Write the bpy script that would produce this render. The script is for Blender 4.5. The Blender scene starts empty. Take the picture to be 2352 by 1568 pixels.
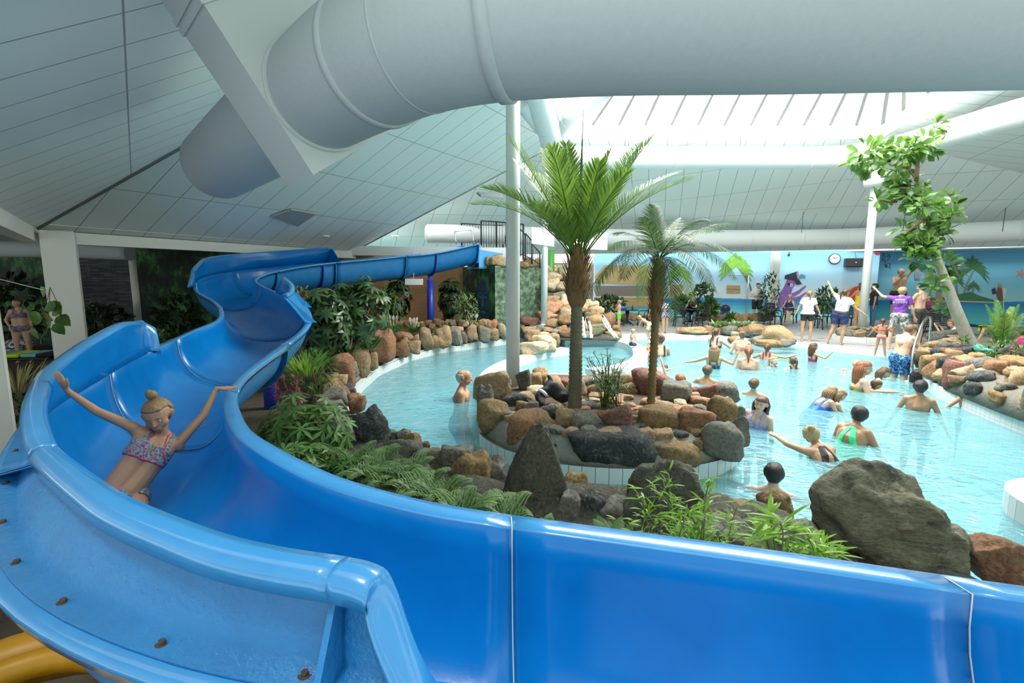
import bpy, math, random
from math import sin, cos, pi, radians, sqrt, atan2, tan
from mathutils import Vector, Matrix, Euler, Quaternion, noise, kdtree
R = random.Random(7)
SC = bpy.context.scene
COL = SC.collection
V = Vector
# ------------------------------------------------------------ camera
CAMH, PITCH, FPX = 2.06, radians(7.42), 1090.0
cd = bpy.data.cameras.new('camera'); cam = bpy.data.objects.new('camera', cd); COL.objects.link(cam)
cam.location = (0, 0, CAMH); cam.rotation_euler = (pi / 2 - PITCH, 0, 0)
cd.sensor_width = 36; cd.lens = 36 * FPX / 2352; cd.clip_start = 0.05; cd.clip_end = 200
SC.camera = cam
# ------------------------------------------------------------ world and exposure
wd = bpy.data.worlds.new('sky'); SC.world = wd; wd.use_nodes = True
wn = wd.node_tree.nodes; wl = wd.node_tree.links
bgn = wn['Background']
bgn.inputs[0].default_value = (0.90, 0.99, 0.97, 1); bgn.inputs[1].default_value = 1.15
SC.view_settings.view_transform = 'Standard'; SC.view_settings.look = 'None'
SC.view_settings.gamma = 1; SC.view_settings.use_curve_mapping = False
SC.view_settings.exposure = 0.68
cy = SC.cycles
cy.use_denoising = True; cy.max_bounces = 7; cy.diffuse_bounces = 4; cy.glossy_bounces = 3
cy.transparent_max_bounces = 12; cy.transmission_bounces = 4
cy.caustics_reflective = False; cy.caustics_refractive = False; cy.sample_clamp_indirect = 6

def area(name, loc, target, sx, sy, power, col=(1, 1, 1), spread=180):
    l = bpy.data.lights.new(name, 'AREA'); l.shape = 'RECTANGLE'; l.size = sx; l.size_y = sy
    l.energy = power; l.color = col; l.spread = radians(spread)
    o = bpy.data.objects.new(name, l); COL.objects.link(o); o.location = loc
    o.rotation_euler = (V(target) - V(loc)).to_track_quat('-Z', 'Y').to_euler()
    return o
# daylight falling in through the roof light and the window front behind the camera
area('skylight_daylight', (6.2, 11.5, 9.6), (6.2, 11.6, 0), 10.5, 9.0, 4200, (1.0, 0.985, 0.94))
sd = bpy.data.lights.new('sun', 'SUN'); sd.energy = 0.9; sd.angle = radians(14); sd.color = (1, .95, .85)
so = bpy.data.objects.new('sun', sd); COL.objects.link(so); so.location = (6, 12, 20); so.rotation_euler = (radians(14), radians(-8), 0)

# ------------------------------------------------------------ picture geometry of the place
def ray(px, py):
    u = (px - 1176) / FPX; v = (784 - py) / FPX
    return V((u, cos(PITCH) + v * sin(PITCH), -sin(PITCH) + v * cos(PITCH)))
def W(px, py, t): return V((0, 0, CAMH)) + ray(px, py) * t
def G(px, py, z=0.0):
    d = ray(px, py); return V((0, 0, CAMH)) + d * ((z - CAMH) / d.z)
def Tz(px, py, z):
    return (z - CAMH) / ray(px, py).z
# ------------------------------------------------------------ materials
MATS = {}
def nd(nt, kind, **kw):
    n = nt.nodes.new(kind)
    for k, v in kw.items():
        if k in n.inputs: n.inputs[k].default_value = v
        else: setattr(n, k, v)
    return n
def c4(c): return (c[0], c[1], c[2], 1)
def mat(name, col, rough=0.5, col2=None, ns=8.0, amt=1.0, bump=0.0, bs=None, metal=0.0, spec=0.5, coat=0.0,
        coords='Object', emit=None, trans=0.0, sss=0.0, stretch=None, rand=0.0, detail=4.0):
    if name in MATS: return MATS[name]
    m = bpy.data.materials.new(name); m.use_nodes = True; MATS[name] = m
    nt = m.node_tree; L = nt.links; b = nt.nodes['Principled BSDF']
    b.inputs['Base Color'].default_value = c4(col); b.inputs['Roughness'].default_value = rough
    b.inputs['Metallic'].default_value = metal; b.inputs['Specular IOR Level'].default_value = spec
    if coat: b.inputs['Coat Weight'].default_value = coat; b.inputs['Coat Roughness'].default_value = .06
    if sss: b.inputs['Subsurface Weight'].default_value = sss; b.inputs['Subsurface Radius'].default_value = (.02, .008, .004)
    if trans: b.inputs['Transmission Weight'].default_value = trans
    if emit: b.inputs['Emission Color'].default_value = c4(emit[0]); b.inputs['Emission Strength'].default_value = emit[1]
    tc = nd(nt, 'ShaderNodeTexCoord'); src = tc.outputs[coords]
    if stretch:
        mp = nd(nt, 'ShaderNodeMapping'); mp.inputs['Scale'].default_value = stretch
        L.new(src, mp.inputs[0]); src = mp.outputs[0]
    out = None
    if col2:
        n = nd(nt, 'ShaderNodeTexNoise', Scale=ns, Detail=detail, Roughness=.6); L.new(src, n.inputs['Vector'])
        r = nd(nt, 'ShaderNodeValToRGB'); r.color_ramp.elements[0].position = .5 - .22 * amt; r.color_ramp.elements[1].position = .5 + .22 * amt
        r.color_ramp.elements[0].color = c4(col); r.color_ramp.elements[1].color = c4(col2)
        L.new(n.outputs[0], r.inputs[0]); out = r.outputs[0]
    if rand:
        oi = nd(nt, 'ShaderNodeObjectInfo'); hs = nd(nt, 'ShaderNodeHueSaturation')
        mr = nd(nt, 'ShaderNodeMapRange'); mr.inputs['To Min'].default_value = 1 - rand; mr.inputs['To Max'].default_value = 1 + rand
        L.new(oi.outputs['Random'], mr.inputs[0]); L.new(mr.outputs[0], hs.inputs['Value'])
        if out: L.new(out, hs.inputs['Color'])
        else: hs.inputs['Color'].default_value = c4(col)
        out = hs.outputs[0]
    if out: L.new(out, b.inputs['Base Color'])
    if bump:
        n2 = nd(nt, 'ShaderNodeTexNoise', Scale=(bs or ns * 3), Detail=5.0, Roughness=.6); L.new(src, n2.inputs['Vector'])
        bn = nd(nt, 'ShaderNodeBump', Strength=min(1, bump), Distance=.02); L.new(n2.outputs[0], bn.inputs['Height']); L.new(bn.outputs[0], b.inputs['Normal'])
    return m
def brickmat(name, c1, c2, mortar, bw, bh, ms, coords='UV', rough=.5, offset=0.0, bias=0.0, bump=.3, spec=.4, noisecol=None, accent=None, gloss=0):
    m = bpy.data.materials.new(name); m.use_nodes = True; MATS[name] = m
    nt = m.node_tree; L = nt.links; b = nt.nodes['Principled BSDF']
    b.inputs['Roughness'].default_value = rough; b.inputs['Specular IOR Level'].default_value = spec
    tc = nd(nt, 'ShaderNodeTexCoord')
    br = nd(nt, 'ShaderNodeTexBrick'); br.offset = offset; br.squash = 1; br.offset_frequency = 2
    br.inputs['Scale'].default_value = 1; br.inputs['Brick Width'].default_value = bw; br.inputs['Row Height'].default_value = bh
    br.inputs['Mortar Size'].default_value = ms; br.inputs['Mortar Smooth'].default_value = .1; br.inputs['Bias'].default_value = bias
    br.inputs['Color1'].default_value = c4(c1); br.inputs['Color2'].default_value = c4(c2); br.inputs['Mortar'].default_value = c4(mortar)
    L.new(tc.outputs[coords], br.inputs['Vector']); out = br.outputs['Color']
    if accent:
        sx = nd(nt, 'ShaderNodeVectorMath', operation='DIVIDE'); sx.inputs[1].default_value = (bw, bh, 1)
        fl = nd(nt, 'ShaderNodeVectorMath', operation='FLOOR'); wnz = nd(nt, 'ShaderNodeTexWhiteNoise', noise_dimensions='2D')
        gt = nd(nt, 'ShaderNodeMath', operation='GREATER_THAN'); gt.inputs[1].default_value = accent[1]
        inv = nd(nt, 'ShaderNodeMath', operation='SUBTRACT'); inv.inputs[0].default_value = 1
        mu = nd(nt, 'ShaderNodeMath', operation='MULTIPLY'); mx = nd(nt, 'ShaderNodeMix', data_type='RGBA')
        L.new(tc.outputs[coords], sx.inputs[0]); L.new(sx.outputs[0], fl.inputs[0]); L.new(fl.outputs[0], wnz.inputs['Vector'])
        L.new(wnz.outputs['Value'], gt.inputs[0]); L.new(br.outputs['Fac'], inv.inputs[1]); L.new(gt.outputs[0], mu.inputs[0]); L.new(inv.outputs[0], mu.inputs[1])
        L.new(mu.outputs[0], mx.inputs[0]); L.new(out, mx.inputs[6]); mx.inputs[7].default_value = c4(accent[0]); out = mx.outputs[2]
    if noisecol:
        n = nd(nt, 'ShaderNodeTexNoise', Scale=noisecol[1], Detail=4.0); L.new(tc.outputs['Object'], n.inputs['Vector'])
        mr = nd(nt, 'ShaderNodeMapRange'); mr.inputs['From Min'].default_value = .35; mr.inputs['From Max'].default_value = .7; L.new(n.outputs[0], mr.inputs[0])
        mx = nd(nt, 'ShaderNodeMix', data_type='RGBA'); mx.inputs[7].default_value = c4(noisecol[0])
        L.new(mr.outputs[0], mx.inputs[0]); L.new(out, mx.inputs[6]); out = mx.outputs[2]
    L.new(out, b.inputs['Base Color'])
    if bump:
        bn = nd(nt, 'ShaderNodeBump', Strength=bump, Distance=.01); bn.invert = True
        L.new(br.outputs['Fac'], bn.inputs['Height']); L.new(bn.outputs[0], b.inputs['Normal'])
    return m
# ------------------------------------------------------------ mesh building
class M:
    def __init__(s): s.v = []; s.f = []; s.uv = []; s.mi = []; s.sm = []; s.cm = 0
    def add(s, vs, fs, uvs=None, smooth=False):
        k = len(s.v); s.v += [V(p) for p in vs]
        for i, f in enumerate(fs):
            s.f.append(tuple(a + k for a in f)); s.uv.append(uvs[i] if uvs else None); s.mi.append(s.cm); s.sm.append(smooth)
        return s
    def box(s, c, d, rot=None, bev=0.0):
        c = V(c); x, y, z = (a / 2 for a in d)
        if bev:
            e = min(bev, x * .9, y * .9, z * .9)
            prof = [(-x + e, -y), (x - e, -y), (x, -y + e), (x, y - e), (x - e, y), (-x + e, y), (-x, y - e), (-x, -y + e)]
            ins = [(-x + e, -y + e), (x - e, -y + e), (x - e, -y + e), (x - e, y - e), (x - e, y - e), (-x + e, y - e), (-x + e, y - e), (-x + e, -y + e)]
            rings = [[V((a, b, -z)) for a, b in ins], [V((a, b, -z + e)) for a, b in prof], [V((a, b, z - e)) for a, b in prof], [V((a, b, z)) for a, b in ins]]
            if rot: rings = [[rot @ p for p in r] for r in rings]
            rings = [[p + c for p in r] for r in rings]
            return s.loft(rings, closed=True, caps=True)
        p = [V((i * x, j * y, k * z)) for k in (-1, 1) for j in (-1, 1) for i in (-1, 1)]
        if rot: p = [rot @ q for q in p]
        p = [q + c for q in p]
        return s.add(p, [(0, 2, 3, 1), (4, 5, 7, 6), (0, 1, 5, 4), (2, 6, 7, 3), (0, 4, 6, 2), (1, 3, 7, 5)])
    def loft(s, rings, closed=True, caps=False, smooth=False, uvs=False, loop=False):
        n = len(rings[0]); vs = [p for r in rings for p in r]; fs = []; uu = []
        m = len(rings)
        for i in range(m if loop else m - 1):
            for j in range(n if closed else n - 1):
                j2 = (j + 1) % n; i2 = (i + 1) % m
                fs.append((i * n + j, i * n + j2, i2 * n + j2, i2 * n + j))
        s.add(vs, fs, None, smooth)
        if caps:
            k = len(s.v) - len(vs)
            s.f.append(tuple(k + j for j in reversed(range(n)))); s.uv.append(None); s.mi.append(s.cm); s.sm.append(False)
            s.f.append(tuple(k + (m - 1) * n + j for j in range(n))); s.uv.append(None); s.mi.append(s.cm); s.sm.append(False)
        return s
    def tube(s, pts, r, n=8, caps=True, flat=1.0, smooth=True):
        pts = [V(p) for p in pts]; m = len(pts)
        rs = r if isinstance(r, (list, tuple)) else [r] * m
        t0 = (pts[1] - pts[0]).normalized(); up = V((0, 0, 1)) if abs(t0.z) < .95 else V((0, 1, 0))
        a = t0.cross(up).normalized(); rings = []
        for i in range(m):
            t = (pts[min(i + 1, m - 1)] - pts[max(i - 1, 0)])
            t = t.normalized() if t.length > 1e-9 else t0
            a = (a - t * a.dot(t)); a = a.normalized() if a.length > 1e-6 else t.orthogonal().normalized(); b = t.cross(a)
            rings.append([pts[i] + a * rs[i] * cos(2 * pi * k / n) + b * rs[i] * flat * sin(2 * pi * k / n) for k in range(n)])
        return s.loft(rings, True, caps, smooth)
    def cyl(s, p0, p1, r0, r1=None, n=16, caps=True): return s.tube([p0, p1], [r0, r0 if r1 is None else r1], n, caps)
    def ball(s, c, r, n=12, m=8, rot=None, smooth=True):
        c = V(c); r = (r, r, r) if not isinstance(r, (tuple, list, Vector)) else r; rings = []
        for i in range(1, m):
            a = pi * i / m; ring = [V((r[0] * sin(a) * cos(2 * pi * k / n), r[1] * sin(a) * sin(2 * pi * k / n), -r[2] * cos(a))) for k in range(n)]
            rings.append([(rot @ p if rot else p) + c for p in ring])
        bt = V((0, 0, -r[2])); tp = V((0, 0, r[2]))
        if rot: bt = rot @ bt; tp = rot @ tp
        s.loft(rings, True, False, smooth); k = len(s.v); s.v += [bt + c, tp + c]; k0 = k - n * (m - 1)
        for j in range(n):
            s.f.append((k, k0 + (j + 1) % n, k0 + j)); s.f.append((k + 1, k - n + j, k - n + (j + 1) % n))
            s.uv += [None, None]; s.mi += [s.cm, s.cm]; s.sm += [smooth, smooth]
        return s
    def quad(s, a, b, c, d, uv=None, smooth=False): return s.add([a, b, c, d], [(0, 1, 2, 3)], [uv] if uv else None, smooth)
    def prism(s, poly, z0, z1, uvside=True):
        n = len(poly); lo = [V((p[0], p[1], z0)) for p in poly]; hi = [V((p[0], p[1], z1)) for p in poly]
        ar = sum(poly[i][0] * poly[(i + 1) % n][1] - poly[(i + 1) % n][0] * poly[i][1] for i in range(n))
        if ar < 0: lo.reverse(); hi.reverse()
        s.add(hi, [tuple(range(n))], [[(p.x, p.y) for p in hi]]); s.add(lo, [tuple(reversed(range(n)))], [[(p.x, p.y) for p in reversed(lo)]])
        L = 0
        for i in range(n):
            j = (i + 1) % n; d = (hi[j] - hi[i]).length
            s.add([lo[i], lo[j], hi[j], hi[i]], [(0, 1, 2, 3)], [[(L, z0), (L + d, z0), (L + d, z1), (L, z1)]]); L += d
        return s
def wm(o):
    m = o.matrix_basis.copy()
    while o.parent: o = o.parent; m = o.matrix_basis @ m
    return m
def tag(o, label=None, cat=None, group=None, kind=None):
    if label: o['label'] = label
    if cat: o['category'] = cat
    if group: o['group'] = group
    if kind: o['kind'] = kind
    return o
def mk(name, g, mats, parent=None, label=None, cat=None, group=None, kind=None, local=False, sub=0, bevel=0, autosmooth=False):
    vs = g.v; loc = V((0, 0, 0))
    if parent is not None and not local:
        im = wm(parent).inverted(); vs = [im @ p for p in vs]
    elif parent is None and not local and vs:
        zs = min(p.z for p in vs); xs = [p.x for p in vs]; ys = [p.y for p in vs]
        loc = V(((min(xs) + max(xs)) / 2, (min(ys) + max(ys)) / 2, zs)); vs = [p - loc for p in vs]
    me = bpy.data.meshes.new(name); me.from_pydata([tuple(p) for p in vs], [], g.f)
    if not isinstance(mats, (list, tuple)): mats = [mats]
    for m in mats: me.materials.append(m)
    if len(mats) > 1: me.polygons.foreach_set('material_index', g.mi)
    me.polygons.foreach_set('use_smooth', g.sm)
    if any(u is not None for u in g.uv):
        ul = me.uv_layers.new(name='UVMap'); k = 0
        for i, f in enumerate(g.f):
            u = g.uv[i]
            for j in range(len(f)):
                if u: ul.data[k].uv = u[j]
                k += 1
    me.validate(); me.update()
    o = bpy.data.objects.new(name, me); COL.objects.link(o)
    if parent is not None: o.parent = parent
    o.location = loc
    if bevel:
        b = o.modifiers.new('bevel', 'BEVEL'); b.width = bevel; b.segments = 2; b.limit_method = 'ANGLE'
    if sub: s_ = o.modifiers.new('sub', 'SUBSURF'); s_.levels = sub; s_.render_levels = sub
    return tag(o, label, cat, group, kind)
def thing(name, label, cat, loc=(0, 0, 0), rotz=0, group=None, scale=1):
    o = bpy.data.objects.new(name, None); COL.objects.link(o); o.empty_display_size = .1
    o.location = loc; o.rotation_euler = (0, 0, rotz); o.scale = (scale,) * 3
    return tag(o, label, cat, group)
def kids(o, KM=None): return [c for c in bpy.data.objects if c.parent == o]
def dup(root, loc, rotz=0, label=None, group=None, scale=None, tree=None):
    def cp(o, par):
        c = o.copy(); COL.objects.link(c); c.parent = par
        for k in o.children: cp(k, c)
        return c
    r = cp(root, None); r.location = loc; r.rotation_euler = (0, 0, rotz)
    if scale is not None: r.scale = (scale,) * 3
    if label: r['label'] = label
    if group: r['group'] = group
    return r
def catmull(P, k=6):
    P = [V(p) for p in P]; o = []
    for i in range(len(P) - 1):
        a = P[i - 1] if i > 0 else 2 * P[0] - P[1]; b = P[i]; c = P[i + 1]; d = P[i + 2] if i + 2 < len(P) else 2 * P[-1] - P[-2]
        for j in range(k):
            t = j / k; o.append(.5 * ((2 * b) + (c - a) * t + (2 * a - 5 * b + 4 * c - d) * t * t + (3 * b - a - 3 * c + d) * t ** 3))
    o.append(P[-1]); return o
# ============================================================ building shell
PANEL = brickmat('ceiling_panel', (.77, .86, .83), (.80, .87, .845), (.36, .39, .40), .62, 1.85, .010, rough=.75, bump=.4, spec=.2)
WHITE = mat('white_paint', (.78, .79, .77), .45)
CREAM = mat('cream_paint', (.70, .70, .64), .5)
COLM = mat('column_white', (.74, .78, .76), .35)
STL = mat('steel', (.55, .56, .56), .25, metal=1)
DARK = mat('dark_metal', (.03, .04, .05), .4)
def patch(name, A, B, C, D, n=6, m=6, su=1, flip=False, thick=.12, mt=None):
    """bilinear ceiling patch; A-B is the eave, D-C the ridge; uv in metres"""
    g = M(); A, B, C, D = map(V, (A, B, C, D)); P = {}
    lu = (B - A).length; nrm = (B - A).cross(D - A).normalized()
    if nrm.z < 0: nrm = -nrm
    for i in range(n + 1):
        for j in range(m + 1):
            s = i / n; t = j / m
            P[i, j] = (A * (1 - s) + B * s) * (1 - t) + (D * (1 - s) + C * s) * t
    e = (B - A).normalized(); up = nrm.cross(e).normalized()
    if up.z < 0: up = -up
    uv = lambda p: ((p - A).dot(e), (p - A).dot(up))
    for i in range(n):
        for j in range(m):
            q = [P[i, j], P[i + 1, j], P[i + 1, j + 1], P[i, j + 1]]
            g.add(q, [(0, 1, 2, 3)], [[uv(x) for x in q]]); q2 = [x + nrm * thick for x in reversed(q)]
            g.add(q2, [(0, 1, 2, 3)], [[uv(x) for x in reversed(q)]])
    return mk(name, g, mt or PANEL, kind='structure')
E1 = V((-9.45, 9.6, 3.05)); E2 = V((-5.6, 17.0, 3.05)); C0 = V((0, 8.1, 7.0)); D0 = V((1.75, 16.3, 6.62)); F0 = V((12.15, 16.35, 6.62))
EN = V((-3.4, 1.9, 3.1)); W1 = V((4.9, 26.0, 3.45)); W2 = V((13.2, 23.4, 3.45)); W3 = V((29, 17.6, 3.45)); FN = V((9.4, 6.2, 6.8)); CN = V((5.45, 1.17, 7.05))
patch('ceiling_left', E1, E2, D0, C0, 10, 10)
patch('ceiling_near_left', EN, E1, C0, CN, 10, 10)
patch('ceiling_back', W1, W2, F0, D0, 8, 8)
patch('ceiling_back_left', V((-9.5, 20.5, 3.05)), W1, D0, D0, 8, 6)
patch('ceiling_corner', W2, W3, F0, F0, 8, 6)
patch('ceiling_right', W3, V((24, 3, 3.3)), FN, F0, 8, 8)
patch('ceiling_near', V((3.2, -4.0, 3.6)), V((16, -4.0, 3.6)), V((9.4, 6.2, 6.8)), V((.3, 7.6, 6.8)), 6, 6)  # unseen roof over the camera, added to shut out overhead sky light
wall_gap = V((0, 0, 0))
HIPM = mat('hip_bead', (.30, .33, .34), .6); g = M(); g.cyl(E1 - V((0, 0, .02)), C0 - V((0, 0, .02)), .03, n=6); mk('trim_11', g, HIPM, kind='structure')
g = M(); g.cyl(E2 - V((0, 0, .02)), D0 - V((0, 0, .02)), .02, n=6); mk('trim_12', g, HIPM, kind='structure')
# roof light: upstand, glazing bars, glass
UP = .42
SK = [C0.copy(), D0, F0, FN]; SK[0] = V((0.3, 7.6, 6.8))
g = M()
for i in range(4):
    a, b = SK[i], SK[(i + 1) % 4]; g.loft([[a, b, b + V((0, 0, UP)), a + V((0, 0, UP))], [p + ((a - b).cross(V((0, 0, 1))).normalized() * -.08) for p in (a, b, b + V((0, 0, UP)), a + V((0, 0, UP)))]], True, True)
mk('trim_1', g, mat('upstand_white', (.86, .87, .86), .5), kind='structure')
RG = [V((4.2, 11.8, 9.0)), V((8.8, 11.6, 9.0))]
g = M()
K = [p + V((0, 0, UP)) for p in SK]
def bar(a, b, r=.045): g.cyl(a, b, r, r, 4)
for i in range(13):
    s = i / 12; a = K[1].lerp(K[2], s); b = RG[0].lerp(RG[1], min(1, max(0, (s - .2) / .6))); bar(a, b)
    a = K[0].lerp(K[3], s); bar(a, b)
for i in range(1, 8):
    s = i / 8; bar(K[2].lerp(K[3], s), RG[1]); bar(K[0].lerp(K[1], s), RG[0])
bar(RG[0], RG[1], .05)
for k in (0, 1): bar(K[k], RG[0], .05)
for k in (2, 3): bar(K[k], RG[1], .05)
wf = mk('window_1', g, mat('darkened_bar', (.16, .165, .16), .6), kind='structure')  # pale bars, colour darkened so they show against the sky glare
g = M(); g.add([K[0], K[1], RG[0]], [(0, 1, 2)]); g.add([K[2], K[3], RG[1]], [(0, 1, 2)])
g.add([K[1], K[2], RG[1], RG[0]], [(0, 1, 2, 3)]); g.add([K[3], K[0], RG[0], RG[1]], [(0, 1, 2, 3)])
gm = bpy.data.materials.new('roof_glazing'); gm.use_nodes = True; nt = gm.node_tree; nt.nodes.clear()
o_ = nd(nt, 'ShaderNodeOutputMaterial'); tr = nd(nt, 'ShaderNodeBsdfTransparent'); gl = nd(nt, 'ShaderNodeBsdfGlossy', Roughness=.1); mx = nd(nt, 'ShaderNodeMixShader')
mx.inputs[0].default_value = .05; nt.links.new(tr.outputs[0], mx.inputs[1]); nt.links.new(gl.outputs[0], mx.inputs[2]); nt.links.new(mx.outputs[0], o_.inputs[0])
mk('glazing', g, gm, parent=wf)
# ---- walls
def wallmat(name, fn):
    """mural painter: fn(nt, L, sep_u, sep_v) -> colour socket"""
    m = bpy.data.materials.new(name); m.use_nodes = True; nt = m.node_tree; b = nt.nodes['Principled BSDF']; b.inputs['Roughness'].default_value = .6
    tc = nd(nt, 'ShaderNodeTexCoord'); sp = nd(nt, 'ShaderNodeSeparateXYZ'); nt.links.new(tc.outputs['UV'], sp.inputs[0])
    s = fn(nt, nt.links, tc, sp); nt.links.new(s, b.inputs['Base Color']); return m
def ramp(nt, L, src, stops, interp='LINEAR'):
    r = nd(nt, 'ShaderNodeValToRGB'); r.color_ramp.interpolation = interp; e = r.color_ramp.elements
    while len(e) < len(stops): e.new(.5)
    for i, (p, c) in enumerate(stops): e[i].position = p; e[i].color = c4(c)
    L.new(src, r.inputs[0]); return r.outputs[0]
def beach(k, tn=(1, 1, 1)):
    def f(nt, L, tc, sp):
        n = nd(nt, 'ShaderNodeTexNoise', Scale=1.6, Detail=5.0); mp = nd(nt, 'ShaderNodeMapping'); mp.inputs['Scale'].default_value = (.25, 1.4, 1)
        L.new(tc.outputs['UV'], mp.inputs[0]); L.new(mp.outputs[0], n.inputs['Vector'])
        ad = nd(nt, 'ShaderNodeMath', operation='MULTIPLY_ADD'); ad.inputs[1].default_value = .12; L.new(n.outputs[0], ad.inputs[0])
        dv = nd(nt, 'ShaderNodeMath', operation='DIVIDE'); dv.inputs[1].default_value = 3.3; L.new(sp.outputs[1], dv.inputs[0])
        sb = nd(nt, 'ShaderNodeMath', operation='SUBTRACT'); sb.inputs[1].default_value = .06; L.new(dv.outputs[0], sb.inputs[0]); L.new(sb.outputs[0], ad.inputs[2])
        q = lambda *c: tuple(x * k * y for x, y in zip(c, tn))
        r = nd(nt, 'ShaderNodeValToRGB')
        return ramp(nt, L, ad.outputs[0], [(0, q(.35, .80, .76)), (.12, q(.14, .62, .72)), (.27, q(.04, .28, .62)), (.315, q(.06, .34, .68)), (.325, q(.80, .84, .84)), (.40, q(.74, .84, .90)), (.6, q(.50, .76, .94)), (1, q(.26, .60, .92))])
    return f
def wall(name, a, b, z0, z1, mt, th=.15, u0=0):
    a = V((a[0], a[1], 0)); b = V((b[0], b[1], 0)); L = (b - a).length; n = (b - a).cross(V((0, 0, 1))).normalized() * th
    if n.y < 0: n = -n
    g = M(); q = lambda p, z: V((p.x, p.y, z))
    g.add([q(a, z0), q(b, z0), q(b, z1), q(a, z1)], [(0, 1, 2, 3)], [[(u0, 0), (u0 + L, 0), (u0 + L, z1 - z0), (u0, z1 - z0)]])
    a2, b2 = a + n, b + n
    g.add([q(a2, z0), q(b2, z0), q(b2, z1), q(a2, z1)], [(3, 2, 1, 0)]); g.add([q(a, z1), q(b, z1), q(b2, z1), q(a2, z1)], [(0, 1, 2, 3)])
    g.add([q(a, z0), q(a2, z0), q(a2, z1), q(a, z1)], [(0, 1, 2, 3)]); g.add([q(b, z0), q(b2, z0), q(b2, z1), q(b, z1)], [(0, 1, 2, 3)])
    return mk(name, g, mt, kind='structure')
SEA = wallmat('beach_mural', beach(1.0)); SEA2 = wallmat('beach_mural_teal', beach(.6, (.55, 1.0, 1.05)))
def wp(px, t): r = ray(px, 642); return (r.x * t, r.y * t)
A1 = G(1366, 585, 3.45); A2 = G(1772, 581, 3.45); A3 = G(2022, 577, 3.45); A6 = V((29, 17.6, 0))
wall('wall_back', A1, A2, 0, 3.55, SEA)
wall('wall_back_middle', A2, A3, 0, 3.55, SEA, u0=9)
wall('wall_alcove_left', A3, (A3.x + .5, A3.y + 1.2), 0, 3.5, SEA2)
B0 = V((A3.x + .5, A3.y + 1.2, 0)); B1 = V((A6.x, A6.y + 1.5, 0))
wall('wall_alcove_back', B0, B1, 0, 3.5, SEA2, u0=3)
g = M(); g.box(((A3.x + B1.x) / 2 + .2, (A3.y + B1.y) / 2 + .3, 3.52), (16, 2.6, .1), Matrix.Rotation(atan2(B1.y - B0.y, B1.x - B0.x), 3, 'Z')); mk('ceiling_alcove', g, WHITE, kind='structure')
# cream pilaster between the murals
g = M(); p = G(1780, 579, 3.45); g.box((p.x, p.y - .1, 1.72), (.36, .3, 3.45), bev=.01); mk('pilaster', g, CREAM, kind='structure')
# tiled wall and passage to the left of the mural
TILEW = brickmat('pink_beige_tile', (.50, .42, .34), (.47, .40, .33), (.25, .2, .17), .15, .15, .008, rough=.35)
wall('wall_tiled', (A1.x - 5.5, A1.y + .6), (A1.x, A1.y + .1), 0, 3.0, TILEW)
g = M(); a = V((A1.x - 5.5, A1.y + .55, 3.15)); g.box(((a.x + A1.x) / 2, A1.y + .25, 3.16), (5.6, .2, .34)); mk('trim_2', g, WHITE, kind='structure')
WOOD = mat('brown_wall', (.36, .20, .09), .6, (.28, .15, .06), ns=3, stretch=(1, 1, 5))
wall('wall_brown', (-8.5, 17.5), (-1.9, 18.6), 0, 3.0, WOOD)
g = M(); g.box((-3.6, 17.2, 3.06), (7.6, .22, .32), Matrix.Rotation(radians(9), 3, 'Z')); mk('trim_3', g, WHITE, kind='structure')
def jungle(nt, L, tc, sp):
    n = nd(nt, 'ShaderNodeTexNoise', Scale=1.1, Detail=3.0); w = nd(nt, 'ShaderNodeTexNoise', Scale=5.0, Detail=8.0, Roughness=.75)
    mp = nd(nt, 'ShaderNodeMapping'); mp.inputs['Scale'].default_value = (1, .45, 1); mp.inputs['Rotation'].default_value = (0, 0, .6)
    L.new(tc.outputs['UV'], n.inputs['Vector']); L.new(tc.outputs['UV'], mp.inputs[0]); L.new(mp.outputs[0], w.inputs['Vector'])
    mu = nd(nt, 'ShaderNodeMath', operation='MULTIPLY'); L.new(n.outputs[0], mu.inputs[0]); L.new(w.outputs[0], mu.inputs[1])
    return ramp(nt, L, mu.outputs[0], [(0, (.006, .012, .009)), (.20, (.012, .022, .016)), (.26, (.025, .08, .035)), (.32, (.07, .24, .07)), (.42, (.24, .42, .12))])
JUN = wallmat('jungle_mural', jungle)
SLATE = brickmat('slate_strip', (.05, .055, .065), (.16, .165, .18), (.02, .02, .025), .35, .055, .006, rough=.6, offset=.37, bump=.8)
wall('wall_near', (-22, -5), (26, -5), -.3, 2.1, WHITE); wall('wall_near_upper', (-22, -5), (26, -5), 2.7, 7.5, WHITE); wall('wall_far_left', (-24, 12), (-22, -5), -.3, 3.6, CREAM)  # unseen walls added to cut the sky fill; window slot narrowed for it
# left wing walls
wall('wall_left', (-24, 12.0), (-14.4, 15.0), -.3, 3.4, JUN)
wall('wall_left_slate', (-14.4, 14.95), (-12.3, 15.5), -.3, 3.0, SLATE)
wall('wall_left_back', (-12.3, 15.55), (-5.2, 19.6), -.3, 3.4, JUN, u0=14)
g = M(); g.prism([(-24, 6), (-9.3, 9.4), (-5.4, 17.0), (-3.5, 20.5), (-24, 17)], 3.14, 3.2); mk('ceiling_left_wing', g, WHITE, kind='structure')
g = M(); g.prism([(-24, -5), (4, -5), (3.2, -2.5), (-3.5, 1.8), (-9.5, 9.5), (-24, 7.5)], 3.20, 3.28); mk('ceiling_left_low', g, WHITE, kind='structure')  # out-of-view ceiling added to keep sky light off the near slide
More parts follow.
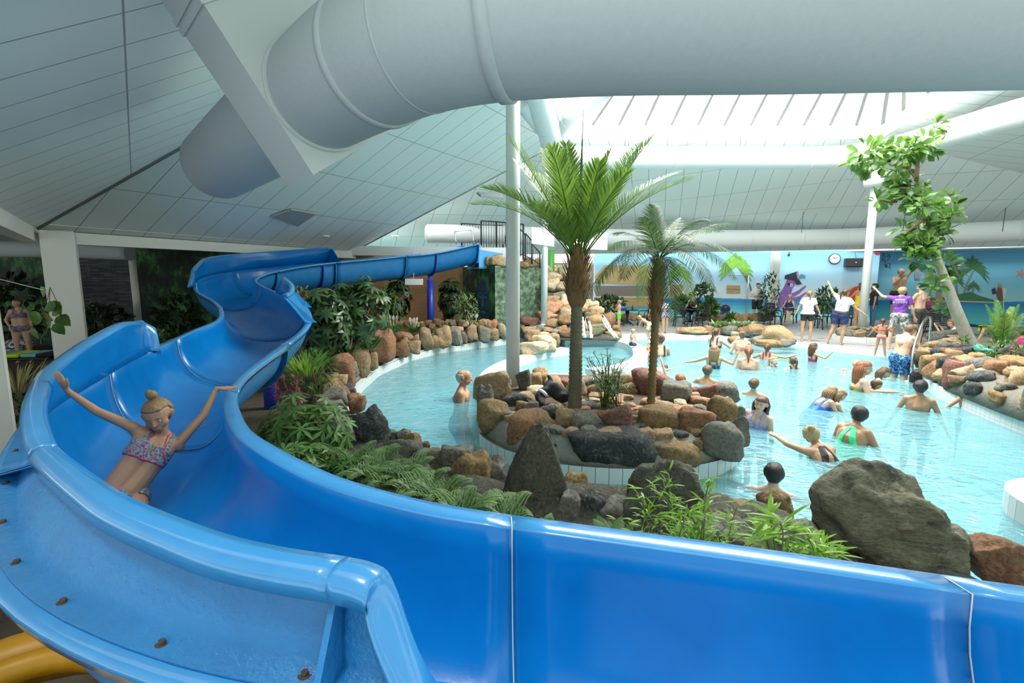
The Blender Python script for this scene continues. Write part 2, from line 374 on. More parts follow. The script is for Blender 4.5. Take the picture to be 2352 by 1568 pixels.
# beams and posts on the left
def beam(name, a, b, h, w, mt):
    a, b = V(a), V(b); d = (b - a).normalized(); n = d.cross(V((0, 0, 1))).normalized() * w / 2; z = V((0, 0, h / 2)); g = M()
    g.loft([[a - n - z, a + n - z, a + n + z, a - n + z], [b - n - z, b + n - z, b + n + z, b - n + z]], True, True); return mk(name, g, mt, kind='structure')
beam('beam_left', E1 + V((.2, .2, -.15)), E2 + V((0, 0, -.13)), .24, .25, CREAM)
beam('beam_near_left', E1 + V((-.1, 0, -.13)), EN + V((0, 0, -.13)), .26, .25, CREAM)
g = M(); g.box((-8.95, 9.55, 1.3), (.50, .50, 3.4), Matrix.Rotation(radians(38), 3, 'Z'), bev=.012); mk('pillar_left', g, CREAM, kind='structure')
p = W(-16, 800, 4.7); g = M(); g.box((p.x, p.y, 1.4), (.16, .2, 3.5), Matrix.Rotation(radians(45), 3, 'Z'), bev=.012); mk('pillar_near_left', g, CREAM, kind='structure')
g = M(); p = W(578, 566, 13.9); g.box((p.x, p.y, 1.4), (.26, .26, 3.0)); mk('pillar_beam', g, CREAM, kind='structure')
g = M(); p = W(306, 620, 12.6); g.cyl((p.x, p.y, -.3), (p.x, p.y, 3.3), .085, n=16); mk('column_left_wing', g, CREAM, kind='structure')
# round columns
def rcol(name, px, py, t, z0, z1, r, pxc=None):
    p = W(px, py, t); g = M(); g.cyl((p.x, p.y, z0), (p.x, p.y, z1), r, n=40); g.cyl((p.x, p.y, z0), (p.x, p.y, z0 + .02), r + .03, n=32); return mk(name, g, COLM, kind='structure')
rcol('column_centre', 1178, 784, 8.05, -.1, 7.2, .115)
rcol('column_back', 1250, 700, 16.4, .5, 6.9, .112)
rcol('column_right', 1979, 750, 16.4, .3, 7.0, .125)
g = M(); p = W(1979, 750, 16.4); g.cyl((p.x, p.y, 5.1), (p.x, p.y, 5.35), .3, .34, 24); mk('trim_4', g, WHITE, kind='structure')
# ============================================================ pool, decks, water
TW = brickmat('white_pool_tile', (.70, .72, .70), (.66, .69, .68), (.50, .55, .56), .12, .24, .006, rough=.25, bump=.4)
TWT = brickmat('white_coping_tile', (.68, .68, .65), (.64, .65, .62), (.52, .53, .52), .24, .24, .006, rough=.35, bump=.4)
DECKT = brickmat('deck_tile', (.38, .38, .36), (.33, .33, .32), (.22, .22, .21), .30, .15, .006, rough=.4, offset=.5, accent=((.22, .12, .08), .93))
PFLOOR = mat('pool_floor', (.50, .82, .88), .5, (.44, .77, .85), ns=.7)
SOIL = mat('soil', (.05, .038, .025), .95, (.09, .07, .045), ns=6, bump=.8)
MORT = mat('island_mortar', (.30, .31, .26), .9, (.22, .225, .19), ns=9, bump=.6)
CONC = mat('mortar', (.13, .125, .10), .9, (.20, .19, .155), ns=10, bump=.6)
WZ = -.20
PB = -1.35
def land(name, poly, top, mt_top, mt_side, z0=PB):
    g = M(); g.prism(poly, z0, top); g.mi = [0 if i < 2 else 1 for i in range(len(g.f))]
    return mk(name, g, [mt_top, mt_side], kind='structure')
def gp(L, z=0): return [tuple(G(x, y, z).xy) for x, y in L]
g = M(); g.add([(-14, 0, PB), (24, 0, PB), (24, 26, PB), (-14, 26, PB)], [(0, 1, 2, 3)]); mk('floor_pool', g, PFLOOR, kind='structure')
# far deck
far = gp([(1300, 768), (1420, 769), (1600, 769), (1750, 776), (1830, 785), (1960, 797), (2112, 815), (2180, 835), (2352, 900), (2600, 960)])
deck = far + [(30, 9), (30, 19), (24, 22.5), (13, 28), (-1, 28), (1.0, 17.5)]
land('floor_deck', deck, 0, DECKT, TW)
# left garden and the near bank
left = gp([(1310, 772), (1240, 773), (1162, 778), (1080, 788), (1006, 798), (945, 812), (871, 843), (828, 879), (806, 905), (803, 925), (818, 960), (860, 1010), (930, 1060), (1030, 1105), (1150, 1150), (1385, 1160), (1560, 1172), (1722, 1200), (1900, 1245), (2110, 1310), (2400, 1400), (2900, 1560)])
gard = [(1.0, 17.5)] + left + [(4.2, -.6), (-8, -.6), (-14, 6), (-24, 10), (-24, 20), (-1, 20)]
land('ground_garden', gard, -.02, SOIL, TW)
cop = catmull([G(x, y, 0) for x, y in [(1310, 772), (1240, 773), (1162, 778), (1080, 788), (1006, 798), (945, 812), (871, 843), (828, 879), (806, 905), (803, 925), (812, 950)]], 6)
def strip(name, pts, w0, w1, z0, z1, mt, mt2=None, kind='structure', closed=False):
    """tiled coping along a curve; w0/w1 offsets to the left of travel"""
    g = M(); n = len(pts); L = 0; rings = []; Ls = []
    for i, p in enumerate(pts):
        t = (pts[min(i + 1, n - 1)] - pts[max(0, i - 1)]); t.z = 0; t.normalize(); nn = V((-t.y, t.x, 0)); Ls.append(L)
        if i < n - 1: L += (pts[i + 1] - p).length
        a, b = p + nn * w0, p + nn * w1; rings.append([V((a.x, a.y, z0)), V((a.x, a.y, z1)), V((b.x, b.y, z1)), V((b.x, b.y, z0))])
    dist = [0, z1 - z0, z1 - z0 + abs(w1 - w0), 2 * (z1 - z0) + abs(w1 - w0)]
    for i in range(n - 1):
        for j in range(3):
            q = [rings[i][j], rings[i + 1][j], rings[i + 1][j + 1], rings[i][j + 1]]
            g.mi and None; g.cm = 1 if j == 1 else 0
            g.add(q, [(0, 1, 2, 3)], [[(Ls[i], dist[j]), (Ls[i + 1], dist[j]), (Ls[i + 1], dist[j + 1]), (Ls[i], dist[j + 1])]])
    g.cm = 0
    for r in (rings[0], rings[-1]): g.add(r, [(0, 1, 2, 3)])
    return mk(name, g, [mt, mt2 or mt], kind=kind)
strip('trim_5', cop, -.28, .02, PB, .015, TW, TWT)
fc = catmull([G(x, y, 0) for x, y in [(1300, 768), (1420, 769), (1600, 769), (1750, 776), (1830, 785), (1960, 797), (2112, 815), (2165, 830)]], 5)
strip('trim_6', fc, -.03, .34, PB, .012, TW, TWT)
BLUE = mat('blue_edge_tile', (.06, .12, .28), .3)
strip('trim_7', [p for p in fc if p.x > 9.2], .06, .12, -.05, .02, BLUE)
# right rock bank
rb = gp([(2112, 815), (2116, 850), (2150, 885), (2220, 915), (2352, 965), (2600, 1040)])
land('ground_right_bank', rb + [(16, 6), (24, 8), (24, 14)] + gp([(2420, 850), (2180, 815)]), .02, SOIL, TW)
strip('trim_8', catmull([G(x, y, 0) for x, y in [(2112, 815), (2116, 850), (2150, 885), (2220, 915), (2352, 965), (2600, 1040)]], 5), -.02, .3, PB, .03, TW, TWT)
# round platform right
pc = G(2570, 1172, .0)
def disc(c, r, n=40): return [(c.x + r * cos(2 * pi * i / n), c.y + r * sin(2 * pi * i / n)) for i in range(n)]
land('platform_round', disc(pc, .72), .0, TWT, TW)
# inner basin wall: left curve and right peninsula
iw = catmull([G(x, y, 0) for x, y in [(1290, 797), (1255, 802), (1200, 814), (1150, 830), (1112, 852), (1099, 876), (1105, 905), (1130, 925)]], 6)
strip('trim_9', iw, -.02, .30, PB, .0, TW, TWT)
pn = catmull([G(x, y, 0) for x, y in [(1290, 778), (1350, 777), (1420, 779), (1468, 789), (1488, 806), (1488, 822), (1466, 836), (1420, 846), (1370, 852)]], 6)
strip('trim_10', pn, -.02, -.42, PB, .0, TW, TWT)
# island
isl_px = [(1100, 985), (1106, 1000), (1150, 1028), (1220, 1050), (1290, 1066), (1400, 1075), (1500, 1076), (1600, 1068), (1670, 1050), (1704, 1022), (1708, 990), (1690, 955), (1650, 925), (1580, 905), (1500, 893), (1400, 885), (1300, 880), (1200, 880), (1130, 890), (1102, 925)]
ISL = [p for p in catmull([G(x, y, -.02) for x, y in isl_px + isl_px[:1]], 4)][:-1]
IC = V((sum(p.x for p in ISL) / len(ISL), sum(p.y for p in ISL) / len(ISL), 0))
g = M(); g.prism([(p.x, p.y) for p in ISL], PB, -.02); g.mi = [0 if i < 2 else 1 for i in range(len(g.f))]
TWI = brickmat('island_tile', (.66, .76, .76), (.62, .72, .73), (.28, .36, .38), .15, 2.0, .006, rough=.2, bump=.4)
mk('platform_island', g, [CONC, TWI], kind='structure')
# water
g = M(); nx, ny = 220, 150; x0, x1, y0, y1 = -4.4, 20, 2.6, 18.6
def wave(x, y):
    w = noise.noise(V((x * .9, y * 1.3, 0))) * .5 + noise.noise(V((x * 2.3 + 5, y * 3.1, 2))) * .35 + noise.noise(V((x * 5.5, y * 7, 4))) * .18
    return WZ + .022 * w
P = [V((x0 + (x1 - x0) * i / nx, y0 + (y1 - y0) * j / ny, 0)) for j in range(ny + 1) for i in range(nx + 1)]
for p in P: p.z = wave(p.x, p.y)
g.add(P, [(j * (nx + 1) + i, j * (nx + 1) + i + 1, (j + 1) * (nx + 1) + i + 1, (j + 1) * (nx + 1) + i) for j in range(ny) for i in range(nx)], None, True)
wmt = bpy.data.materials.new('pool_water'); wmt.use_nodes = True; nt = wmt.node_tree; nt.nodes.clear(); L = nt.links
o_ = nd(nt, 'ShaderNodeOutputMaterial'); tr = nd(nt, 'ShaderNodeBsdfTransparent'); tr.inputs[0].default_value = (.74, .93, .97, 1)
rf = nd(nt, 'ShaderNodeBsdfRefraction', Roughness=.0, IOR=1.33); rf.inputs[0].default_value = (.78, .94, .97, 1)
gl = nd(nt, 'ShaderNodeBsdfGlossy', Roughness=.04); fr = nd(nt, 'ShaderNodeFresnel', IOR=1.33); m1 = nd(nt, 'ShaderNodeMixShader'); m2 = nd(nt, 'ShaderNodeMixShader')
tc = nd(nt, 'ShaderNodeTexCoord'); mp = nd(nt, 'ShaderNodeMapping'); mp.inputs['Scale'].default_value = (1, 1.6, 1); mp.inputs['Rotation'].default_value = (0, 0, .35)
L.new(tc.outputs['Object'], mp.inputs[0])
n1 = nd(nt, 'ShaderNodeTexNoise', Scale=3.2, Detail=3.0, Distortion=1.2); n2 = nd(nt, 'ShaderNodeTexNoise', Scale=11.0, Detail=2.0, Distortion=.6)
L.new(mp.outputs[0], n1.inputs['Vector']); L.new(mp.outputs[0], n2.inputs['Vector'])
ad = nd(nt, 'ShaderNodeMath', operation='MULTIPLY_ADD'); ad.inputs[1].default_value = .25; L.new(n2.outputs[0], ad.inputs[0]); L.new(n1.outputs[0], ad.inputs[2])
bp = nd(nt, 'ShaderNodeBump', Strength=.55, Distance=.12); L.new(ad.outputs[0], bp.inputs['Height'])
for q in (gl, fr, rf): L.new(bp.outputs[0], q.inputs['Normal'])
m1.inputs[0].default_value = .3; df = nd(nt, 'ShaderNodeBsdfDiffuse'); df.inputs[0].default_value = (.30, .74, .84, 1); m3 = nd(nt, 'ShaderNodeMixShader'); m3.inputs[0].default_value = .26; L.new(m1.outputs[0], m3.inputs[1]); L.new(df.outputs[0], m3.inputs[2]); L.new(tr.outputs[0], m1.inputs[1]); L.new(rf.outputs[0], m1.inputs[2])
L.new(fr.outputs[0], m2.inputs[0]); L.new(m3.outputs[0], m2.inputs[1]); L.new(gl.outputs[0], m2.inputs[2]); L.new(m2.outputs[0], o_.inputs[0])
wo = mk('pool_water', g, wmt, label='rippled pale turquoise pool water filling the whole basin', cat='water', kind='stuff')
# ============================================================ water slide
BL = mat('slide_blue', (.0015, .205, .58), .22, (.001, .165, .50), ns=3.5, bump=.05, bs=14, coat=.1, spec=.5)
BLO = mat('slide_blue_outside', (.014, .21, .52), .38, (.010, .16, .43), ns=5, bump=.35, bs=40, coat=.08)
BLR = mat('slide_rim_blue', (.04, .28, .62), .30, (.03, .24, .57), ns=6, coat=.7)
POST = mat('post_blue', (.02, .05, .42), .35)
SEAL = mat('sealant', (.55, .58, .60), .5)
RUST = mat('rust', (.10, .05, .025), .7, (.05, .04, .035), ns=60)
Bs = [W(1097, 560, 16.8), W(1000, 581, 15.9), W(932, 587, 15.0), W(850, 595, 14.0), W(770, 602, 13.1), W(700, 610, 12.3), W(650, 619, 11.6), W(612, 627, 10.9), W(584, 642, 10.1), W(597, 656, 9.2),
      W(632, 672, 8.6), W(680, 695, 8.0), W(704, 722, 7.5), W(700, 744, 6.95), W(678, 768, 6.3), W(636, 797, 5.2), W(566, 847, 4.1), W(530, 883, 3.55), W(513, 916, 3.2), W(513, 945, 2.95), W(526, 982, 2.66),
      W(557, 1019, 2.42), W(650, 1077, 2.12), W(760, 1126, 1.93), W(952, 1180, 1.76), W(1165, 1215, 1.66), W(1750, 1297, 1.504), W(2352, 1385, 1.374), W(2900, 1460, 1.26)]
aw = lambda x, y, z: V((x, y, z))
As = [Bs[0] + V((-.62, 1.05, .02)), Bs[1] + V((-.62, 1.05, .04)), Bs[2] + V((-.62, 1.08, .04)), Bs[3] + V((-.62, 1.1, .05)), Bs[4] + V((-.62, 1.1, .05)), W(615, 614, 13.3), W(560, 620, 12.7), W(510, 627, 12.0), W(474, 635, 11.1), W(449, 650, 10.2),
      W(456, 670, 9.3), W(497, 692, 8.4), W(515, 715, 7.6), W(508, 737, 6.95), W(455, 758, 6.35), W(393, 788, 5.4), W(337, 814, 4.85), W(283, 843, 4.15), W(200, 893, 3.45), W(135, 933, 2.98), W(95, 975, 2.6)]
# below the big left-hand bend the edge is given in metres
As += [aw(-2.12, 1.98, 1.245), aw(-1.62, 1.48, 1.235), aw(-1.18, 1.18, 1.225), aw(-.60, .98, 1.21), aw(.02, .90, 1.20), aw(.82, .70, 1.17), aw(1.6, .46, 1.15), aw(2.3, .15, 1.13)]
KS = 5
BC = catmull(Bs, KS); AC = catmull(As, KS)
for i in range(2):  # relax both edge curves
    for Cc in (BC, AC):
        q = [p.copy() for p in Cc]
        for j in range(1, len(q) - 1): Cc[j] = (q[j - 1] + q[j] * 2 + q[j + 1]) / 4
def depth(i): return .52 if i > 9 * KS else (.71 if i < 4 * KS else .71 - .19 * (i - 4 * KS) / (5 * KS))
def section(i, off=0.0, flange=True):
    """trough cross-section points from the B rim across to the A rim"""
    b, a = BC[i], AC[i]; w = a - b; L = w.length; e = w / L; z = V((0, 0, 1)); pts = []
    n = 22; dp = depth(i) + off; m = 2.35
    for k in range(n + 1):
        th = pi * k / n; c = cos(th); s_ = sin(th)
        x = .5 - .5 * (abs(c) ** (2 / m)) * (1 if c > 0 else -1); y = -(abs(s_) ** (2 / m))
        pts.append(b + e * (L * x + off * (2 * x - 1)) + z * (y * dp))
    return pts, e
N = len(BC)
def trough(i0, i1, parent):
    g = M(); rings = []; t = .018; fl = .115 if i0 >= 70 else .09
    for i in range(i0, i1 + 1):
        inn, e = section(i); out, _ = section(i, t); z = V((0, 0, 1))
        ring = [inn[0] - e * (fl * .9) - z * .05, inn[0] - e * fl - z * .014, inn[0] - e * (fl - .005) - z * .002, inn[0] - e * (fl - .014) + z * .005, inn[0] - e * .016 + z * .006, inn[0] - e * .004 - z * .001] + inn[1:-1] + \
               [inn[-1] + e * .004 - z * .001, inn[-1] + e * .016 + z * .006, inn[-1] + e * (fl - .014) + z * .005, inn[-1] + e * (fl - .005) - z * .002, inn[-1] + e * fl - z * .014, inn[-1] + e * (fl * .9) - z * .05]
        back = [inn[-1] + e * (fl - .02) - z * .03, inn[-1] + e * .03 - z * .025] + [p for p in reversed(out[1:-1])] + [inn[0] - e * .03 - z * .025, inn[0] - e * (fl - .02) - z * .03]
        rings.append(ring + back); nr = len(ring); nb = len(back)
    g.loft(rings, True, True, True)
    nn = nr + nb
    for k in range(len(g.f)):
        if k < (i1 - i0) * nn:
            j = k % nn
            g.mi[k] = 2 if (j < 5 or nr - 6 <= j < nr - 1) else (0 if j < nr - 1 else 1)
    return mk('trough_section', g, [BL, BLO, BLR], parent=parent)
slide = thing('water_slide', 'blue open water slide snaking down from the tower past the camera', 'water slide', (BC[60].x, BC[60].y, -.02))
cuts = [0, 10, 20, 32, 45, 58, 74, 87, 125, 134, N - 1]
for a_, b_ in zip(cuts, cuts[1:]): trough(a_, b_, slide)
def rib(i, w=.05, tall=.06):
    g = M(); j = min(i + 1, N - 1); k = max(i - 1, 0); r = []
    mid = (BC[j] + AC[j] - BC[k] - AC[k]); mid.z = 0; t = mid.normalized() * .012
    s1, e = section(i, .02); s2, _ = section(i, .02 + tall)
    for d in (-1, 1):
        r.append([p + t * d for p in s1]); r.append([p + t * d for p in s2])
    g.loft([list(x) for x in zip(r[0], r[1], r[3], r[2])], True, True)
    return g
for c in cuts[1:-1]:
    o = mk('joint_flange', rib(c), BLO, parent=slide)
    bg = M(); s1, e = section(c, .055); mid = (BC[c + 1] + AC[c + 1] - BC[c - 1] - AC[c - 1]); mid.z = 0; t = mid.normalized()
    for q in range(1, 22, 2):
        bg = M(); bg.cyl(s1[q] - t * .03, s1[q] + t * .03, .012, n=6); mk('bolt', bg, RUST, parent=o)
    sg = M(); s0, e = section(c, -.003); p = [s0[0] - e * .08 + V((0, 0, .008)), s0[0] + V((0, 0, .006))] + s0[1:-1] + [s0[-1] + V((0, 0, .006)), s0[-1] + e * .08 + V((0, 0, .008))]
    sg.tube(p, .0026, 6, flat=1); mk('joint_sealant', sg, SEAL, parent=slide)
# raised guard walls on the outside of the bends
def guard(base, top, parent, name='guard_wall', out=1, lip=.09, up=.0):
    """base/top: matching lists; wall with a rolled lip; out = which side is outside"""
    g = M(); rings = []; n = len(top)
    for i in range(n):
        t = top[min(i + 1, n - 1)] - top[max(0, i - 1)]; t.z = 0; t.normalize(); o = V((-t.y, t.x, 0)) * out
        b, c = base[i], top[i]; th = o * .014
        m1_ = b.lerp(c, .33) + o * .012; m2_ = b.lerp(c, .7) + o * .004
        rings.append([b + V((0, 0, .004)), m1_, m2_, c - V((0, 0, .03)), c + o * .012 + V((0, 0, .0)), c + o * .05 + V((0, 0, .008)), c + o * (lip - .012) + V((0, 0, .0)), c + o * lip - V((0, 0, .022)), c + o * (lip - .004) - V((0, 0, .06)),
                      c + o * (lip - .016) - V((0, 0, .05)), c + o * .03 - V((0, 0, .03)), m2_ + th, m1_ + th, b + th + V((0, 0, .02)), b + o * .075 + V((0, 0, .016)), b + o * .075 + V((0, 0, .004))])
    g.loft(rings, True, True, True); nn = 16
    for k in range((n - 1) * nn):
        j = k % nn; g.mi[k] = 2 if 3 <= j < 9 else (0 if j < 3 else 1)
    return mk(name, g, [BL, BLO, BLR], parent=parent)
# (c) big left-hand guard
gt = [W(331, 738, 4.95), W(290, 742, 4.35), W(240, 768, 3.9), W(200, 793, 3.55), W(136, 845, 2.95), W(114, 890, 2.5), W(108, 930, 2.2), W(116, 970, 1.97), W(134, 1010, 1.8), W(160, 1037, 1.66), W(250, 1100, 1.40), W(332, 1146, 1.27), W(510, 1213, 1.14), W(650, 1247, 1.09), W(801, 1270, 1.06)]
gt = catmull(gt, 5)
def nearest_on(Cv, p):
    best = min(range(len(Cv)), key=lambda i: (Cv[i].xy - p.xy).length); return best
ib0 = nearest_on(AC, W(337, 814, 4.85)); ib1 = nearest_on(AC, V((-.36, .95, 1.2)))
gbase = []
def lerpc(Cv, f):
    i = int(f); i = max(0, min(len(Cv) - 2, i)); return Cv[i].lerp(Cv[i + 1], f - i)
for k in range(len(gt)): gbase.append(lerpc(AC, ib0 + (ib1 - ib0) * k / (len(gt) - 1)))
gm_ = max(1, int(len(gt) * .60))
gc1 = guard(gbase[:gm_ + 1], gt[:gm_ + 1], slide, out=-1)
gc2 = guard(gbase[gm_:], gt[gm_:], slide, out=-1)
def brace(b0, b1, c, parent):
    g = M(); g.add([b0, b1, c, b0 + V((0, 0, .001))], [(0, 1, 2)]); return g
def endpiece(base, top, dirv, parent, o):
    """tapering end of a guard wall, with its rolled lip"""
    bs = [base, base + dirv * .24]; tp = [top, top + dirv * .07 - V((0, 0, .004)), top + dirv * .115 - V((0, 0, .03)), top.lerp(base, .5) + dirv * .16, top.lerp(base, .97) + dirv * .22]
    n = len(tp); bb = [bs[0].lerp(bs[1], i / (n - 1)) for i in range(n)]
    bb = catmull(bb, 4); tt = catmull(tp, 4)
    return guard(bb, tt, parent, 'guard_end', out=o)
d_ = (gt[-1] - gt[-4]); d_.z = 0; d_.normalize()
endpiece(gbase[-1], gt[-1], (d_ + V((.0, -.1, 0))).normalized(), slide, -1)
g = M(); a, b = gt[gm_], gbase[gm_]; t = (gt[gm_ + 1] - gt[gm_ - 1]).normalized(); o = V((t.y, -t.x, 0)).normalized()
for s_ in (-.014, .014):
    q = [b + o * .015, b + o * .14, a + o * .05 - V((0, 0, .05)), a + o * .015 - V((0, 0, .04))]
    g.loft([[x + t * (s_ - .005) for x in q], [x + t * (s_ + .005) for x in q]], True, True)
mk('guard_brace', g, BLO, parent=slide)
a, b = gt[-1], gbase[-1]; g = M(); t = d_; o = V((t.y, -t.x, 0))
q = [b + o * .015, b + o * .14, a + o * .05 - V((0, 0, .05)), a + o * .015 - V((0, 0, .04))]
g.loft([[x + t * -.012 for x in q], [x + t * .002 for x in q]], True, True); mk('guard_brace', g, BLO, parent=slide)
g = M()
for k in range(4, len(gt), 5):
    t = (gt[min(k + 1, len(gt) - 1)] - gt[k - 1]).normalized(); o = V((t.y, -t.x, 0)).normalized(); p = gbase[k] + o * .045
    g = M(); g.cyl(p + V((0, 0, .012)), p + V((0, 0, .026)), .008, n=6)
    g.cyl(p + V((0, 0, .012)), p + V((0, 0, .018)), .015, n=10); mk('bolt', g, RUST, parent=slide)
g = M(); t = d_; o = V((t.y, -t.x, 0)); p = gt[-1] + t * .03 - V((0, 0, .05)); g.cyl(p + o * .02, p + o * .06, .012, n=8); g.cyl(p + o * .02, p + o * .024, .022, n=10)
mk('bolt', g, RUST, parent=slide)
# near start of the guard: rounded end cap
e0 = (gt[0] - gt[4]); e0.z = 0; e0.normalize()
endb = [gbase[0], gbase[0] + e0 * .10, gbase[0] + e0 * .22]; endt = [gt[0], gt[0] + e0 * .06 - V((0, 0, .02)), gbase[0] + e0 * .20 + V((0, 0, .02))]
guard(catmull(endb, 4), catmull(endt, 4), slide, 'guard_end', out=1)
# (a) far guard on the first bend
ga = catmull([W(760, 571, 13.9), W(739, 569, 13.9), W(628, 577, 13.3), W(536, 584, 12.4), W(480, 592, 11.5), W(462, 604, 10.8), W(450, 618, 10.2)], 5)
ja = nearest_on(AC, As[4]); jb = nearest_on(AC, W(448, 660, 9.9))
ga_b = [lerpc(AC, ja + (jb - ja) * k / (len(ga) - 1)) for k in range(len(ga))]
guard(ga_b, ga, slide, out=-1)
e1 = ga[0] - ga[3]; e1.z = 0; e1.normalize()
guard(catmull([ga_b[0], ga_b[0] + e1 * .3, ga_b[0] + e1 * .6], 4), catmull([ga[0], ga[0] + e1 * .1 - V((0, 0, .03)), ga_b[0] + e1 * .5 + V((0, 0, .05))], 4), slide, 'guard_end', out=1)
e2 = ga[-1] - ga[-3]; e2.z = 0; e2.normalize()
guard(catmull([ga_b[-1], ga_b[-1] + e2 * .12, ga_b[-1] + e2 * .3], 4), catmull([ga[-1], ga[-1] + e2 * .12 - V((0, 0, .1)), ga_b[-1] + e2 * .28 + V((0, 0, .03))], 4), slide, 'guard_end', out=-1)
# (b) guard on the right-hand bend
ib_a = nearest_on(BC, W(632, 672, 8.6)); ib_b = nearest_on(BC, W(700, 744, 6.95))
gb = catmull([W(646, 637, 8.55), W(662, 652, 8.2), W(661, 668, 7.9), W(646, 676, 7.4)], 7)
gb_b = [lerpc(BC, ib_a + (ib_b - ib_a) * k / (len(gb) - 1)) for k in range(len(gb))]
guard(gb_b, gb, slide, out=1)
g = M()
for k in (10, 20):
    a, b = gb[k], gb_b[k]; t = (gb[k + 1] - gb[k - 1]); t.z = 0; t.normalize(); o = V((-t.y, t.x, 0)); q = [b + o * .01, b + o * .16, a + o * .06 - V((0, 0, .04)), a + o * .01 - V((0, 0, .04))]
    g.loft([[x - t * .008 for x in q], [x + t * .008 for x in q]], True, True)
mk('guard_brace', g, BLO, parent=slide)
# support posts and cradles
def post(i, zb=-.02, r=.12, parent=slide, ang=None):
    c = (BC[i] + AC[i]) / 2; bz = c.z - depth(i) - .08; g = M()
    g.cyl((c.x, c.y, zb), (c.x, c.y, bz - .14), r, n=28); mk('support_post', g, POST, parent=parent)
    g = rib(i, .05, .07); 
    mid = (BC[min(N - 1, i + 1)] + AC[min(N - 1, i + 1)] - BC[i - 1] - AC[i - 1]); mid.z = 0; t = mid.normalized(); w = (AC[i] - BC[i]); w.z = 0; w.normalize()
    for s_ in (-.1, .1): g.loft([[c.copy() + w * s_ + t * a + V((0, 0, bz - c.z + z)) for a, z in ((-.04, -.14), (.04, -.14), (.04, .04), (-.04, .04))], [c + w * (s_ + .02) + t * a + V((0, 0, bz - c.z + z)) for a, z in ((-.04, -.14), (.04, -.14), (.04, .04), (-.04, .04))]], True, True)
    mk('cradle', g, POST, parent=parent)
post(min(range(1, 15), key=lambda i: abs(1176 + FPX * ((BC[i] + AC[i]) / 2).x / (((BC[i] + AC[i]) / 2).y * .9916) - 990))); post(22); post(91, r=.07); post(60, r=.1); post(44, r=.1)
# entry lip at the top of the slide
g = M(); i = 0; s1, e = section(0, .0); s2, _ = section(0, .09); t = V((1, .4, 0))
g.loft([list(x) for x in zip([p + t * .0 for p in s1], [p + t * 0 for p in s2], [p + t * .03 for p in s2], [p + t * .03 for p in s1])], True, True); mk('entry_flange', g, BLO, parent=slide)
tp = W(1130, 570, 13.9)
g = M(); q0 = Bs[0] + V((.03, .02, -.62)); q1 = W(1175, 600, 14.3); q1.z = 2.5
f_ = V((Bs[0].x + .04, Bs[0].y, 0)); h_ = V((f_.x + .85, f_.y + .4, 0)); bk = V((-.5, .98, 0))
zz = lambda p, z: V((p.x, p.y, z))
g.loft([[zz(f_, 2.45), zz(h_, 2.45), zz(h_, 3.0), zz(f_, 3.12)], [zz(f_ + V((0, .03, 0)), 2.45), zz(h_ + V((0, .03, 0)), 2.45), zz(h_ + V((0, .03, 0)), 3.0), zz(f_ + V((0, .03, 0)), 3.12)]], True, True)
g.loft([[zz(f_, 2.45), zz(h_, 2.45), zz(h_ + bk, 2.45), zz(f_ + bk, 2.45)], [zz(f_, 2.50), zz(h_, 2.55), zz(h_ + bk, 2.55), zz(f_ + bk, 2.50)]], True, True)
g.loft([[zz(f_ + bk, 2.45), zz(h_ + bk, 2.45), zz(h_ + bk, 2.95), zz(f_ + bk, 3.05)], [zz(f_ + bk + V((0, .03, 0)), 2.45), zz(h_ + bk + V((0, .03, 0)), 2.45), zz(h_ + bk + V((0, .03, 0)), 2.95), zz(f_ + bk + V((0, .03, 0)), 3.05)]], True, True)
mk('start_box', g, mat('slide_box_blue', (.10, .42, .80), .3), parent=slide)
# yellow ring at the lower left (coiled yellow tube below the slide)
p = W(50, 1660, 1.9); g = M()
g.tube([p + V((.5 * cos(a * pi / 12), .42 * sin(a * pi / 12), 0)) for a in range(25)], .12, 14, caps=False); g.tube([p + V((.34 * cos(a * pi / 12), .28 * sin(a * pi / 12), .05)) for a in range(25)], .06, 12, caps=False)
mk('swim_ring', g, mat('yellow_plastic', (.62, .30, .01), .4), label='yellow ring tube lying below the slide at the lower left corner', cat='swim ring')
# ============================================================ ducts and building services
FAB = mat('duct_fabric', (.44, .48, .49), .8, (.41, .455, .465), ns=30, bump=.1, bs=180)
FABW = mat('duct_white', (.80, .82, .82), .5)
def pipe(name, pts, r, mt, label, cat='air duct', n=32, rings=(), k=8, parent=None, group=None, dome0=False):
    P = catmull(pts, k) if len(pts) > 2 else [V(p) for p in pts]; t = thing(name, label, cat, (P[0].x, P[0].y, P[0].z), group=group) if parent is None else parent
    g = M(); rr = [r] * len(P)
    if dome0:
        d = (P[0] - P[1]).normalized(); P = [P[0] + d * .16, P[0] + d * .13, P[0] + d * .07] + P; rr = [r * .5, r * .8, r * .96] + rr
    g.tube(P, rr, n, True); mk('duct_tube', g, mt, parent=t)
    for f in rings:
        i = f * (len(P) - 1); a = P[min(len(P) - 2, int(i))].lerp(P[min(len(P) - 1, int(i) + 1)], i - int(i)); d = (P[min(len(P) - 1, int(i) + 1)] - P[max(0, int(i) - 1)]).normalized() * .022
        g = M(); g.tube([a - d * 1.2, a - d, a + d, a + d * 1.2], [r, r + .012, r + .012, r], n); mk('seam_band', g, mt, parent=t)
    return t
ZD = 3.52
big = thing('fabric_duct', 'huge grey fabric air duct bending overhead across the top of the picture', 'air duct', (-3.9, 6.5, ZD))
ax = [V((-3.72, 6.28, ZD)), V((-2.7, 5.2, ZD)), V((-1.69, 4.16, ZD)), V((-.95, 3.42, ZD)), V((-.35, 2.98, ZD)), V((.4, 2.80, ZD)), V((1.6, 2.76, ZD)), V((3.2, 2.68, ZD)), V((6.5, 2.5, ZD))]
P = catmull(ax, 6); r = .425
g = M(); d = (P[0] - P[1]).normalized()
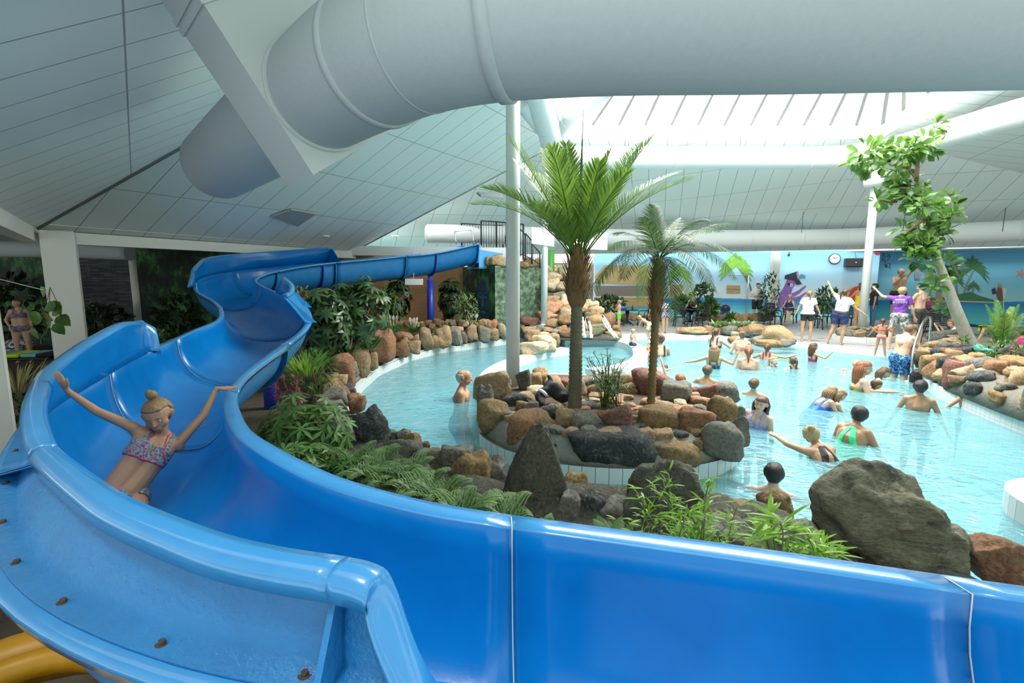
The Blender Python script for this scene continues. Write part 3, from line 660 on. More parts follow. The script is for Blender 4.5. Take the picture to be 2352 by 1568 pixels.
g.tube([P[0] + d * .30, P[0] + d * .27, P[0] + d * .18, P[0] + d * .06] + P, [.10, .25, .36, .415] + [r] * len(P), 64); mk('duct_tube', g, FAB, parent=big)
for f, dd in ((18.6, .028), (22.0, .008), (26.6, .032), (46, .03)):
    i = int(f); a = P[i].lerp(P[i + 1], f - i); d = (P[i + 1] - P[i]).normalized() * dd
    g = M(); g.tube([a - d * 1.2, a - d, a + d, a + d * 1.2], [r, r + dd * .5, r + dd * .5, r], 64); mk('seam_band', g, FAB, parent=big)
# slanting plenum box around it
axd = (P[12] - P[11]).normalized(); hz = V((axd.y * -1, axd.x, 0)); hz = V((-axd.y, axd.x, 0)) if V((-axd.y, axd.x, 0)).y > 0 else V((axd.y, -axd.x, 0))
cc = V((-1.69, 4.16, ZD)); dn = (hz * .56 - V((0, 0, 1)) * .83).normalized(); cr = axd.cross(dn).normalized()
g = M(); rings = []
for s_ in (-3.2, .47):
    c = cc + dn * s_; rings.append([c + axd * a + cr * b for a, b in ((-.29, -.45), (.29, -.45), (.29, .47), (-.29, .47))])
g.loft(rings, True, True)
PL = mat('plenum_white', (.56, .60, .58), .45)
box = mk('plenum_box', g, PL, label='white slanting metal plenum box clasping the huge grey fabric duct', cat='duct box')
g = M(); c = cc + dn * -.78
for sgn in (-1, 1): g.loft([[c + axd * a * 1.05 + cr * b * 1.03 + dn * (q + sgn * .035) for a, b in ((-.29, -.45), (.29, -.45), (.29, .47), (-.29, .47))] for q in (-.02, .02)], True, True)
mk('joint_flange', g, PL, parent=box)
g = M()
for sgn in (-1, 1): g.tube([cc + axd * .27 * sgn, cc + axd * .33 * sgn], .445, 48)
mk('collar', g, PL, parent=box)
for p in (P[4], P[7]):
    g = M(); g.cyl(p + V((0, 0, .5)), p + V((0, 0, 2.4)), .006, n=6); mk('hanger_wire', g, DARK, parent=big)
# white ducts round the roof light
a = W(1290, 362, 15.1); b = W(1640, 362, 15.1); c = W(1900, 362, 15.1); d = W(2040, 340, 14.2); e = W(2350, 245, 11.0); f = W(2800, 80, 8.5)
zt = b.z
for q in (a, c, d, e, f): q.z = zt
dk = pipe('round_duct', [a, b, c, W(1990, 352, 14.7), d, e, f], .335, FABW, 'white round duct running under the far edge of the roof light', rings=(.12, .3, .62, .8))
for x in (1435, 1700, 1930):
    p = W(x, 340, 15.1); g = M(); g.cyl((p.x, p.y, zt + .3), (p.x, p.y, 6.7), .008, n=6); mk('hanger_wire', g, DARK, parent=dk)
pipe('round_duct', [W(1225, 190, 9.5), W(1240, 240, 10.6), W(1262, 310, 12.4), W(1268, 350, 13.6)], .285, FABW, 'pale blue lit round duct dropping beside the centre column', rings=(.1, .55, .95))
pipe('round_duct', [W(1400, 195, 11.5), W(1330, 250, 13.2), W(1290, 300, 14.6), W(1282, 352, 15.0)], .24, FABW, 'thin white duct branch crossing in front of the roof light', rings=(.5,))
pipe('round_duct', [W(1195, 225, 10), W(1240, 290, 12.5)], .2, FABW, 'short white duct stub just right of the centre column top')
ez = 3.72
lo = [W(985, 540, 18.6), W(1060, 541, 18.8), W(1420, 548, 20.4), W(1640, 552, 20.8), W(1900, 555, 20.4), W(2100, 546, 19.0), W(2352, 535, 17.2), W(2700, 520, 15)]
for q in lo: q.z = 3.84
ld = pipe('round_duct', lo, .37, FABW, 'long pale duct hanging low in front of the far wall', rings=(.5, .56, .62, .76, .86), dome0=True)
for x in (1500, 1840, 2072, 2300):
    p = W(x, 552, 18.5 if x < 2000 else 16.5); g = M(); g.cyl((p.x, p.y, p.z + .3), (p.x, p.y, p.z + 1.1), .01, n=6); mk('hanger_wire', g, DARK, parent=ld)
pipe('round_duct', [W(-60, 570, 11.4), W(170, 574, 11.9), W(298, 580, 12.0)], .20, FAB, 'grey duct behind the left pillar in front of the slate wall', dome0=False)
for px, py, lab in ((672, 495, 'grey square speaker grille in the pale sloping ceiling'), (1125, 449, 'small grey grille in the ceiling left of the centre column')):
    pass
def on_patch(px, py, pts):
    a, b, c = pts; n = (b - a).cross(c - a).normalized(); d = ray(px, py); o = V((0, 0, CAMH)); return o + d * ((a - o).dot(n) / d.dot(n)), n
# ceiling grilles, lamps, boards
def ceil_tile(name, quad, mt, label, cat, tri):
    pp = [on_patch(x, y, tri)[0] for x, y in quad]; n = on_patch(*quad[0], tri)[1]
    if n.z > 0: n = -n
    g = M(); g.loft([[p - n * .05 for p in pp], [p + n * .03 for p in pp]], True, True); return mk(name, g, mt, label=label, cat=cat)
# ============================================================ rocks
def rockmat(name, c1, c2, c3, sc=1.0, vein=.3, strat=False):
    m = bpy.data.materials.new('rock_' + name); m.use_nodes = True; nt = m.node_tree; L = nt.links; b = nt.nodes['Principled BSDF']
    b.inputs['Roughness'].default_value = .72; b.inputs['Specular IOR Level'].default_value = .35
    tc = nd(nt, 'ShaderNodeTexCoord'); gx = nd(nt, 'ShaderNodeNewGeometry'); oi = nd(nt, 'ShaderNodeObjectInfo')
    vm = nd(nt, 'ShaderNodeVectorMath', operation='MULTIPLY_ADD'); vm.inputs[1].default_value = (sc, sc, sc * (3.2 if strat else 1))
    cb = nd(nt, 'ShaderNodeCombineXYZ'); mu = nd(nt, 'ShaderNodeMath', operation='MULTIPLY'); mu.inputs[1].default_value = 40
    L.new(oi.outputs['Random'], mu.inputs[0]); L.new(mu.outputs[0], cb.inputs[0]); L.new(mu.outputs[0], cb.inputs[1]); L.new(gx.outputs['Position'], vm.inputs[0]); L.new(cb.outputs[0], vm.inputs[2])
    n1 = nd(nt, 'ShaderNodeTexNoise', Scale=3.2, Detail=6.0, Roughness=.62, Distortion=.8); n2 = nd(nt, 'ShaderNodeTexNoise', Scale=26.0, Detail=6.0, Roughness=.7); n3 = nd(nt, 'ShaderNodeTexNoise', Scale=6.0, Detail=3.0, Distortion=2.0)
    for n in (n1, n2, n3): L.new(vm.outputs[0], n.inputs['Vector'])
    r = ramp(nt, L, n1.outputs[0], [(.30, c2), (.46, c1), (.58, c1), (.72, c3)])
    mx = nd(nt, 'ShaderNodeMix', data_type='RGBA', blend_type='MULTIPLY'); mx.inputs[0].default_value = 1; r2 = ramp(nt, L, n2.outputs[0], [(.28, (.45, .45, .45)), (.62, (1.25, 1.25, 1.25))])
    L.new(r, mx.inputs[6]); L.new(r2, mx.inputs[7])
    mv = nd(nt, 'ShaderNodeMix', data_type='RGBA'); rv = ramp(nt, L, n3.outputs[0], [(.485, (0, 0, 0)), (.5, (vein,) * 3), (.515, (0, 0, 0))]); L.new(rv, mv.inputs[0]); L.new(mx.outputs[2], mv.inputs[6]); mv.inputs[7].default_value = (.45, .42, .33, 1)
    hs = nd(nt, 'ShaderNodeHueSaturation'); mr = nd(nt, 'ShaderNodeMapRange'); mr.inputs['To Min'].default_value = .8; mr.inputs['To Max'].default_value = 1.25
    L.new(oi.outputs['Random'], mr.inputs[0]); L.new(mr.outputs[0], hs.inputs['Value']); L.new(mv.outputs[2], hs.inputs['Color']); L.new(hs.outputs[0], b.inputs['Base Color'])
    a = nd(nt, 'ShaderNodeMath', operation='MULTIPLY_ADD'); a.inputs[1].default_value = .35; L.new(n2.outputs[0], a.inputs[0]); L.new(n1.outputs[0], a.inputs[2])
    bp = nd(nt, 'ShaderNodeBump', Strength=1.0, Distance=.06); L.new(a.outputs[0], bp.inputs['Height']); L.new(bp.outputs[0], b.inputs['Normal'])
    return m
RK = dict(
    tan=rockmat('tan', (.36, .24, .13), (.20, .13, .07), (.50, .38, .24)), ochre=rockmat('ochre', (.30, .19, .08), (.11, .085, .055), (.42, .31, .17)),
    rust=rockmat('rust', (.25, .12, .06), (.10, .065, .045), (.40, .26, .14)), red=rockmat('red', (.20, .085, .06), (.10, .055, .045), (.34, .20, .14)),
    grey=rockmat('grey', (.17, .16, .13), (.07, .07, .06), (.30, .28, .22)), dark=rockmat('dark', (.045, .05, .052), (.02, .022, .025), (.13, .14, .13), vein=.5),
    olive=rockmat('olive', (.17, .16, .10), (.06, .06, .04), (.34, .30, .20), strat=True), pale=rockmat('pale', (.50, .40, .26), (.32, .24, .15), (.62, .54, .42)),
    pink=rockmat('pink', (.44, .22, .12), (.30, .15, .09), (.52, .34, .22)), slate=rockmat('slate', (.085, .085, .06), (.035, .037, .028), (.22, .21, .15), sc=1.2))
RMESH = {}
def rock_mesh(seed, sub=3, style='n'):
    key = (seed, sub, style)
    if key in RMESH: return RMESH[key]
    import bmesh
    rr = random.Random(seed * 31 + 5); bm = bmesh.new(); bmesh.ops.create_icosphere(bm, subdivisions=sub, radius=1)
    planes = []
    for ax_ in ((1, 0, 0), (-1, 0, 0), (0, 1, 0), (0, -1, 0), (0, 0, 1), (0, 0, -1)):
        n = (V(ax_) + V((rr.gauss(0, .22), rr.gauss(0, .22), rr.gauss(0, .22)))).normalized(); planes.append((n, rr.uniform(.72, .86)))
    for _ in range(7):
        n = V((rr.gauss(0, 1), rr.gauss(0, 1), rr.gauss(0, 1))).normalized(); planes.append((n, rr.uniform(.78, 1.05)))
    off = V((rr.uniform(0, 90), rr.uniform(0, 90), rr.uniform(0, 90)))
    for v in bm.verts:
        d = v.co.normalized(); acc = 0; k = 22
        vals = [pd / max(.12, n.dot(d)) for n, pd in planes if n.dot(d) > .12] + [1.3]
        m = -math.log(sum(math.exp(-k * x) for x in vals)) / k
        p = d * m; nz = noise.fractal(p * 1.9 + off, 1.0, 2.0, 5) * {'n': .085, 'peak': .09}.get(style, .15) + noise.noise(p * 1.3 + off) * .10
        q = p * 5 + off; nz -= .045 * max(0, 1 - abs(noise.noise(q)) * 7)
        v.co = p + d * nz
    mx = [max(abs(v.co[i]) for v in bm.verts) for i in range(3)]
    for v in bm.verts: v.co = V([v.co[i] / mx[i] for i in range(3)])
    if style == 'peak':
        for v in bm.verts:
            h = (v.co.z + 1) / 2; s_ = 1.05 - .86 * h ** 1.5; v.co.x = v.co.x * s_ + .30 * (h - .5); v.co.y *= s_
    if style == 'dome':
        for v in bm.verts:
            h = (v.co.z + 1) / 2; s_ = 1.04 - .42 * h ** 2.2; v.co.x = v.co.x * s_; v.co.y *= s_
    me = bpy.data.meshes.new('rock'); bm.to_mesh(me); bm.free(); me.materials.append(RK['tan'])
    for p in me.polygons: p.use_smooth = True
    RMESH[key] = me; return me
RSEED = [0]
def rock(name, pos, size, mt, parent=None, rz=None, tilt=0.0, style='n', sub=3, seed=None, label=None, cat=None, group=None):
    RSEED[0] += 1; sd_ = RSEED[0] if seed is None else seed
    me = rock_mesh(sd_ % 14 if sub < 4 and style == 'n' else sd_, sub, style)
    o = bpy.data.objects.new(name, me); COL.objects.link(o)
    o.material_slots[0].link = 'OBJECT'; o.material_slots[0].material = RK[mt]
    rr = random.Random(sd_ + 77); q = Euler((rr.uniform(-tilt, tilt), rr.uniform(-tilt, tilt), rr.uniform(0, 0.5) if rz is None else rz))
    c = V(pos) + V((0, 0, size[2] / 2))
    if parent is not None: o.parent = parent; c = wm(parent).inverted() @ c
    o.location = c; o.rotation_euler = q; o.scale = (size[0] / 2, size[1] / 2, size[2] / 2)
    return tag(o, label, cat, group)
def rockpx(name, cx, b, w, h, mt, z=0.0, parent=None, dep=.8, t=None, **kw):
    """stone whose foot is seen at (cx, b) and w by h picture units large"""
    t = t or Tz(cx, b, z); p = W(cx, b, t); sw = w * t / FPX * (1.22 if parent else 1.12); sh = h * t / FPX * (1.2 if parent else 1.1)
    d = max(.5 * sw, min(dep * sw, 1.3 * sh)); dr = V((p.x, p.y, 0)).normalized()
    return rock(name, p + dr * d * .35 - V((0, 0, sh * .06)), (sw, d, sh), mt, parent, rz=-atan2(p.x, p.y) * .6, **kw)
# ---- rock wall along the left of the pool
lw = thing('rock_wall', 'long mortared wall of brown stones curving along the left pool edge', 'rock wall', G(900, 830, 0))
LW = [(786, 898, 55, 72, 'rust'), (765, 906, 36, 42, 'dark'), (819, 872, 56, 77, 'tan'), (857, 858, 24, 42, 'tan'), (842, 832, 36, 46, 'tan'), (880, 842, 52, 78, 'rust'), (922, 824, 36, 36, 'rust'), (928, 795, 42, 32, 'pink'), (951, 816, 28, 30, 'tan'),
      (957, 796, 20, 26, 'pale'), (980, 806, 27, 48, 'tan'), (1007, 802, 30, 30, 'ochre'), (1001, 782, 18, 24, 'tan'), (1020, 799, 30, 48, 'tan'), (1045, 795, 28, 38, 'grey'), (1048, 770, 30, 20, 'pink'), (1065, 790, 15, 26, 'grey'), (1083, 788, 25, 38, 'tan'),
      (1110, 787, 27, 36, 'grey'), (1131, 760, 26, 24, 'pink'), (1133, 783, 27, 28, 'tan'), (1153, 779, 20, 38, 'pale'), (1172, 778, 20, 30, 'tan'), (1199, 777, 16, 30, 'grey'), (800, 912, 30, 24, 'dark'), (818, 932, 34, 22, 'rust'), (900, 812, 22, 26, 'grey'), (968, 783, 18, 18, 'pale'), (1095, 760, 20, 16, 'tan'), (1030, 768, 14, 14, 'ochre'), (1166, 752, 20, 18, 'pale')]
g = M(); cpts = [p for p in cop if p.x < G(1195, 775).x]; n = len(cpts); rings = []
for i, p in enumerate(cpts):
    t = (cpts[min(i + 1, n - 1)] - cpts[max(i - 1, 0)]); t.z = 0; t.normalize(); o = V((t.y, -t.x, 0)); hh = .20 + .05 * sin(i * 1.7)
    rings.append([p + o * .05, p + o * .16 + V((0, 0, hh)), p + o * .5 + V((0, 0, hh)), p + o * .6])
g.loft(rings, True, True, True); mk('mortar_core', g, CONC, parent=lw)
for i, p in enumerate(cpts):
    if i % 2 == 0: rock('stone', p + V((-.32 + .1 * sin(i), .12, .06)), (R.uniform(.3, .45), R.uniform(.3, .4), R.uniform(.25, .42)), R.choice(['tan', 'rust', 'grey', 'ochre', 'tan']), lw, tilt=.3)
for cx, b, w, h, c in LW: rockpx('stone', cx, b - (2 if b > 800 else 0), w, h, c, z=(.02 if b > 776 else .3), parent=lw, tilt=.15)
# second low wall behind the blue post
lw2 = thing('rock_wall', 'low stone wall at the foot of the brown wall behind the blue slide post', 'rock wall', W(1000, 745, 15.5))
for k in range(26):
    cx = 880 + k * 9.5; rockpx('stone', cx, 752 + R.uniform(-4, 4), 17, R.uniform(13, 18), R.choice(['tan', 'pale', 'ochre', 'pink']), z=0, parent=lw2, t=16.6 - .02 * k + R.uniform(-.1, .1))
# ---- waterfall mound
wfm = thing('waterfall_mound', 'heap of stacked boulders with small waterfall at the back of the pool', 'rock mound', G(1330, 776, 0))
WM = [(1270, 724, 36, 29, 'pink'), (1300, 731, 27, 18, 'pale'), (1295, 750, 30, 24, 'ochre'), (1250, 736, 29, 17, 'pink'), (1219, 752, 38, 20, 'red'), (1266, 755, 32, 19, 'tan'), (1273, 735, 18, 12, 'pale'), (1217, 772, 28, 18, 'tan'), (1240, 766, 22, 16, 'grey'),
      (1260, 770, 22, 14, 'tan'), (1280, 774, 26, 14, 'grey'), (1290, 763, 24, 12, 'ochre'), (1300, 775, 28, 13, 'rust'), (1364, 748, 37, 18, 'ochre'), (1373, 771, 40, 24, 'olive'), (1352, 735, 18, 14, 'grey'), (1364, 731, 20, 22, 'tan'), (1375, 719, 18, 13, 'pale'), (1365, 708, 18, 13, 'pale'),
      (1396, 755, 30, 30, 'rust'), (1413, 765, 18, 16, 'ochre'), (1269, 671, 28, 25, 'pale'), (1291, 673, 26, 22, 'pale'), (1272, 651, 32, 22, 'pale'), (1262, 629, 14, 17, 'pale'), (1282, 686, 30, 13, 'grey'), (1266, 700, 22, 18, 'tan'), (1282, 697, 18, 13, 'tan'), (1303, 705, 26, 26, 'pale'), (1286, 708, 22, 14, 'tan'),
      (1305, 718, 20, 14, 'tan'), (1292, 640, 18, 22, 'pale'), (1305, 655, 16, 18, 'tan'), (1315, 690, 22, 20, 'pale'), (1330, 700, 20, 18, 'tan'), (1345, 706, 18, 16, 'pale'), (1335, 722, 26, 18, 'tan'), (1320, 740, 24, 20, 'pale'), (1335, 758, 24, 18, 'grey'), (1320, 772, 26, 14, 'grey'), (1342, 776, 26, 12, 'ochre'), (1405, 776, 34, 12, 'ochre'), (1385, 738, 20, 14, 'tan'), (1350, 778, 20, 10, 'tan'), (1262, 712, 16, 12, 'grey')]
for cx, b, w, h, c in WM:
    t = 15.9 + (776 - b) * .016 + abs(cx - 1330) * .003; rockpx('stone', cx, b, w * 1.15, h * 1.15, c, t=t, parent=wfm, dep=1.3, tilt=.2)
g = M(); rings = []
for b, x0_, x1_ in ((780, 1205, 1425), (750, 1215, 1410), (720, 1245, 1385), (700, 1255, 1370), (670, 1258, 1318), (640, 1258, 1305), (622, 1258, 1285)):
    t = 16.05 + (776 - b) * .018; a_, c_ = W(x0_, b, t), W(x1_, b, t); rings.append([a_, (a_ + c_) / 2 - V((0, .05, 0)), c_, c_ + V((0, 1.1, 0)), a_ + V((0, 1.1, 0))])
g.loft(rings, True, True, True); mk('mortar_core', g, CONC, parent=wfm)
WFALL = mat('falling_water', (.85, .92, .94), .15, trans=.0, bump=.8, bs=30, stretch=(6, 6, .6))
for pts, wd_ in (([(1338, 728, 15.95), (1340, 738, 15.8), (1342, 755, 15.65), (1345, 776, 15.6)], .09), ([(1385, 724, 15.95), (1392, 738, 15.75), (1402, 756, 15.6), (1418, 776, 15.5)], .10), ([(1352, 735, 15.8), (1356, 752, 15.6), (1358, 776, 15.5)], .03)):
    P_ = catmull([W(*q) for q in pts], 5)
    for k in range(15):
        g = M(); ox = R.uniform(-1, 1) * wd_; g.tube([p + V((ox + R.uniform(-.02, .02), R.uniform(-.03, .03), 0)) for p in P_[R.randint(0, 3):]], .009, 5); mk('water_strand', g, WFALL, parent=wfm)
lr_ = thing('layered_rock', 'pale layered rock on the white basin wall right of the centre column', 'rock', G(1237, 820, 0))
for cx, b, w, h, c in ((1225, 821, 62, 34, 'pale'), (1252, 806, 56, 34, 'pale'), (1222, 795, 46, 34, 'tan'), (1270, 800, 30, 32, 'tan'), (1238, 786, 56, 22, 'pale'), (1262, 784, 34, 16, 'pale')): rockpx('stone', cx, b, w, h, c, t=13.2 + (821 - b) * .03, parent=lr_, dep=.8, tilt=.15, sub=4)
# ---- island
isl = thing('rock_planter', 'round island planter wall of big mortared stones carrying the two palms', 'rock planter', (IC.x, IC.y, -.02))
g = M(); rings = []
for s_, z_ in ((.985, -.03), (.95, .10), (.92, .20), (.87, .25)): rings.append([V((IC.x + (p.x - IC.x) * s_, IC.y + (p.y - IC.y) * s_, z_)) for p in ISL])
g.loft(rings, True, True, True); mk('mortar_core', g, MORT, parent=isl); g = M(); g.loft([[V((IC.x + (p.x - IC.x) * s_, IC.y + (p.y - IC.y) * s_, z_)) for p in ISL] for s_, z_ in ((.80, .20), (.78, .262))], True, True); mk('planting_bed', g, SOIL, parent=isl)
IS = [(1135, 1006, 72, 78, 'ochre', 0), (1226, 1032, 118, 76, 'rust', 0), (1296, 1046, 38, 42, 'grey', 0), (1398, 1068, 172, 72, 'dark', 0), (1540, 1071, 116, 44, 'ochre', 0), (1590, 1056, 52, 50, 'ochre', 0), (1653, 1062, 84, 86, 'grey', 0), (1694, 1040, 40, 78, 'grey', 0), (1497, 1031, 104, 34, 'dark', 0), (1551, 1030, 30, 24, 'tan', 0),
      (1183, 945, 60, 38, 'dark', 1), (1202, 957, 32, 36, 'ochre', 1), (1220, 961, 32, 34, 'grey', 1), (1258, 976, 52, 40, 'dark', 1), (1298, 994, 42, 50, 'tan', 1), (1349, 1000, 74, 46, 'grey', 1), (1417, 1005, 68, 68, 'red', 1), (1468, 1000, 26, 26, 'grey', 1), (1508, 1000, 96, 56, 'ochre', 1), (1598, 1005, 74, 66, 'rust', 1), (1655, 984, 62, 68, 'ochre', 1),
      (1133, 935, 78, 74, 'tan', 1), (1148, 928, 44, 62, 'grey', 1), (1115, 960, 34, 70, 'grey', 1), (1694, 985, 30, 50, 'grey', 1), (1170, 975, 50, 30, 'grey', 1)]
for cx, b, w, h, c, lv in IS: rockpx('stone', cx, b, w, h, c, z=(-.02 if lv == 0 else .17), parent=isl, dep=.55, tilt=.06)
IB = [(1204, 908, 30, 54, 'grey'), (1227, 898, 36, 40, 'tan'), (1245, 893, 36, 44, 'ochre'), (1272, 914, 48, 42, 'tan'), (1322, 920, 44, 46, 'tan'), (1357, 896, 44, 30, 'grey'), (1300, 900, 34, 26, 'red'), (1416, 893, 78, 34, 'ochre'), (1372, 922, 46, 36, 'rust'), (1440, 915, 40, 30, 'rust'), (1490, 917, 78, 60, 'red'), (1552, 936, 64, 56, 'grey'),
      (1592, 922, 36, 32, 'red'), (1606, 942, 42, 30, 'rust'), (1628, 928, 38, 40, 'red'), (1662, 928, 58, 46, 'grey'), (1235, 925, 44, 34, 'pale'), (1210, 930, 40, 26, 'tan')]
for cx, b, w, h, c in IB: rockpx('stone', cx, b, w, h, c, z=.18, parent=isl, tilt=.2)
for k in range(64):
    cx = R.uniform(1270, 1640); b = R.uniform(925, 975) - abs(cx - 1450) * .06
    rockpx('stone', cx, b, R.uniform(26, 50), R.uniform(12, 22), R.choice(['pale', 'tan', 'tan', 'pink', 'grey']), z=.22, parent=isl, dep=1.0)
for i in range(0, len(ISL), 2):
    p = ISL[i]
    if p.y < IC.y + .3:
        for lv in (0, 1):
            q = IC.lerp(p, .90 - .05 * lv); rock('stone', (q.x, q.y, .0 + .17 * lv), (R.uniform(.2, .34), .2, R.uniform(.14, .2)), R.choice(['grey', 'tan', 'dark', 'ochre', 'grey']), isl, rz=atan2(p.y - IC.y, p.x - IC.x) + pi / 2, tilt=.1)
g = M(); edge = catmull([G(x, y, 0) for x, y in [(850, 1000), (930, 1062), (1030, 1108), (1150, 1153), (1385, 1164), (1560, 1178), (1722, 1204), (1900, 1250), (2110, 1316), (2400, 1405)]], 6); rings = []
for i, p in enumerate(edge):
    t = (edge[min(i + 1, len(edge) - 1)] - edge[max(0, i - 1)]); t.z = 0; t.normalize(); o = V((t.y, -t.x, 0)); h = .20 + .10 * noise.noise(V((i * .5, 3, 1))) + (0.10 if 15 < i < 40 else 0)
    rings.append([p + o * .02 + V((0, 0, -.1))] + [p + o * w_ + V((0, 0, h * f + .05 * noise.noise(V((i * .9, w_ * 7, 2)))) ) for w_, f in ((.08, .7), (.2, 1), (.4, .95), (.6, .6), (.85, .1))] + [p + o * 1.0 + V((0, 0, -.1))])
g.loft(rings, True, True, True); mk('mortar_bank', g, rockmat('bank', (.075, .07, .05), (.035, .033, .025), (.17, .15, .11)), label='low rough mortar bank between the near boulders and the water', cat='rock bank')
# ---- loose boulders on the near bank: each one its own thing
NB = [(858, 1050, 98, 120, 'dark', 'dome', 'black rounded boulder at the left end of the near rock bank'), (822, 952, 36, 40, 'rust', 'n', 'small brown rock just behind the black rounded boulder'),
      (900, 1020, 34, 34, 'grey', 'n', 'small grey stone right beside the black rounded boulder'), (925, 1024, 36, 36, 'grey', 'n', 'little grey brown stone topping the mortar bank near the ferns, second from the black boulder'), (947, 1034, 42, 40, 'ochre', 'n', 'round ochre stone third in the row after the black boulder'), (970, 1052, 36, 38, 'rust', 'n', 'rust pointed stone ending the row of small stones after the black boulder'),
      (926, 1085, 104, 70, 'grey', 'dome', 'wide grey mortar covered mass under the row of small stones'), (995, 1100, 80, 72, 'olive', 'n', 'olive brown boulder above the ferns'), (1050, 1108, 72, 80, 'grey', 'n', 'leaning grey boulder between the olive boulder and the pointed one'), (1085, 1150, 100, 112, 'ochre', 'dome', 'dark ochre boulder in front of the leaning grey boulder'),
      (1142, 1128, 56, 78, 'grey', 'n', 'rough grey boulder touching the left side of the pointed one'), (1228, 1225, 172, 240, 'slate', 'peak', 'tall pointed slate boulder in the centre of the near bank'), (1326, 1150, 58, 62, 'ochre', 'n', 'egg shaped brown stone right of the pointed slate boulder'), (1308, 1235, 56, 105, 'grey', 'n', 'narrow grey stone under the egg shaped brown stone'),
      (1355, 1230, 74, 108, 'dark', 'n', 'dark angular boulder right of the egg shaped stone'), (1408, 1168, 44, 50, 'tan', 'n', 'small tan stone on top of the grey rubble stone'), (1410, 1235, 74, 90, 'grey', 'n', 'grey rubble stone between two dark boulders'), (1510, 1236, 190, 170, 'slate', 'dome', 'big dark boulder behind the bamboo shoots'),
      (1694, 1204, 96, 52, 'tan', 'n', 'flat tan stone beside the swimmer at the near bank'), (1782, 1200, 88, 70, 'ochre', 'dome', 'rounded yellow brown boulder beside the near swimmer'), (1780, 1330, 200, 130, 'grey', 'dome', 'broad grey boulder filling the bank left of the huge one'), (1640, 1300, 150, 110, 'grey', 'n', 'shaded grey boulder behind the lower bamboo leaves'),
      (2000, 1345, 322, 256, 'olive', 'dome', 'huge rugged grey green boulder on the right of the near bank'), (2140, 1345, 130, 140, 'olive', 'n', 'dark shoulder boulder right against the huge rugged boulder'), (2268, 1350, 132, 108, 'rust', 'n', 'rust brown wedge boulder near the right end of the bank'), (2352, 1345, 110, 92, 'grey', 'n', 'grey boulder cut by the right edge of the picture')]
for i, (cx, b, w, h, c, st, lab) in enumerate(NB):
    rockpx('boulder', cx, b, w, h, c, z=0, style=st, sub=5 if w > 120 else 4, seed=200 + i, dep=.75, label=lab, cat='rock', group='boulders on the near bank')
# ---- right bank
rw = thing('rock_wall', 'mortared bank of mixed brown and grey stones under the leaning tree', 'rock wall', G(2230, 880, 0))
RB = [(2113, 846, 24, 30, 'grey', 0), (2127, 862, 26, 38, 'ochre', 0), (2153, 880, 44, 50, 'rust', 0), (2155, 828, 36, 26, 'dark', 1), (2166, 852, 26, 26, 'dark', 1), (2194, 897, 42, 66, 'red', 0), (2206, 836, 28, 20, 'ochre', 1), (2238, 832, 38, 18, 'pink', 1), (2268, 836, 34, 18, 'dark', 1), (2240, 880, 50, 50, 'tan', 0), (2240, 900, 24, 20, 'ochre', 0),
      (2274, 858, 28, 22, 'red', 1), (2286, 912, 58, 62, 'pale', 0), (2310, 840, 50, 22, 'tan', 1), (2331, 858, 50, 32, 'ochre', 1), (2340, 935, 52, 74, 'tan', 0), (2332, 826, 44, 30, 'grey', 2), (2144, 803, 28, 17, 'tan', 2), (2176, 809, 26, 18, 'grey', 2), (2190, 825, 28, 20, 'tan', 2), (2182, 798, 54, 16, 'pale', 2), (2178, 786, 58, 24, 'slate', 2), (2203, 815, 32, 22, 'dark', 2),
      (2120, 826, 24, 24, 'tan', 1), (2123, 806, 18, 14, 'ochre', 2), (2272, 818, 64, 12, 'tan', 2), (2135, 838, 24, 20, 'ochre', 1), (2180, 868, 26, 30, 'ochre', 0), (2215, 850, 24, 20, 'tan', 1), (2258, 896, 26, 26, 'tan', 0), (2300, 870, 40, 26, 'rust', 1), (2400, 980, 70, 100, 'grey', 0), (2410, 870, 60, 50, 'tan', 1)]
ZL = (.03, .30, .42)
for cx, b, w, h, c, lv in RB: rockpx('stone', cx, b, w * 1.08, h * 1.08, c, z=ZL[lv], parent=rw, tilt=.15)
g = M(); rbp = [G(x, y, .03) for x, y in ((2108, 832), (2116, 852), (2150, 888), (2220, 920), (2352, 972), (2600, 1050))]; rbp = catmull(rbp, 4); rings = []
for p in rbp: rings.append([p + V((.12, .05, -.02)), p + V((.30, .12, .30)), p + V((.75, .3, .40)), p + V((2.4, .9, .42)), p + V((2.6, 1.0, 0))])
g.loft(rings, True, True, True); mk('mortar_core', g, CONC, parent=rw)
for i, p in enumerate(rbp):
    if i % 2 == 0 and p.x < 12.6:
        for lv, (ox, oy) in enumerate(((.22, .10), (.42, .2), (.8, .35), (1.2, .5))): rock('stone', p + V((ox, oy, .08 + .14 * min(lv, 2))), (R.uniform(.26, .44), R.uniform(.24, .4), R.uniform(.18, .3)), R.choice(['tan', 'ochre', 'rust', 'grey', 'dark', 'pale']), rw, tilt=.3)
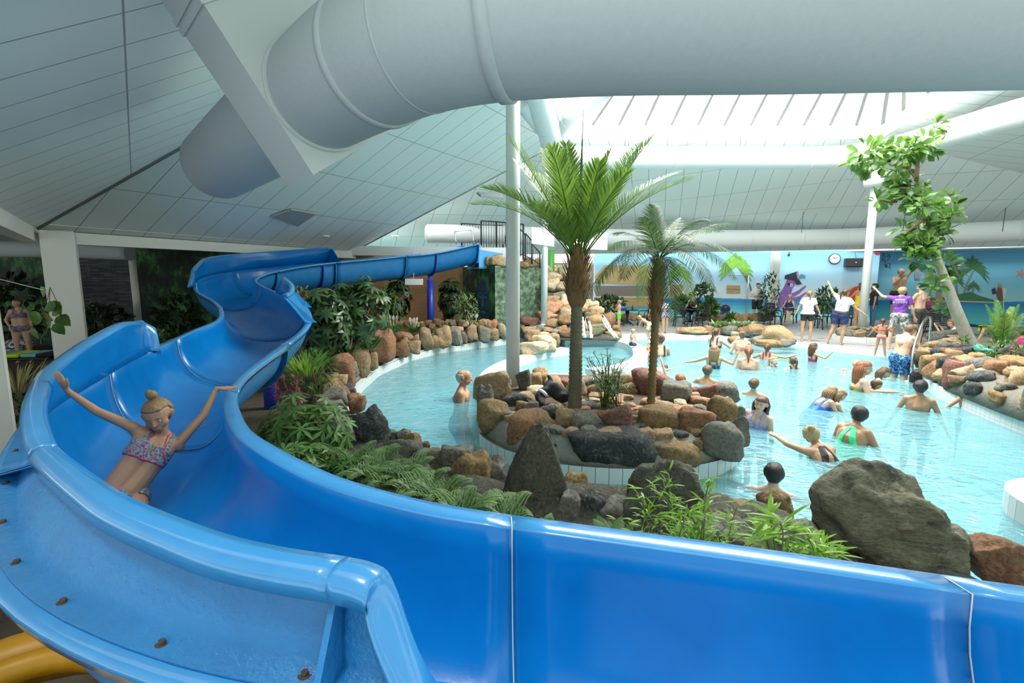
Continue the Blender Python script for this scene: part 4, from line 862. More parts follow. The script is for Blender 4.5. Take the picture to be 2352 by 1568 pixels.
# ---- stones in the far edge and around the right column
fr_ = thing('rock_border', 'low row of brown stones bordering the far pool edge below the white staff polo', 'rock border', G(1700, 775, 0))
for cx, b, w, h, c in [(1590, 769, 56, 16, 'tan'), (1629, 769, 22, 19, 'tan'), (1655, 770, 22, 16, 'tan'), (1674, 772, 34, 22, 'grey'), (1690, 778, 18, 16, 'pale'), (1706, 770, 30, 20, 'tan'), (1727, 779, 28, 15, 'dark'), (1740, 775, 38, 26, 'ochre'), (1784, 789, 60, 34, 'tan'), (1738, 792, 28, 18, 'grey'), (1686, 790, 24, 16, 'ochre'), (1762, 798, 54, 14, 'ochre'), (1808, 797, 28, 17, 'grey'), (1797, 768, 20, 12, 'grey'), (1768, 772, 30, 20, 'ochre')]:
    rockpx('stone', cx, b, w * 1.05, h * 1.05, c, z=.0, parent=fr_)
pr = thing('rock_planter', 'small stone and white tile collar around the foot of the right column', 'rock planter', G(1970, 795, 0))
cc_ = W(1979, 750, 16.4); g = M(); g.prism([(cc_.x + .95 * cos(a * pi / 4 + .3), cc_.y - .15 + .8 * sin(a * pi / 4 + .3)) for a in range(8)], .0, .16); mk('tile_kerb', g, TW, parent=pr)
g = M(); g.ball((cc_.x, cc_.y - .1, .1), (.8, .65, .34), 20, 8); mk('mortar_core', g, CONC, parent=pr)
for k in range(14):
    a = k * 2 * pi / 14; rock('stone', (cc_.x + .68 * cos(a), cc_.y - .1 + .55 * sin(a), .12), (R.uniform(.3, .46), .3, R.uniform(.18, .32)), R.choice(['ochre', 'grey', 'tan', 'dark']), pr, tilt=.2)
for k in range(6):
    a = k * 2 * pi / 6 + .3; rock('stone', (cc_.x + .34 * cos(a), cc_.y - .1 + .3 * sin(a), .32), (.32, .26, .15), R.choice(['ochre', 'grey', 'tan']), pr, tilt=.2)
# garden edge stones at the back wall
gw = thing('rock_border', 'rough stone planter edge along the foot of the beach mural', 'rock border', G(1640, 738, 0))
for px in list(range(1600, 1775, 11)) + list(range(1380, 1520, 12)):
    rockpx('stone', px, 737 + R.uniform(-1, 2), 16, R.uniform(14, 20), R.choice(['tan', 'ochre', 'grey']), z=0, parent=gw, t=22.6)
# ---- tower with its rock crown
TM1 = wallmat('tower_mural_dark', jungle); 
def jf(nt, L, tc, sp):
    n = nd(nt, 'ShaderNodeTexNoise', Scale=4.5, Detail=8.0, Roughness=.7); L.new(tc.outputs['UV'], n.inputs['Vector'])
    return ramp(nt, L, n.outputs[0], [(.3, (.02, .03, .025)), (.45, (.07, .12, .08)), (.55, (.16, .26, .16)), (.66, (.38, .36, .26)), (.8, (.5, .4, .25))])
TM2 = wallmat('tower_mural_green', jf)
tw = thing('slide_tower', 'square slide tower with jungle murals and a rock crown on top', 'tower', W(1137, 745, 16.9))
pA = W(1063, 610, 18.1); pB = W(1137, 610, 16.7); pC = W(1243, 612, 18.4); ztop = pB.z
for q in (pA, pC): q.z = ztop
pD = V((pA.x + pC.x - pB.x, pA.y + pC.y - pB.y, ztop))
g = M()
for a, b, m_ in ((pA, pB, 0), (pB, pC, 1), (pC, pD, 1), (pD, pA, 0)):
    L_ = (b - a).length; g.cm = m_; g.add([zz(a, 0), zz(b, 0), b, a], [(0, 1, 2, 3)], [[(m_ * 7, 0), (m_ * 7 + L_, 0), (m_ * 7 + L_, ztop), (m_ * 7, ztop)]])
g.add([pA, pB, pC, pD], [(0, 1, 2, 3)]); mk('mural_box', g, [TM1, TM2], parent=tw)
TC = ztop
# carved stone face painted on the dark side: shallow relief shapes
FB = mat('painted_face_blue', (.035, .10, .16), .7, (.01, .03, .05), ns=5, bump=.4); FL = mat('painted_face_light', (.08, .20, .28), .7, (.03, .09, .13), ns=9)
e_ = (pB - pA).normalized(); n_ = V((e_.y, -e_.x, 0)); 
def onf(s, z): return V((pA.x, pA.y, 0)) + e_ * s + V((0, 0, z)) + n_ * .008
def shape(pts, mt, name, par, lift=0, th=.01, base=onf, nn=None):
    g = M(); nv = n_ if nn is None else nn; r0 = [base(*p) + nv * lift for p in pts]; g.loft([r0, [p + nv * th for p in r0]], True, True); return mk(name, g, mt, parent=par)
fw = (pB - pA).length; fc_ = fw * .64
shape([(fc_ + .36 * cos(a * pi / 10), 1.25 + .85 * sin(a * pi / 10)) for a in range(20)], FB, 'painted_face', tw)
for s_ in (-.15, .15):
    shape([(fc_ + s_ + .09 * cos(a * pi / 6), 1.42 + .045 * sin(a * pi / 6)) for a in range(12)], FL, 'painted_eye', tw, .012)
    shape([(fc_ + s_ - .11, 1.56), (fc_ + s_, 1.60), (fc_ + s_ + .11, 1.56), (fc_ + s_, 1.575)], FL, 'painted_brow', tw, .012)
shape([(fc_ - .03, 1.5), (fc_ + .03, 1.5), (fc_ + .075, 1.1), (fc_, 1.04), (fc_ - .075, 1.1)], FL, 'painted_nose', tw, .012)
shape([(fc_ + .15 * cos(a * pi / 7), .87 + .05 * sin(a * pi / 7)) for a in range(14)], FL, 'painted_mouth', tw, .012)
for k, (f, s_) in enumerate([(.05, 0), (.2, 0), (.42, 0), (.55, 1), (.7, 1), (.85, 1), (.98, 1), (.3, 1), (.12, 1)]):
    p = pB.lerp(pC, f) if s_ else pA.lerp(pB, .72 + f * .6); rock('stone', (p.x, p.y + .18, ztop - .04), (R.uniform(.42, .62), .45, R.uniform(.26, .46)), R.choice(['tan', 'pale', 'ochre', 'grey']), tw, tilt=.15)
# platform floor, railing
g = M(); g.add([zz(p, ztop + .12) for p in (pA, pB, pC, pD)], [(0, 1, 2, 3)]); mk('platform_deck', g, mat('platform_grey', (.3, .3, .3), .7), parent=tw)
rl = thing('railing', 'dark metal bar railing around the tower platform and down its stairs', 'railing', (pB.x, pB.y + .5, ztop))
def rail(px0, py0t, py0b, px1, py1t, py1b, t0, t1, nb):
    """railing panel: top rail, bottom rail, separate bars"""
    a, b, c, d = W(px0, py0t, t0), W(px1, py1t, t1), W(px0, py0b, t0), W(px1, py1b, t1); c.x, c.y = a.x, a.y; d.x, d.y = b.x, b.y
    g = M(); g.cyl(a, b, .024, n=8); g.cyl(c.lerp(a, .08), d.lerp(b, .08), .018, n=8); mk('rail', g, DARK, parent=rl)
    for s_ in (0, 1):
        g = M(); g.cyl(c.lerp(d, s_) - V((0, 0, .1)), a.lerp(b, s_), .034, n=8); mk('rail_post', g, DARK, parent=rl)
    for k in range(1, nb): g = M(); g.cyl(c.lerp(d, k / nb), a.lerp(b, k / nb), .010, n=5); mk('baluster', g, DARK, parent=rl)
rail(1060, 513, 572, 1105, 516, 578, 18.6, 18.6, 7)
rail(1105, 507, 572, 1140, 509, 584, 18.0, 17.6, 6)
rail(1140, 509, 584, 1202, 515, 590, 17.6, 18.0, 9)
rail(1088, 517, 572, 1155, 518, 575, 19.0, 19.2, 9)
rail(1207, 536, 590, 1222, 553, 600, 17.4, 17.6, 3); rail(1222, 560, 596, 1240, 580, 610, 17.6, 17.9, 4); rail(1190, 520, 590, 1207, 540, 590, 17.0, 17.4, 3)
g = M(); hp = catmull([W(1048, 560, 17.0), W(1044, 535, 17.0), W(1050, 531, 17.0), W(1078, 528, 17.2), W(1084, 533, 17.2), W(1088, 558, 17.2)], 4); g.tube(hp, .02, 8); mk('grab_rail', g, STL, label='bent steel grab rail at the mouth of the blue slide', cat='grab rail')
g = M(); hp = catmull([W(1092, 562, 16.9), W(1100, 560, 16.9), W(1105, 566, 16.9), W(1105, 576, 16.9)], 4); g.tube(hp, .018, 8); mk('grab_rail', g, STL, label='small curved steel rail at the slide entry lip', cat='grab rail')
GP = mat('green_plastic', (.07, .30, .05), .4); g = M(); p = W(1264, 615, 18.6); g.cyl((p.x, p.y, 1.0), (p.x, p.y, 3.2), .16, n=20); mk('green_tube', g, GP, label='upright green plastic tube behind the rock mound', cat='tube')
# ============================================================ plants
def leafmat(name, c1, c2, rough=.45, trans=.25, ns=3.0):
    m = bpy.data.materials.new('leaf_' + name); m.use_nodes = True; nt = m.node_tree; L = nt.links; b = nt.nodes['Principled BSDF']; o = nt.nodes['Material Output']
    b.inputs['Roughness'].default_value = rough; b.inputs['Specular IOR Level'].default_value = .45
    gx = nd(nt, 'ShaderNodeNewGeometry'); n = nd(nt, 'ShaderNodeTexNoise', Scale=ns, Detail=3.0); L.new(gx.outputs['Position'], n.inputs['Vector'])
    mr = nd(nt, 'ShaderNodeMath', operation='MULTIPLY_ADD'); mr.inputs[1].default_value = .45; L.new(gx.outputs['Random Per Island'], mr.inputs[0]); L.new(n.outputs[0], mr.inputs[2])
    c = ramp(nt, L, mr.outputs[0], [(.35, c1), (.95, c2)]); L.new(c, b.inputs['Base Color'])
    t = nd(nt, 'ShaderNodeBsdfTranslucent'); hs = nd(nt, 'ShaderNodeHueSaturation'); hs.inputs['Value'].default_value = 1.6; hs.inputs['Hue'].default_value = .485; L.new(c, hs.inputs['Color']); L.new(hs.outputs[0], t.inputs[0])
    mx = nd(nt, 'ShaderNodeMixShader'); mx.inputs[0].default_value = trans; L.new(b.outputs[0], mx.inputs[1]); L.new(t.outputs[0], mx.inputs[2]); L.new(mx.outputs[0], o.inputs[0]); return m
LF = dict(palm=leafmat('palm', (.055, .13, .02), (.13, .25, .03), .35, .35), date=leafmat('date_palm', (.03, .075, .022), (.08, .15, .045), .5, .25), dark=leafmat('dark', (.025, .06, .022), (.075, .14, .045), .3, .15), mid=leafmat('mid', (.035, .10, .02), (.09, .20, .035), .35, .25),
          fern=leafmat('fern', (.07, .15, .045), (.17, .28, .09), .5, .25), bamboo=leafmat('bamboo', (.10, .24, .015), (.22, .42, .04), .4, .35), fig=leafmat('fig', (.035, .11, .022), (.13, .26, .05), .3, .25), aralia=leafmat('aralia', (.055, .13, .03), (.16, .29, .07), .4, .25),
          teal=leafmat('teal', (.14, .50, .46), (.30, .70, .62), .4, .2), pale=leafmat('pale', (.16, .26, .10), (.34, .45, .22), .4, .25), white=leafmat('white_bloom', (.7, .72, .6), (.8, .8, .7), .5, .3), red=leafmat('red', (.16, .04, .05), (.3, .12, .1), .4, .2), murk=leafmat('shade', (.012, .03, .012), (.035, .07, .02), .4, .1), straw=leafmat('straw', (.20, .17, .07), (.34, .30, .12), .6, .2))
BARK = mat('bark_brown', (.14, .09, .045), .85, (.22, .15, .08), ns=12, bump=.8); BARKG = mat('bark_grey', (.42, .40, .34), .8, (.30, .28, .23), ns=9, bump=.6, stretch=(1, 1, .4)); FIB = mat('palm_fibre', (.16, .085, .035), .9, (.30, .18, .08), ns=14, bump=.6, stretch=(3, 3, .7))
STEM = mat('green_stem', (.12, .17, .05), .5); 
def blade(g, b, d, nrm, L, w, curl=.3, prof=(0, .7, 1, .75, 0), fold=.15, segs=None):
    """one leaf: midrib folded, tapered by prof; b base, d direction, nrm face normal"""
    d = d.normalized(); s = d.cross(nrm)
    if s.length < 1e-4: s = d.orthogonal()
    s.normalize(); n = s.cross(d); k = len(prof) - 1; vs = []; fs = []
    for i, p in enumerate(prof):
        f = i / k; c = b + d * (L * f) - n * (curl * L * f * f); h = w * .5 * max(p, .02)
        vs += [c - s * h + n * (fold * h), c, c + s * h + n * (fold * h)]
    for i in range(k): a = i * 3; fs += [(a, a + 1, a + 4, a + 3), (a + 1, a + 2, a + 5, a + 4)]
    g.add(vs, fs, None, True)
LANCE = (.1, .8, 1, .7, .03); OVAL = (.1, .75, 1, .85, .1); OBOV = (.08, .45, .85, 1, .25); THIN = (.5, 1, .7, .03)
def rv(rr, s=1): return V((rr.gauss(0, s), rr.gauss(0, s), rr.gauss(0, s)))
def palmate(g, c, d, rr, L, w, n=8, droop=.35, prof=LANCE, spread=2.4):
    d = d.normalized(); a = d.orthogonal().normalized(); a = V((0, 0, 1)).cross(d) if abs(d.z) < .9 else a; a.normalize(); b = d.cross(a)
    for i in range(n):
        th = 2 * pi * i / n + rr.uniform(-.15, .15); q = (a * cos(th) + b * sin(th)) + d * (.25 - droop)
        blade(g, c, q, d, L * rr.uniform(.8, 1.1), w, .25, prof)
def bush(name, label, cat, base, c, rad, n, kind, size, mt, stems=4, seed=1, group=None, stemr=.012, stemmat=None, lean=.6, inner=.45):
    rr = random.Random(seed); t = thing(name, label, cat, base, group=group); base = V(base); c = V(c); g = M()
    for i in range(n):
        d = rv(rr).normalized(); f = rr.uniform(inner, 1) ** .6; p = c + V((d.x * rad[0], d.y * rad[1], d.z * rad[2])) * f
        out = (d + V((0, 0, lean)) + rv(rr, .25)).normalized()
        if kind == 'palmate': palmate(g, p, out, rr, size * rr.uniform(.75, 1.15), size * .30)
        elif kind == 'lobed': palmate(g, p, out, rr, size * rr.uniform(.7, 1.1), size * .24, 7, .2, (.5, .5, 1, .6, .02))
        elif kind == 'lance':
            for _ in range(3): blade(g, p, (out + rv(rr, .5)) - V((0, 0, .35)), V((0, 0, 1)), size * rr.uniform(.7, 1.2), size * .22, .3, LANCE)
        elif kind == 'oval':
            for _ in range(3): blade(g, p, out + rv(rr, .5), rv(rr).normalized() + V((0, 0, .8)), size * rr.uniform(.7, 1.1), size * .5, .25, OVAL)
        elif kind == 'feather':
            dd = (out + rv(rr, .2)).normalized(); sd_ = dd.cross(V((0, 0, 1))).normalized()
            for k in range(9):
                q = p + dd * size * k / 9 - V((0, 0, size * .5 * (k / 9) ** 2)); l = size * .45 * (1 - k / 10)
                for sg in (-1, 1): blade(g, q, sd_ * sg + dd * .5, V((0, 0, 1)), l, l * .3, .2, LANCE)
    mk('foliage', g, mt, parent=t)
    for i in range(stems):
        q = c + V((rr.uniform(-.6, .6) * rad[0], rr.uniform(-.6, .6) * rad[1], rr.uniform(0, .6) * rad[2])); b0 = base + V((rr.uniform(-.25, .25) * rad[0], rr.uniform(-.25, .25) * rad[1], 0))
        g = M(); g.tube(catmull([b0, b0.lerp(q, .5) + V((rr.uniform(-.06, .06), rr.uniform(-.06, .06), .1)), q], 4), [stemr] * 8 + [stemr * .5], 6); mk('stem', g, stemmat or BARK, parent=t)
    return t
def frond(parent, P, nl, ll, lw, mt, rr, tip=.35, up=V((0, 0, 1)), rs=.012, ang=.75, vee=.25, droop=.25, start=.12):
    """feather leaf along polyline P"""
    g = M(); m = len(P); g.tube(P, [rs * (1 - .8 * i / (m - 1)) for i in range(m)], 5, flat=.7)
    for k in range(nl):
        f = start + (1 - start) * (k + .5) / nl; x = f * (m - 1); i = min(m - 2, int(x)); p = P[i].lerp(P[i + 1], x - i); d = (P[i + 1] - P[i]).normalized()
        s = d.cross(up)
        if s.length < .05: s = d.orthogonal()
        s.normalize(); n = s.cross(d).normalized(); n = n if n.z > 0 else -n; w = (sin(pi * (f * .86 + .12)) ** .55); l = ll * max(tip * .6, w)
        for sg in (-1, 1):
            q = s * sg + d * (ang + .5 * f) + n * vee + rv(rr, .06); blade(g, p, q, n, l * rr.uniform(.88, 1.08), lw, droop, THIN, .25)
    return mk('frond', g, mt, parent=parent)
def arc3(a, b, lift, k=9):
    c = (a + b) / 2 + lift; return [(a * (1 - i / k) ** 2 + c * 2 * (i / k) * (1 - i / k) + b * (i / k) ** 2) for i in range(k + 1)]
rp = random.Random(3)
# ---- tall palm
T1 = 6.57; b1 = W(1320, 948, T1); c1 = W(1327, 598, T1)
pm = thing('palm_tree', 'taller palm with bright green upright fronds on the island planter', 'palm tree', b1)
def ringtrunk(a, b, r0, r1, n, par, mt, nm='trunk', amp=.06):
    g = M(); P = [a.lerp(b, i / (n * 2)) for i in range(n * 2 + 1)]; g.tube(P, [(r0 + (r1 - r0) * i / (n * 2)) * (1 + (amp if i % 2 else -amp)) for i in range(n * 2 + 1)], 20); return mk(nm, g, mt, parent=par)
PTR = mat('palm_trunk', (.20, .19, .12), .7, (.11, .085, .05), ns=5, bump=.5, stretch=(.3, .3, 9))
mid1 = W(1325, 700, T1); ringtrunk(b1, mid1, .098, .078, 26, pm, PTR)
g = M(); g.tube([W(1325, 704, T1), W(1325, 690, T1), W(1326, 672, T1), W(1326, 640, T1), W(1327, 610, T1), W(1327, 585, T1), W(1328, 560, T1)], [.09, .13, .155, .165, .13, .09, .05], 20); mk('fibre_sheath', g, FIB, parent=pm)
g = M()
for k in range(170):
    f = rp.random(); p = W(1326, 690 - f * 100, T1); a = rp.uniform(0, 2 * pi); o = V((cos(a), sin(a), 0)); blade(g, p + o * (.12 + .05 * sin(f * 3)), o * .35 + V((0, 0, 1)), o, rp.uniform(.09, .2), .03, -.15, THIN)
mk('leaf_bases', g, FIB, parent=pm)
F1 = [(1168, 318, -.2, .10), (1186, 372, .5, .1), (1112, 432, -.5, .35), (1086, 470, .3, .42), (1250, 345, .9, .05), (1268, 338, -.6, .05), (1300, 330, .4, .04), (1378, 372, -.7, .08), (1440, 395, -.9, .14), (1500, 312, .1, .1), (1470, 330, .9, .08), (1588, 412, -.2, .3), (1556, 398, .6, .28), (1420, 420, 1.2, .12), (1215, 470, -1.1, .2), (1400, 350, -.1, .05), (1230, 400, 1.2, .12), (1340, 400, 1.3, .05)]
for x, y, dt, lf in F1:
    e = W(x, y, T1 + dt); side = V((e.x - c1.x, e.y - c1.y, 0))
    frond(pm, arc3(c1 + side.normalized() * .05, e, V((0, 0, lf)) - side * .12, 12), 46, .40, .026, LF['palm'], rp, vee=.45, ang=.9, droop=.12, rs=.015, start=.16)
g = M(); blade(g, W(1328, 590, T1), W(1340, 245, T1) - W(1328, 590, T1), V((0, -1, 0)), (W(1340, 245, T1) - W(1328, 590, T1)).length, .05, 0, (.5, .8, 1, .7, .3, .03), .5); mk('spear_leaf', g, LF['dark'], parent=pm)
# ---- date palm
T2 = 6.5; b2 = W(1494, 944, T2); c2 = W(1514, 596, T2); pd = thing('palm_tree', 'smaller drooping feathery palm with shaggy brown trunk on the island planter', 'palm tree', b2)
m2_ = W(1506, 725, T2); TR2 = mat('date_trunk', (.24, .16, .05), .8, (.13, .09, .04), ns=10, bump=.7)
ringtrunk(b2, m2_, .055, .052, 22, pd, TR2, amp=.12)
g = M(); g.tube([W(1505, 735, T2), W(1508, 700, T2), W(1511, 655, T2), W(1513, 615, T2), W(1514, 590, T2)], [.055, .075, .10, .075, .04], 16); mk('fibre_sheath', g, FIB, parent=pd)
g = M()
for k in range(210):
    f = rp.random(); p = W(1505 + 9 * f, 735 - f * 140, T2); a = rp.uniform(0, 2 * pi); o = V((cos(a), sin(a), 0)); blade(g, p + o * (.055 + .045 * sin(f * 3)), o * .4 + V((0, 0, 1)), o, rp.uniform(.08, .16), .022, -.2, THIN)
mk('leaf_bases', g, FIB, parent=pd)
F2 = [(1692, 512, .1, .30), (1700, 592, -.5, .42), (1655, 530, .8, .3), (1500, 472, .2, .08), (1478, 500, -.6, .08), (1412, 535, .3, .25), (1345, 690, -.4, .62), (1370, 655, .5, .6), (1690, 640, .3, .55), (1562, 500, .9, .15), (1398, 575, .9, .4), (1548, 735, -.7, .55), (1640, 668, -.9, .55), (1600, 560, -1.2, .4), (1430, 640, -1.0, .5), (1470, 690, 1.0, .5), (1590, 690, .9, .5), (1620, 505, -.3, .25)]
for x, y, dt, lf in F2:
    e = W(x, y, T2 + dt); frond(pd, arc3(c2, e, V((0, 0, lf)), 14), 54, .27, .012, LF['date'], rp, vee=.12, ang=.8, droop=.35, rs=.009, start=.1)
# ---- papyrus like plant between the palms
pp = thing('umbrella_plant', 'thin stemmed plant with dark star shaped leaf whorls between the palms', 'plant', W(1400, 935, 6.4))
g = M()
for k in range(58):
    x0_ = rp.uniform(1380, 1428); p0 = W(x0_, 935, 6.4 + rp.uniform(-.2, .2)); p1 = W(rp.uniform(1348, 1442), rp.choice([rp.uniform(800, 860), rp.uniform(850, 900)]), 6.4 + rp.uniform(-.4, .4))
    P = arc3(p0, p1, V((0, 0, .15)), 5); g.tube(P, .0045, 4)
    for j in range(13): a = rp.uniform(0, 2 * pi); blade(g, P[-1], V((cos(a), sin(a), rp.uniform(.0, .6))), V((0, 0, 1)), rp.uniform(.10, .2), .009, .3, THIN)
    if k % 2:
        for j in range(6): a = rp.uniform(0, 2 * pi); blade(g, P[3], V((cos(a), sin(a), .7)), V((0, 0, 1)), rp.uniform(.08, .16), .010, .2, THIN)
mk('foliage', g, LF['mid'], parent=pp)
# ---- leaning fiddle leaf tree
fb = W(2238, 812, 11.0); ft = thing('fiddle_leaf_tree', 'leaning pale trunk tree with big oval leaves on the right rock bank', 'tree', fb)
tr = catmull([fb, W(2205, 735, 11.0), W(2168, 640, 11.0), W(2148, 585, 11.0)], 5); g = M(); g.tube(tr, [.14 - .055 * i / 15 for i in range(16)], 14); mk('trunk', g, BARKG, parent=ft)
br_pts = [[(2148, 585), (2140, 545), (2128, 500), (2122, 460), (2105, 415), (2085, 385)], [(2105, 415), (2108, 370), (2112, 335), (2140, 328), (2165, 318), (2168, 300), (2150, 292)], [(2085, 385), (2040, 370), (1995, 368)], [(2122, 460), (2085, 435), (2062, 430)], [(2140, 545), (2165, 505), (2185, 470)], [(2128, 500), (2100, 520), (2075, 545)], [(2060, 462), (2030, 462), (2015, 455)], [(2148, 585), (2110, 570), (2085, 525)]]
for q in br_pts: g = M(); P = catmull([W(x, y, 11 + .25 * sin(x * .05)) for x, y in q], 4); g.tube(P, [.045 - .028 * i / (len(P) - 1) for i in range(len(P))], 6); mk('branch', g, BARK, parent=ft)
CL = [(1985, 350, 26), (2000, 378, 26), (2015, 345, 28), (2030, 368, 26), (2048, 345, 26), (2060, 380, 24), (2078, 350, 26), (2100, 335, 24), (2125, 325, 20), (2130, 345, 18), (2150, 290, 14), (1965, 375, 16), (2062, 405, 22), (2078, 425, 24), (2050, 440, 14), (2095, 445, 20), (2110, 470, 20), (2085, 455, 14), (2118, 430, 12), (2012, 460, 10), (2140, 480, 16), (2180, 455, 18), (2190, 475, 18), (2170, 500, 24), (2150, 515, 22), (2185, 500, 18), (2120, 520, 22), (2140, 540, 24), (2165, 535, 20), (2105, 545, 20), (2075, 528, 16), (2088, 560, 18), (2120, 568, 22), (2100, 590, 20), (2125, 600, 22), (2170, 610, 24), (2190, 620, 16), (2160, 640, 18), (2145, 655, 12), (2178, 705, 10), (2130, 575, 20)]
g = M()
for x, y, s_ in CL:
    c = W(x, y, 11 + .25 * sin(x * .05) + rp.uniform(-.3, .3))
    for k in range(int(9 + s_ * .9)):
        d = rv(rp).normalized(); p = c + d * s_ * .55 * 11 / FPX; blade(g, p, d + V((0, 0, .25)) + rv(rp, .3), rv(rp, .5) + V((0, -.3, 1)), rp.uniform(.18, .27), .13, .35, OBOV, .25)
mk('foliage', g, LF['fig'], parent=ft)
# ---- shrubs of the left garden
def bpx(name, label, x, y, t, wpx, hpx, n, kind, size, mt, zb=0.0, dep=.8, **kw):
    c = W(x, y, t); s = t / FPX; rad = (wpx / 2 * s, wpx / 2 * s * dep, hpx / 2 * s); return bush(name, label, 'plant', (c.x, c.y, zb), c, rad, n, kind, size, mt, **kw)
bpx('umbrella_tree', 'dark glossy umbrella tree left of the pool, its top before the blue slide', 822, 710, 9.9, 150, 175, 120, 'palmate', .22, LF['dark'], stems=7, seed=11, stemr=.02, group=None)
bpx('umbrella_tree', 'dark umbrella tree crowding against the blue slide bend, lower left of its twin', 745, 745, 9.0, 130, 190, 120, 'palmate', .22, LF['dark'], stems=6, seed=12, stemr=.02)
bpx('shrub', 'yellow green narrow leaved shrub right behind the umbrella trees', 890, 715, 12.2, 70, 130, 110, 'lance', .15, LF['mid'], stems=4, seed=13)
bpx('aralia_shrub', 'large green lobed leaf shrub in the crook of the slide', 705, 985, 4.75, 215, 170, 150, 'lobed', .16, LF['aralia'], stems=7, seed=14, stemr=.02, inner=.3)
bpx('aralia_shrub', 'lower lobed leaf shrub beneath the big one, next to the slide rim', 690, 1075, 4.1, 170, 120, 90, 'lobed', .13, LF['aralia'], stems=4, seed=15)
bpx('shrub', 'shaded leafy plant between the slide bend and the rust stones', 715, 850, 7.2, 110, 90, 110, 'lance', .14, LF['mid'], stems=3, seed=16)
bpx('shrub', 'red tinged low plant under the slide beside the grass clump', 665, 890, 5.9, 90, 50, 60, 'lance', .12, LF['red'], stems=2, seed=17)
bpx('shrub', 'bright low shrub left of the black boulder', 790, 1085, 3.9, 100, 75, 90, 'lobed', .08, LF['mid'], stems=3, seed=18)
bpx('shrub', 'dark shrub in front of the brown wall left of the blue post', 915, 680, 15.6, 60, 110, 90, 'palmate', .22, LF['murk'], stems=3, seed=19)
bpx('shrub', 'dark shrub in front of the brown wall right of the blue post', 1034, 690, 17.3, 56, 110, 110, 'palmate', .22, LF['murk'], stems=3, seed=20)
bpx('shrub', 'pointed bush with narrow pale edged leaves before the dark face mural', 1075, 712, 16.2, 50, 90, 130, 'lance', .17, LF['pale'], stems=3, seed=21)
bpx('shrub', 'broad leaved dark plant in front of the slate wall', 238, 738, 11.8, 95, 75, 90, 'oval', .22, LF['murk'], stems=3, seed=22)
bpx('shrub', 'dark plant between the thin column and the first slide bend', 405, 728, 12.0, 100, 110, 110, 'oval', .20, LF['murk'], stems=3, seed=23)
bpx('shrub', 'low rounded hedge plant right of the tall slide guard end', 352, 782, 9.0, 70, 45, 90, 'oval', .10, LF['fern'], stems=2, seed=24)
bpx('shrub', 'yellowish feathery bush under the top bend of the slide', 690, 690, 10.5, 60, 60, 60, 'lance', .16, LF['pale'], stems=2, seed=25)
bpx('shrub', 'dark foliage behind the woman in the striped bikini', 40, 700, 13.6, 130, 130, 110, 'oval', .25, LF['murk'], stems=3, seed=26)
# grass clumps and peace lilies
def clump(name, label, x, y, t, n, L, w, mt, seed, flowers=0, spread=.12, cat='plant', group=None):
    rr = random.Random(seed); p = W(x, y, t); T = thing(name, label, cat, p, group=group); g = M()
    for k in range(n):
        a = rr.uniform(0, 2 * pi); o = V((cos(a), sin(a), 0)); blade(g, p + o * rr.uniform(0, spread), o * rr.uniform(.2, .8) + V((0, 0, 1)), o * -1 + V((0, 0, .5)), L * rr.uniform(.6, 1.1), w, rr.uniform(.2, .6), LANCE)
    mk('foliage', g, mt, parent=T)
    for k in range(flowers):
        a = rr.uniform(0, 2 * pi); o = V((cos(a), sin(a), 0)) * .1; g = M(); g.cyl(p + o * .3, p + o + V((0, 0, L * 1.05)), .004, n=5); blade(g, p + o + V((0, 0, L)), V((0, 0, 1)) + o, V((0, -1, 0)), .13, .07, .2, OVAL); mk('bloom', g, LF['white'], parent=T)
    return T
clump('grass_clump', 'bright green grass clump beside the slide, above the lobed shrub', 706, 862, 6.6, 90, .42, .02, LF['bamboo'], 31, spread=.2)
for i, (x, y, t, lab) in enumerate([(800, 812, 9.6, 'white blooming lily at the foot of the umbrella tree'), (848, 802, 10.0, 'second lily clump, right beside the rust tall stone'), (905, 765, 12.2, 'lily behind the stones left of the blue post'), (950, 764, 14.2, 'lily with white blooms just left of the blue post foot'), (1090, 752, 16.3, 'lily in front of the dark face mural'), (770, 800, 9.2, 'lily clump hidden in the shade left of the umbrella tree stems')]):
    clump('peace_lily', lab, x, y, t, 34, .34, .06, LF['mid'], 40 + i, 4 if i != 5 else 1)
clump('grass_clump', 'grassy tuft directly right of the blue post foot', 1010, 766, 15.7, 60, .3, .02, LF['fern'], 48, spread=.3)
# ferns in front of the near rocks
def fern(label, x, y, t, n, L, seed, mt=None):
    rr = random.Random(seed); p = W(x, y, t); T = thing('fern', label, 'fern', p); 
    for k in range(n):
        a = 2 * pi * k / n + rr.uniform(-.3, .3); o = V((cos(a), sin(a), 0)); e = p + o * L * rr.uniform(.5, .9) + V((0, 0, L * rr.uniform(.15, .6))); P = arc3(p, e, V((0, 0, L * .35)), 8); g = M(); g.tube(P, .004, 4)
        for j in range(15):
            f = .18 + .82 * j / 15; x_ = f * 8; i = min(7, int(x_)); q = P[i].lerp(P[i + 1], x_ - i); d = (P[i + 1] - P[i]).normalized(); s = d.cross(V((0, 0, 1))).normalized(); l = L * .34 * (1 - f) ** .8 + .02
            for sg in (-1, 1):
                dd = (s * sg + d * .45 - V((0, 0, .15))).normalized(); m = max(3, int(l / .022))
                for h in range(m):
                    r_ = q + dd * l * h / m; ll = l * .32 * (1 - h / m) + .008
                    for s2 in (-1, 1): blade(g, r_, d * s2 + dd * .5, V((0, 0, 1)), ll, ll * .5, .1, (.7, 1, .05), .1)
        mk('frond', g, mt or LF['fern'], parent=T)
FE = [(850, 1110, 3.6), (905, 1130, 3.4), (960, 1150, 3.2), (1010, 1165, 3.05), (880, 1090, 3.9), (820, 1080, 4.1), (940, 1115, 3.6), (1115, 1185, 3.0), (1060, 1195, 2.75), (1165, 1205, 2.75)]
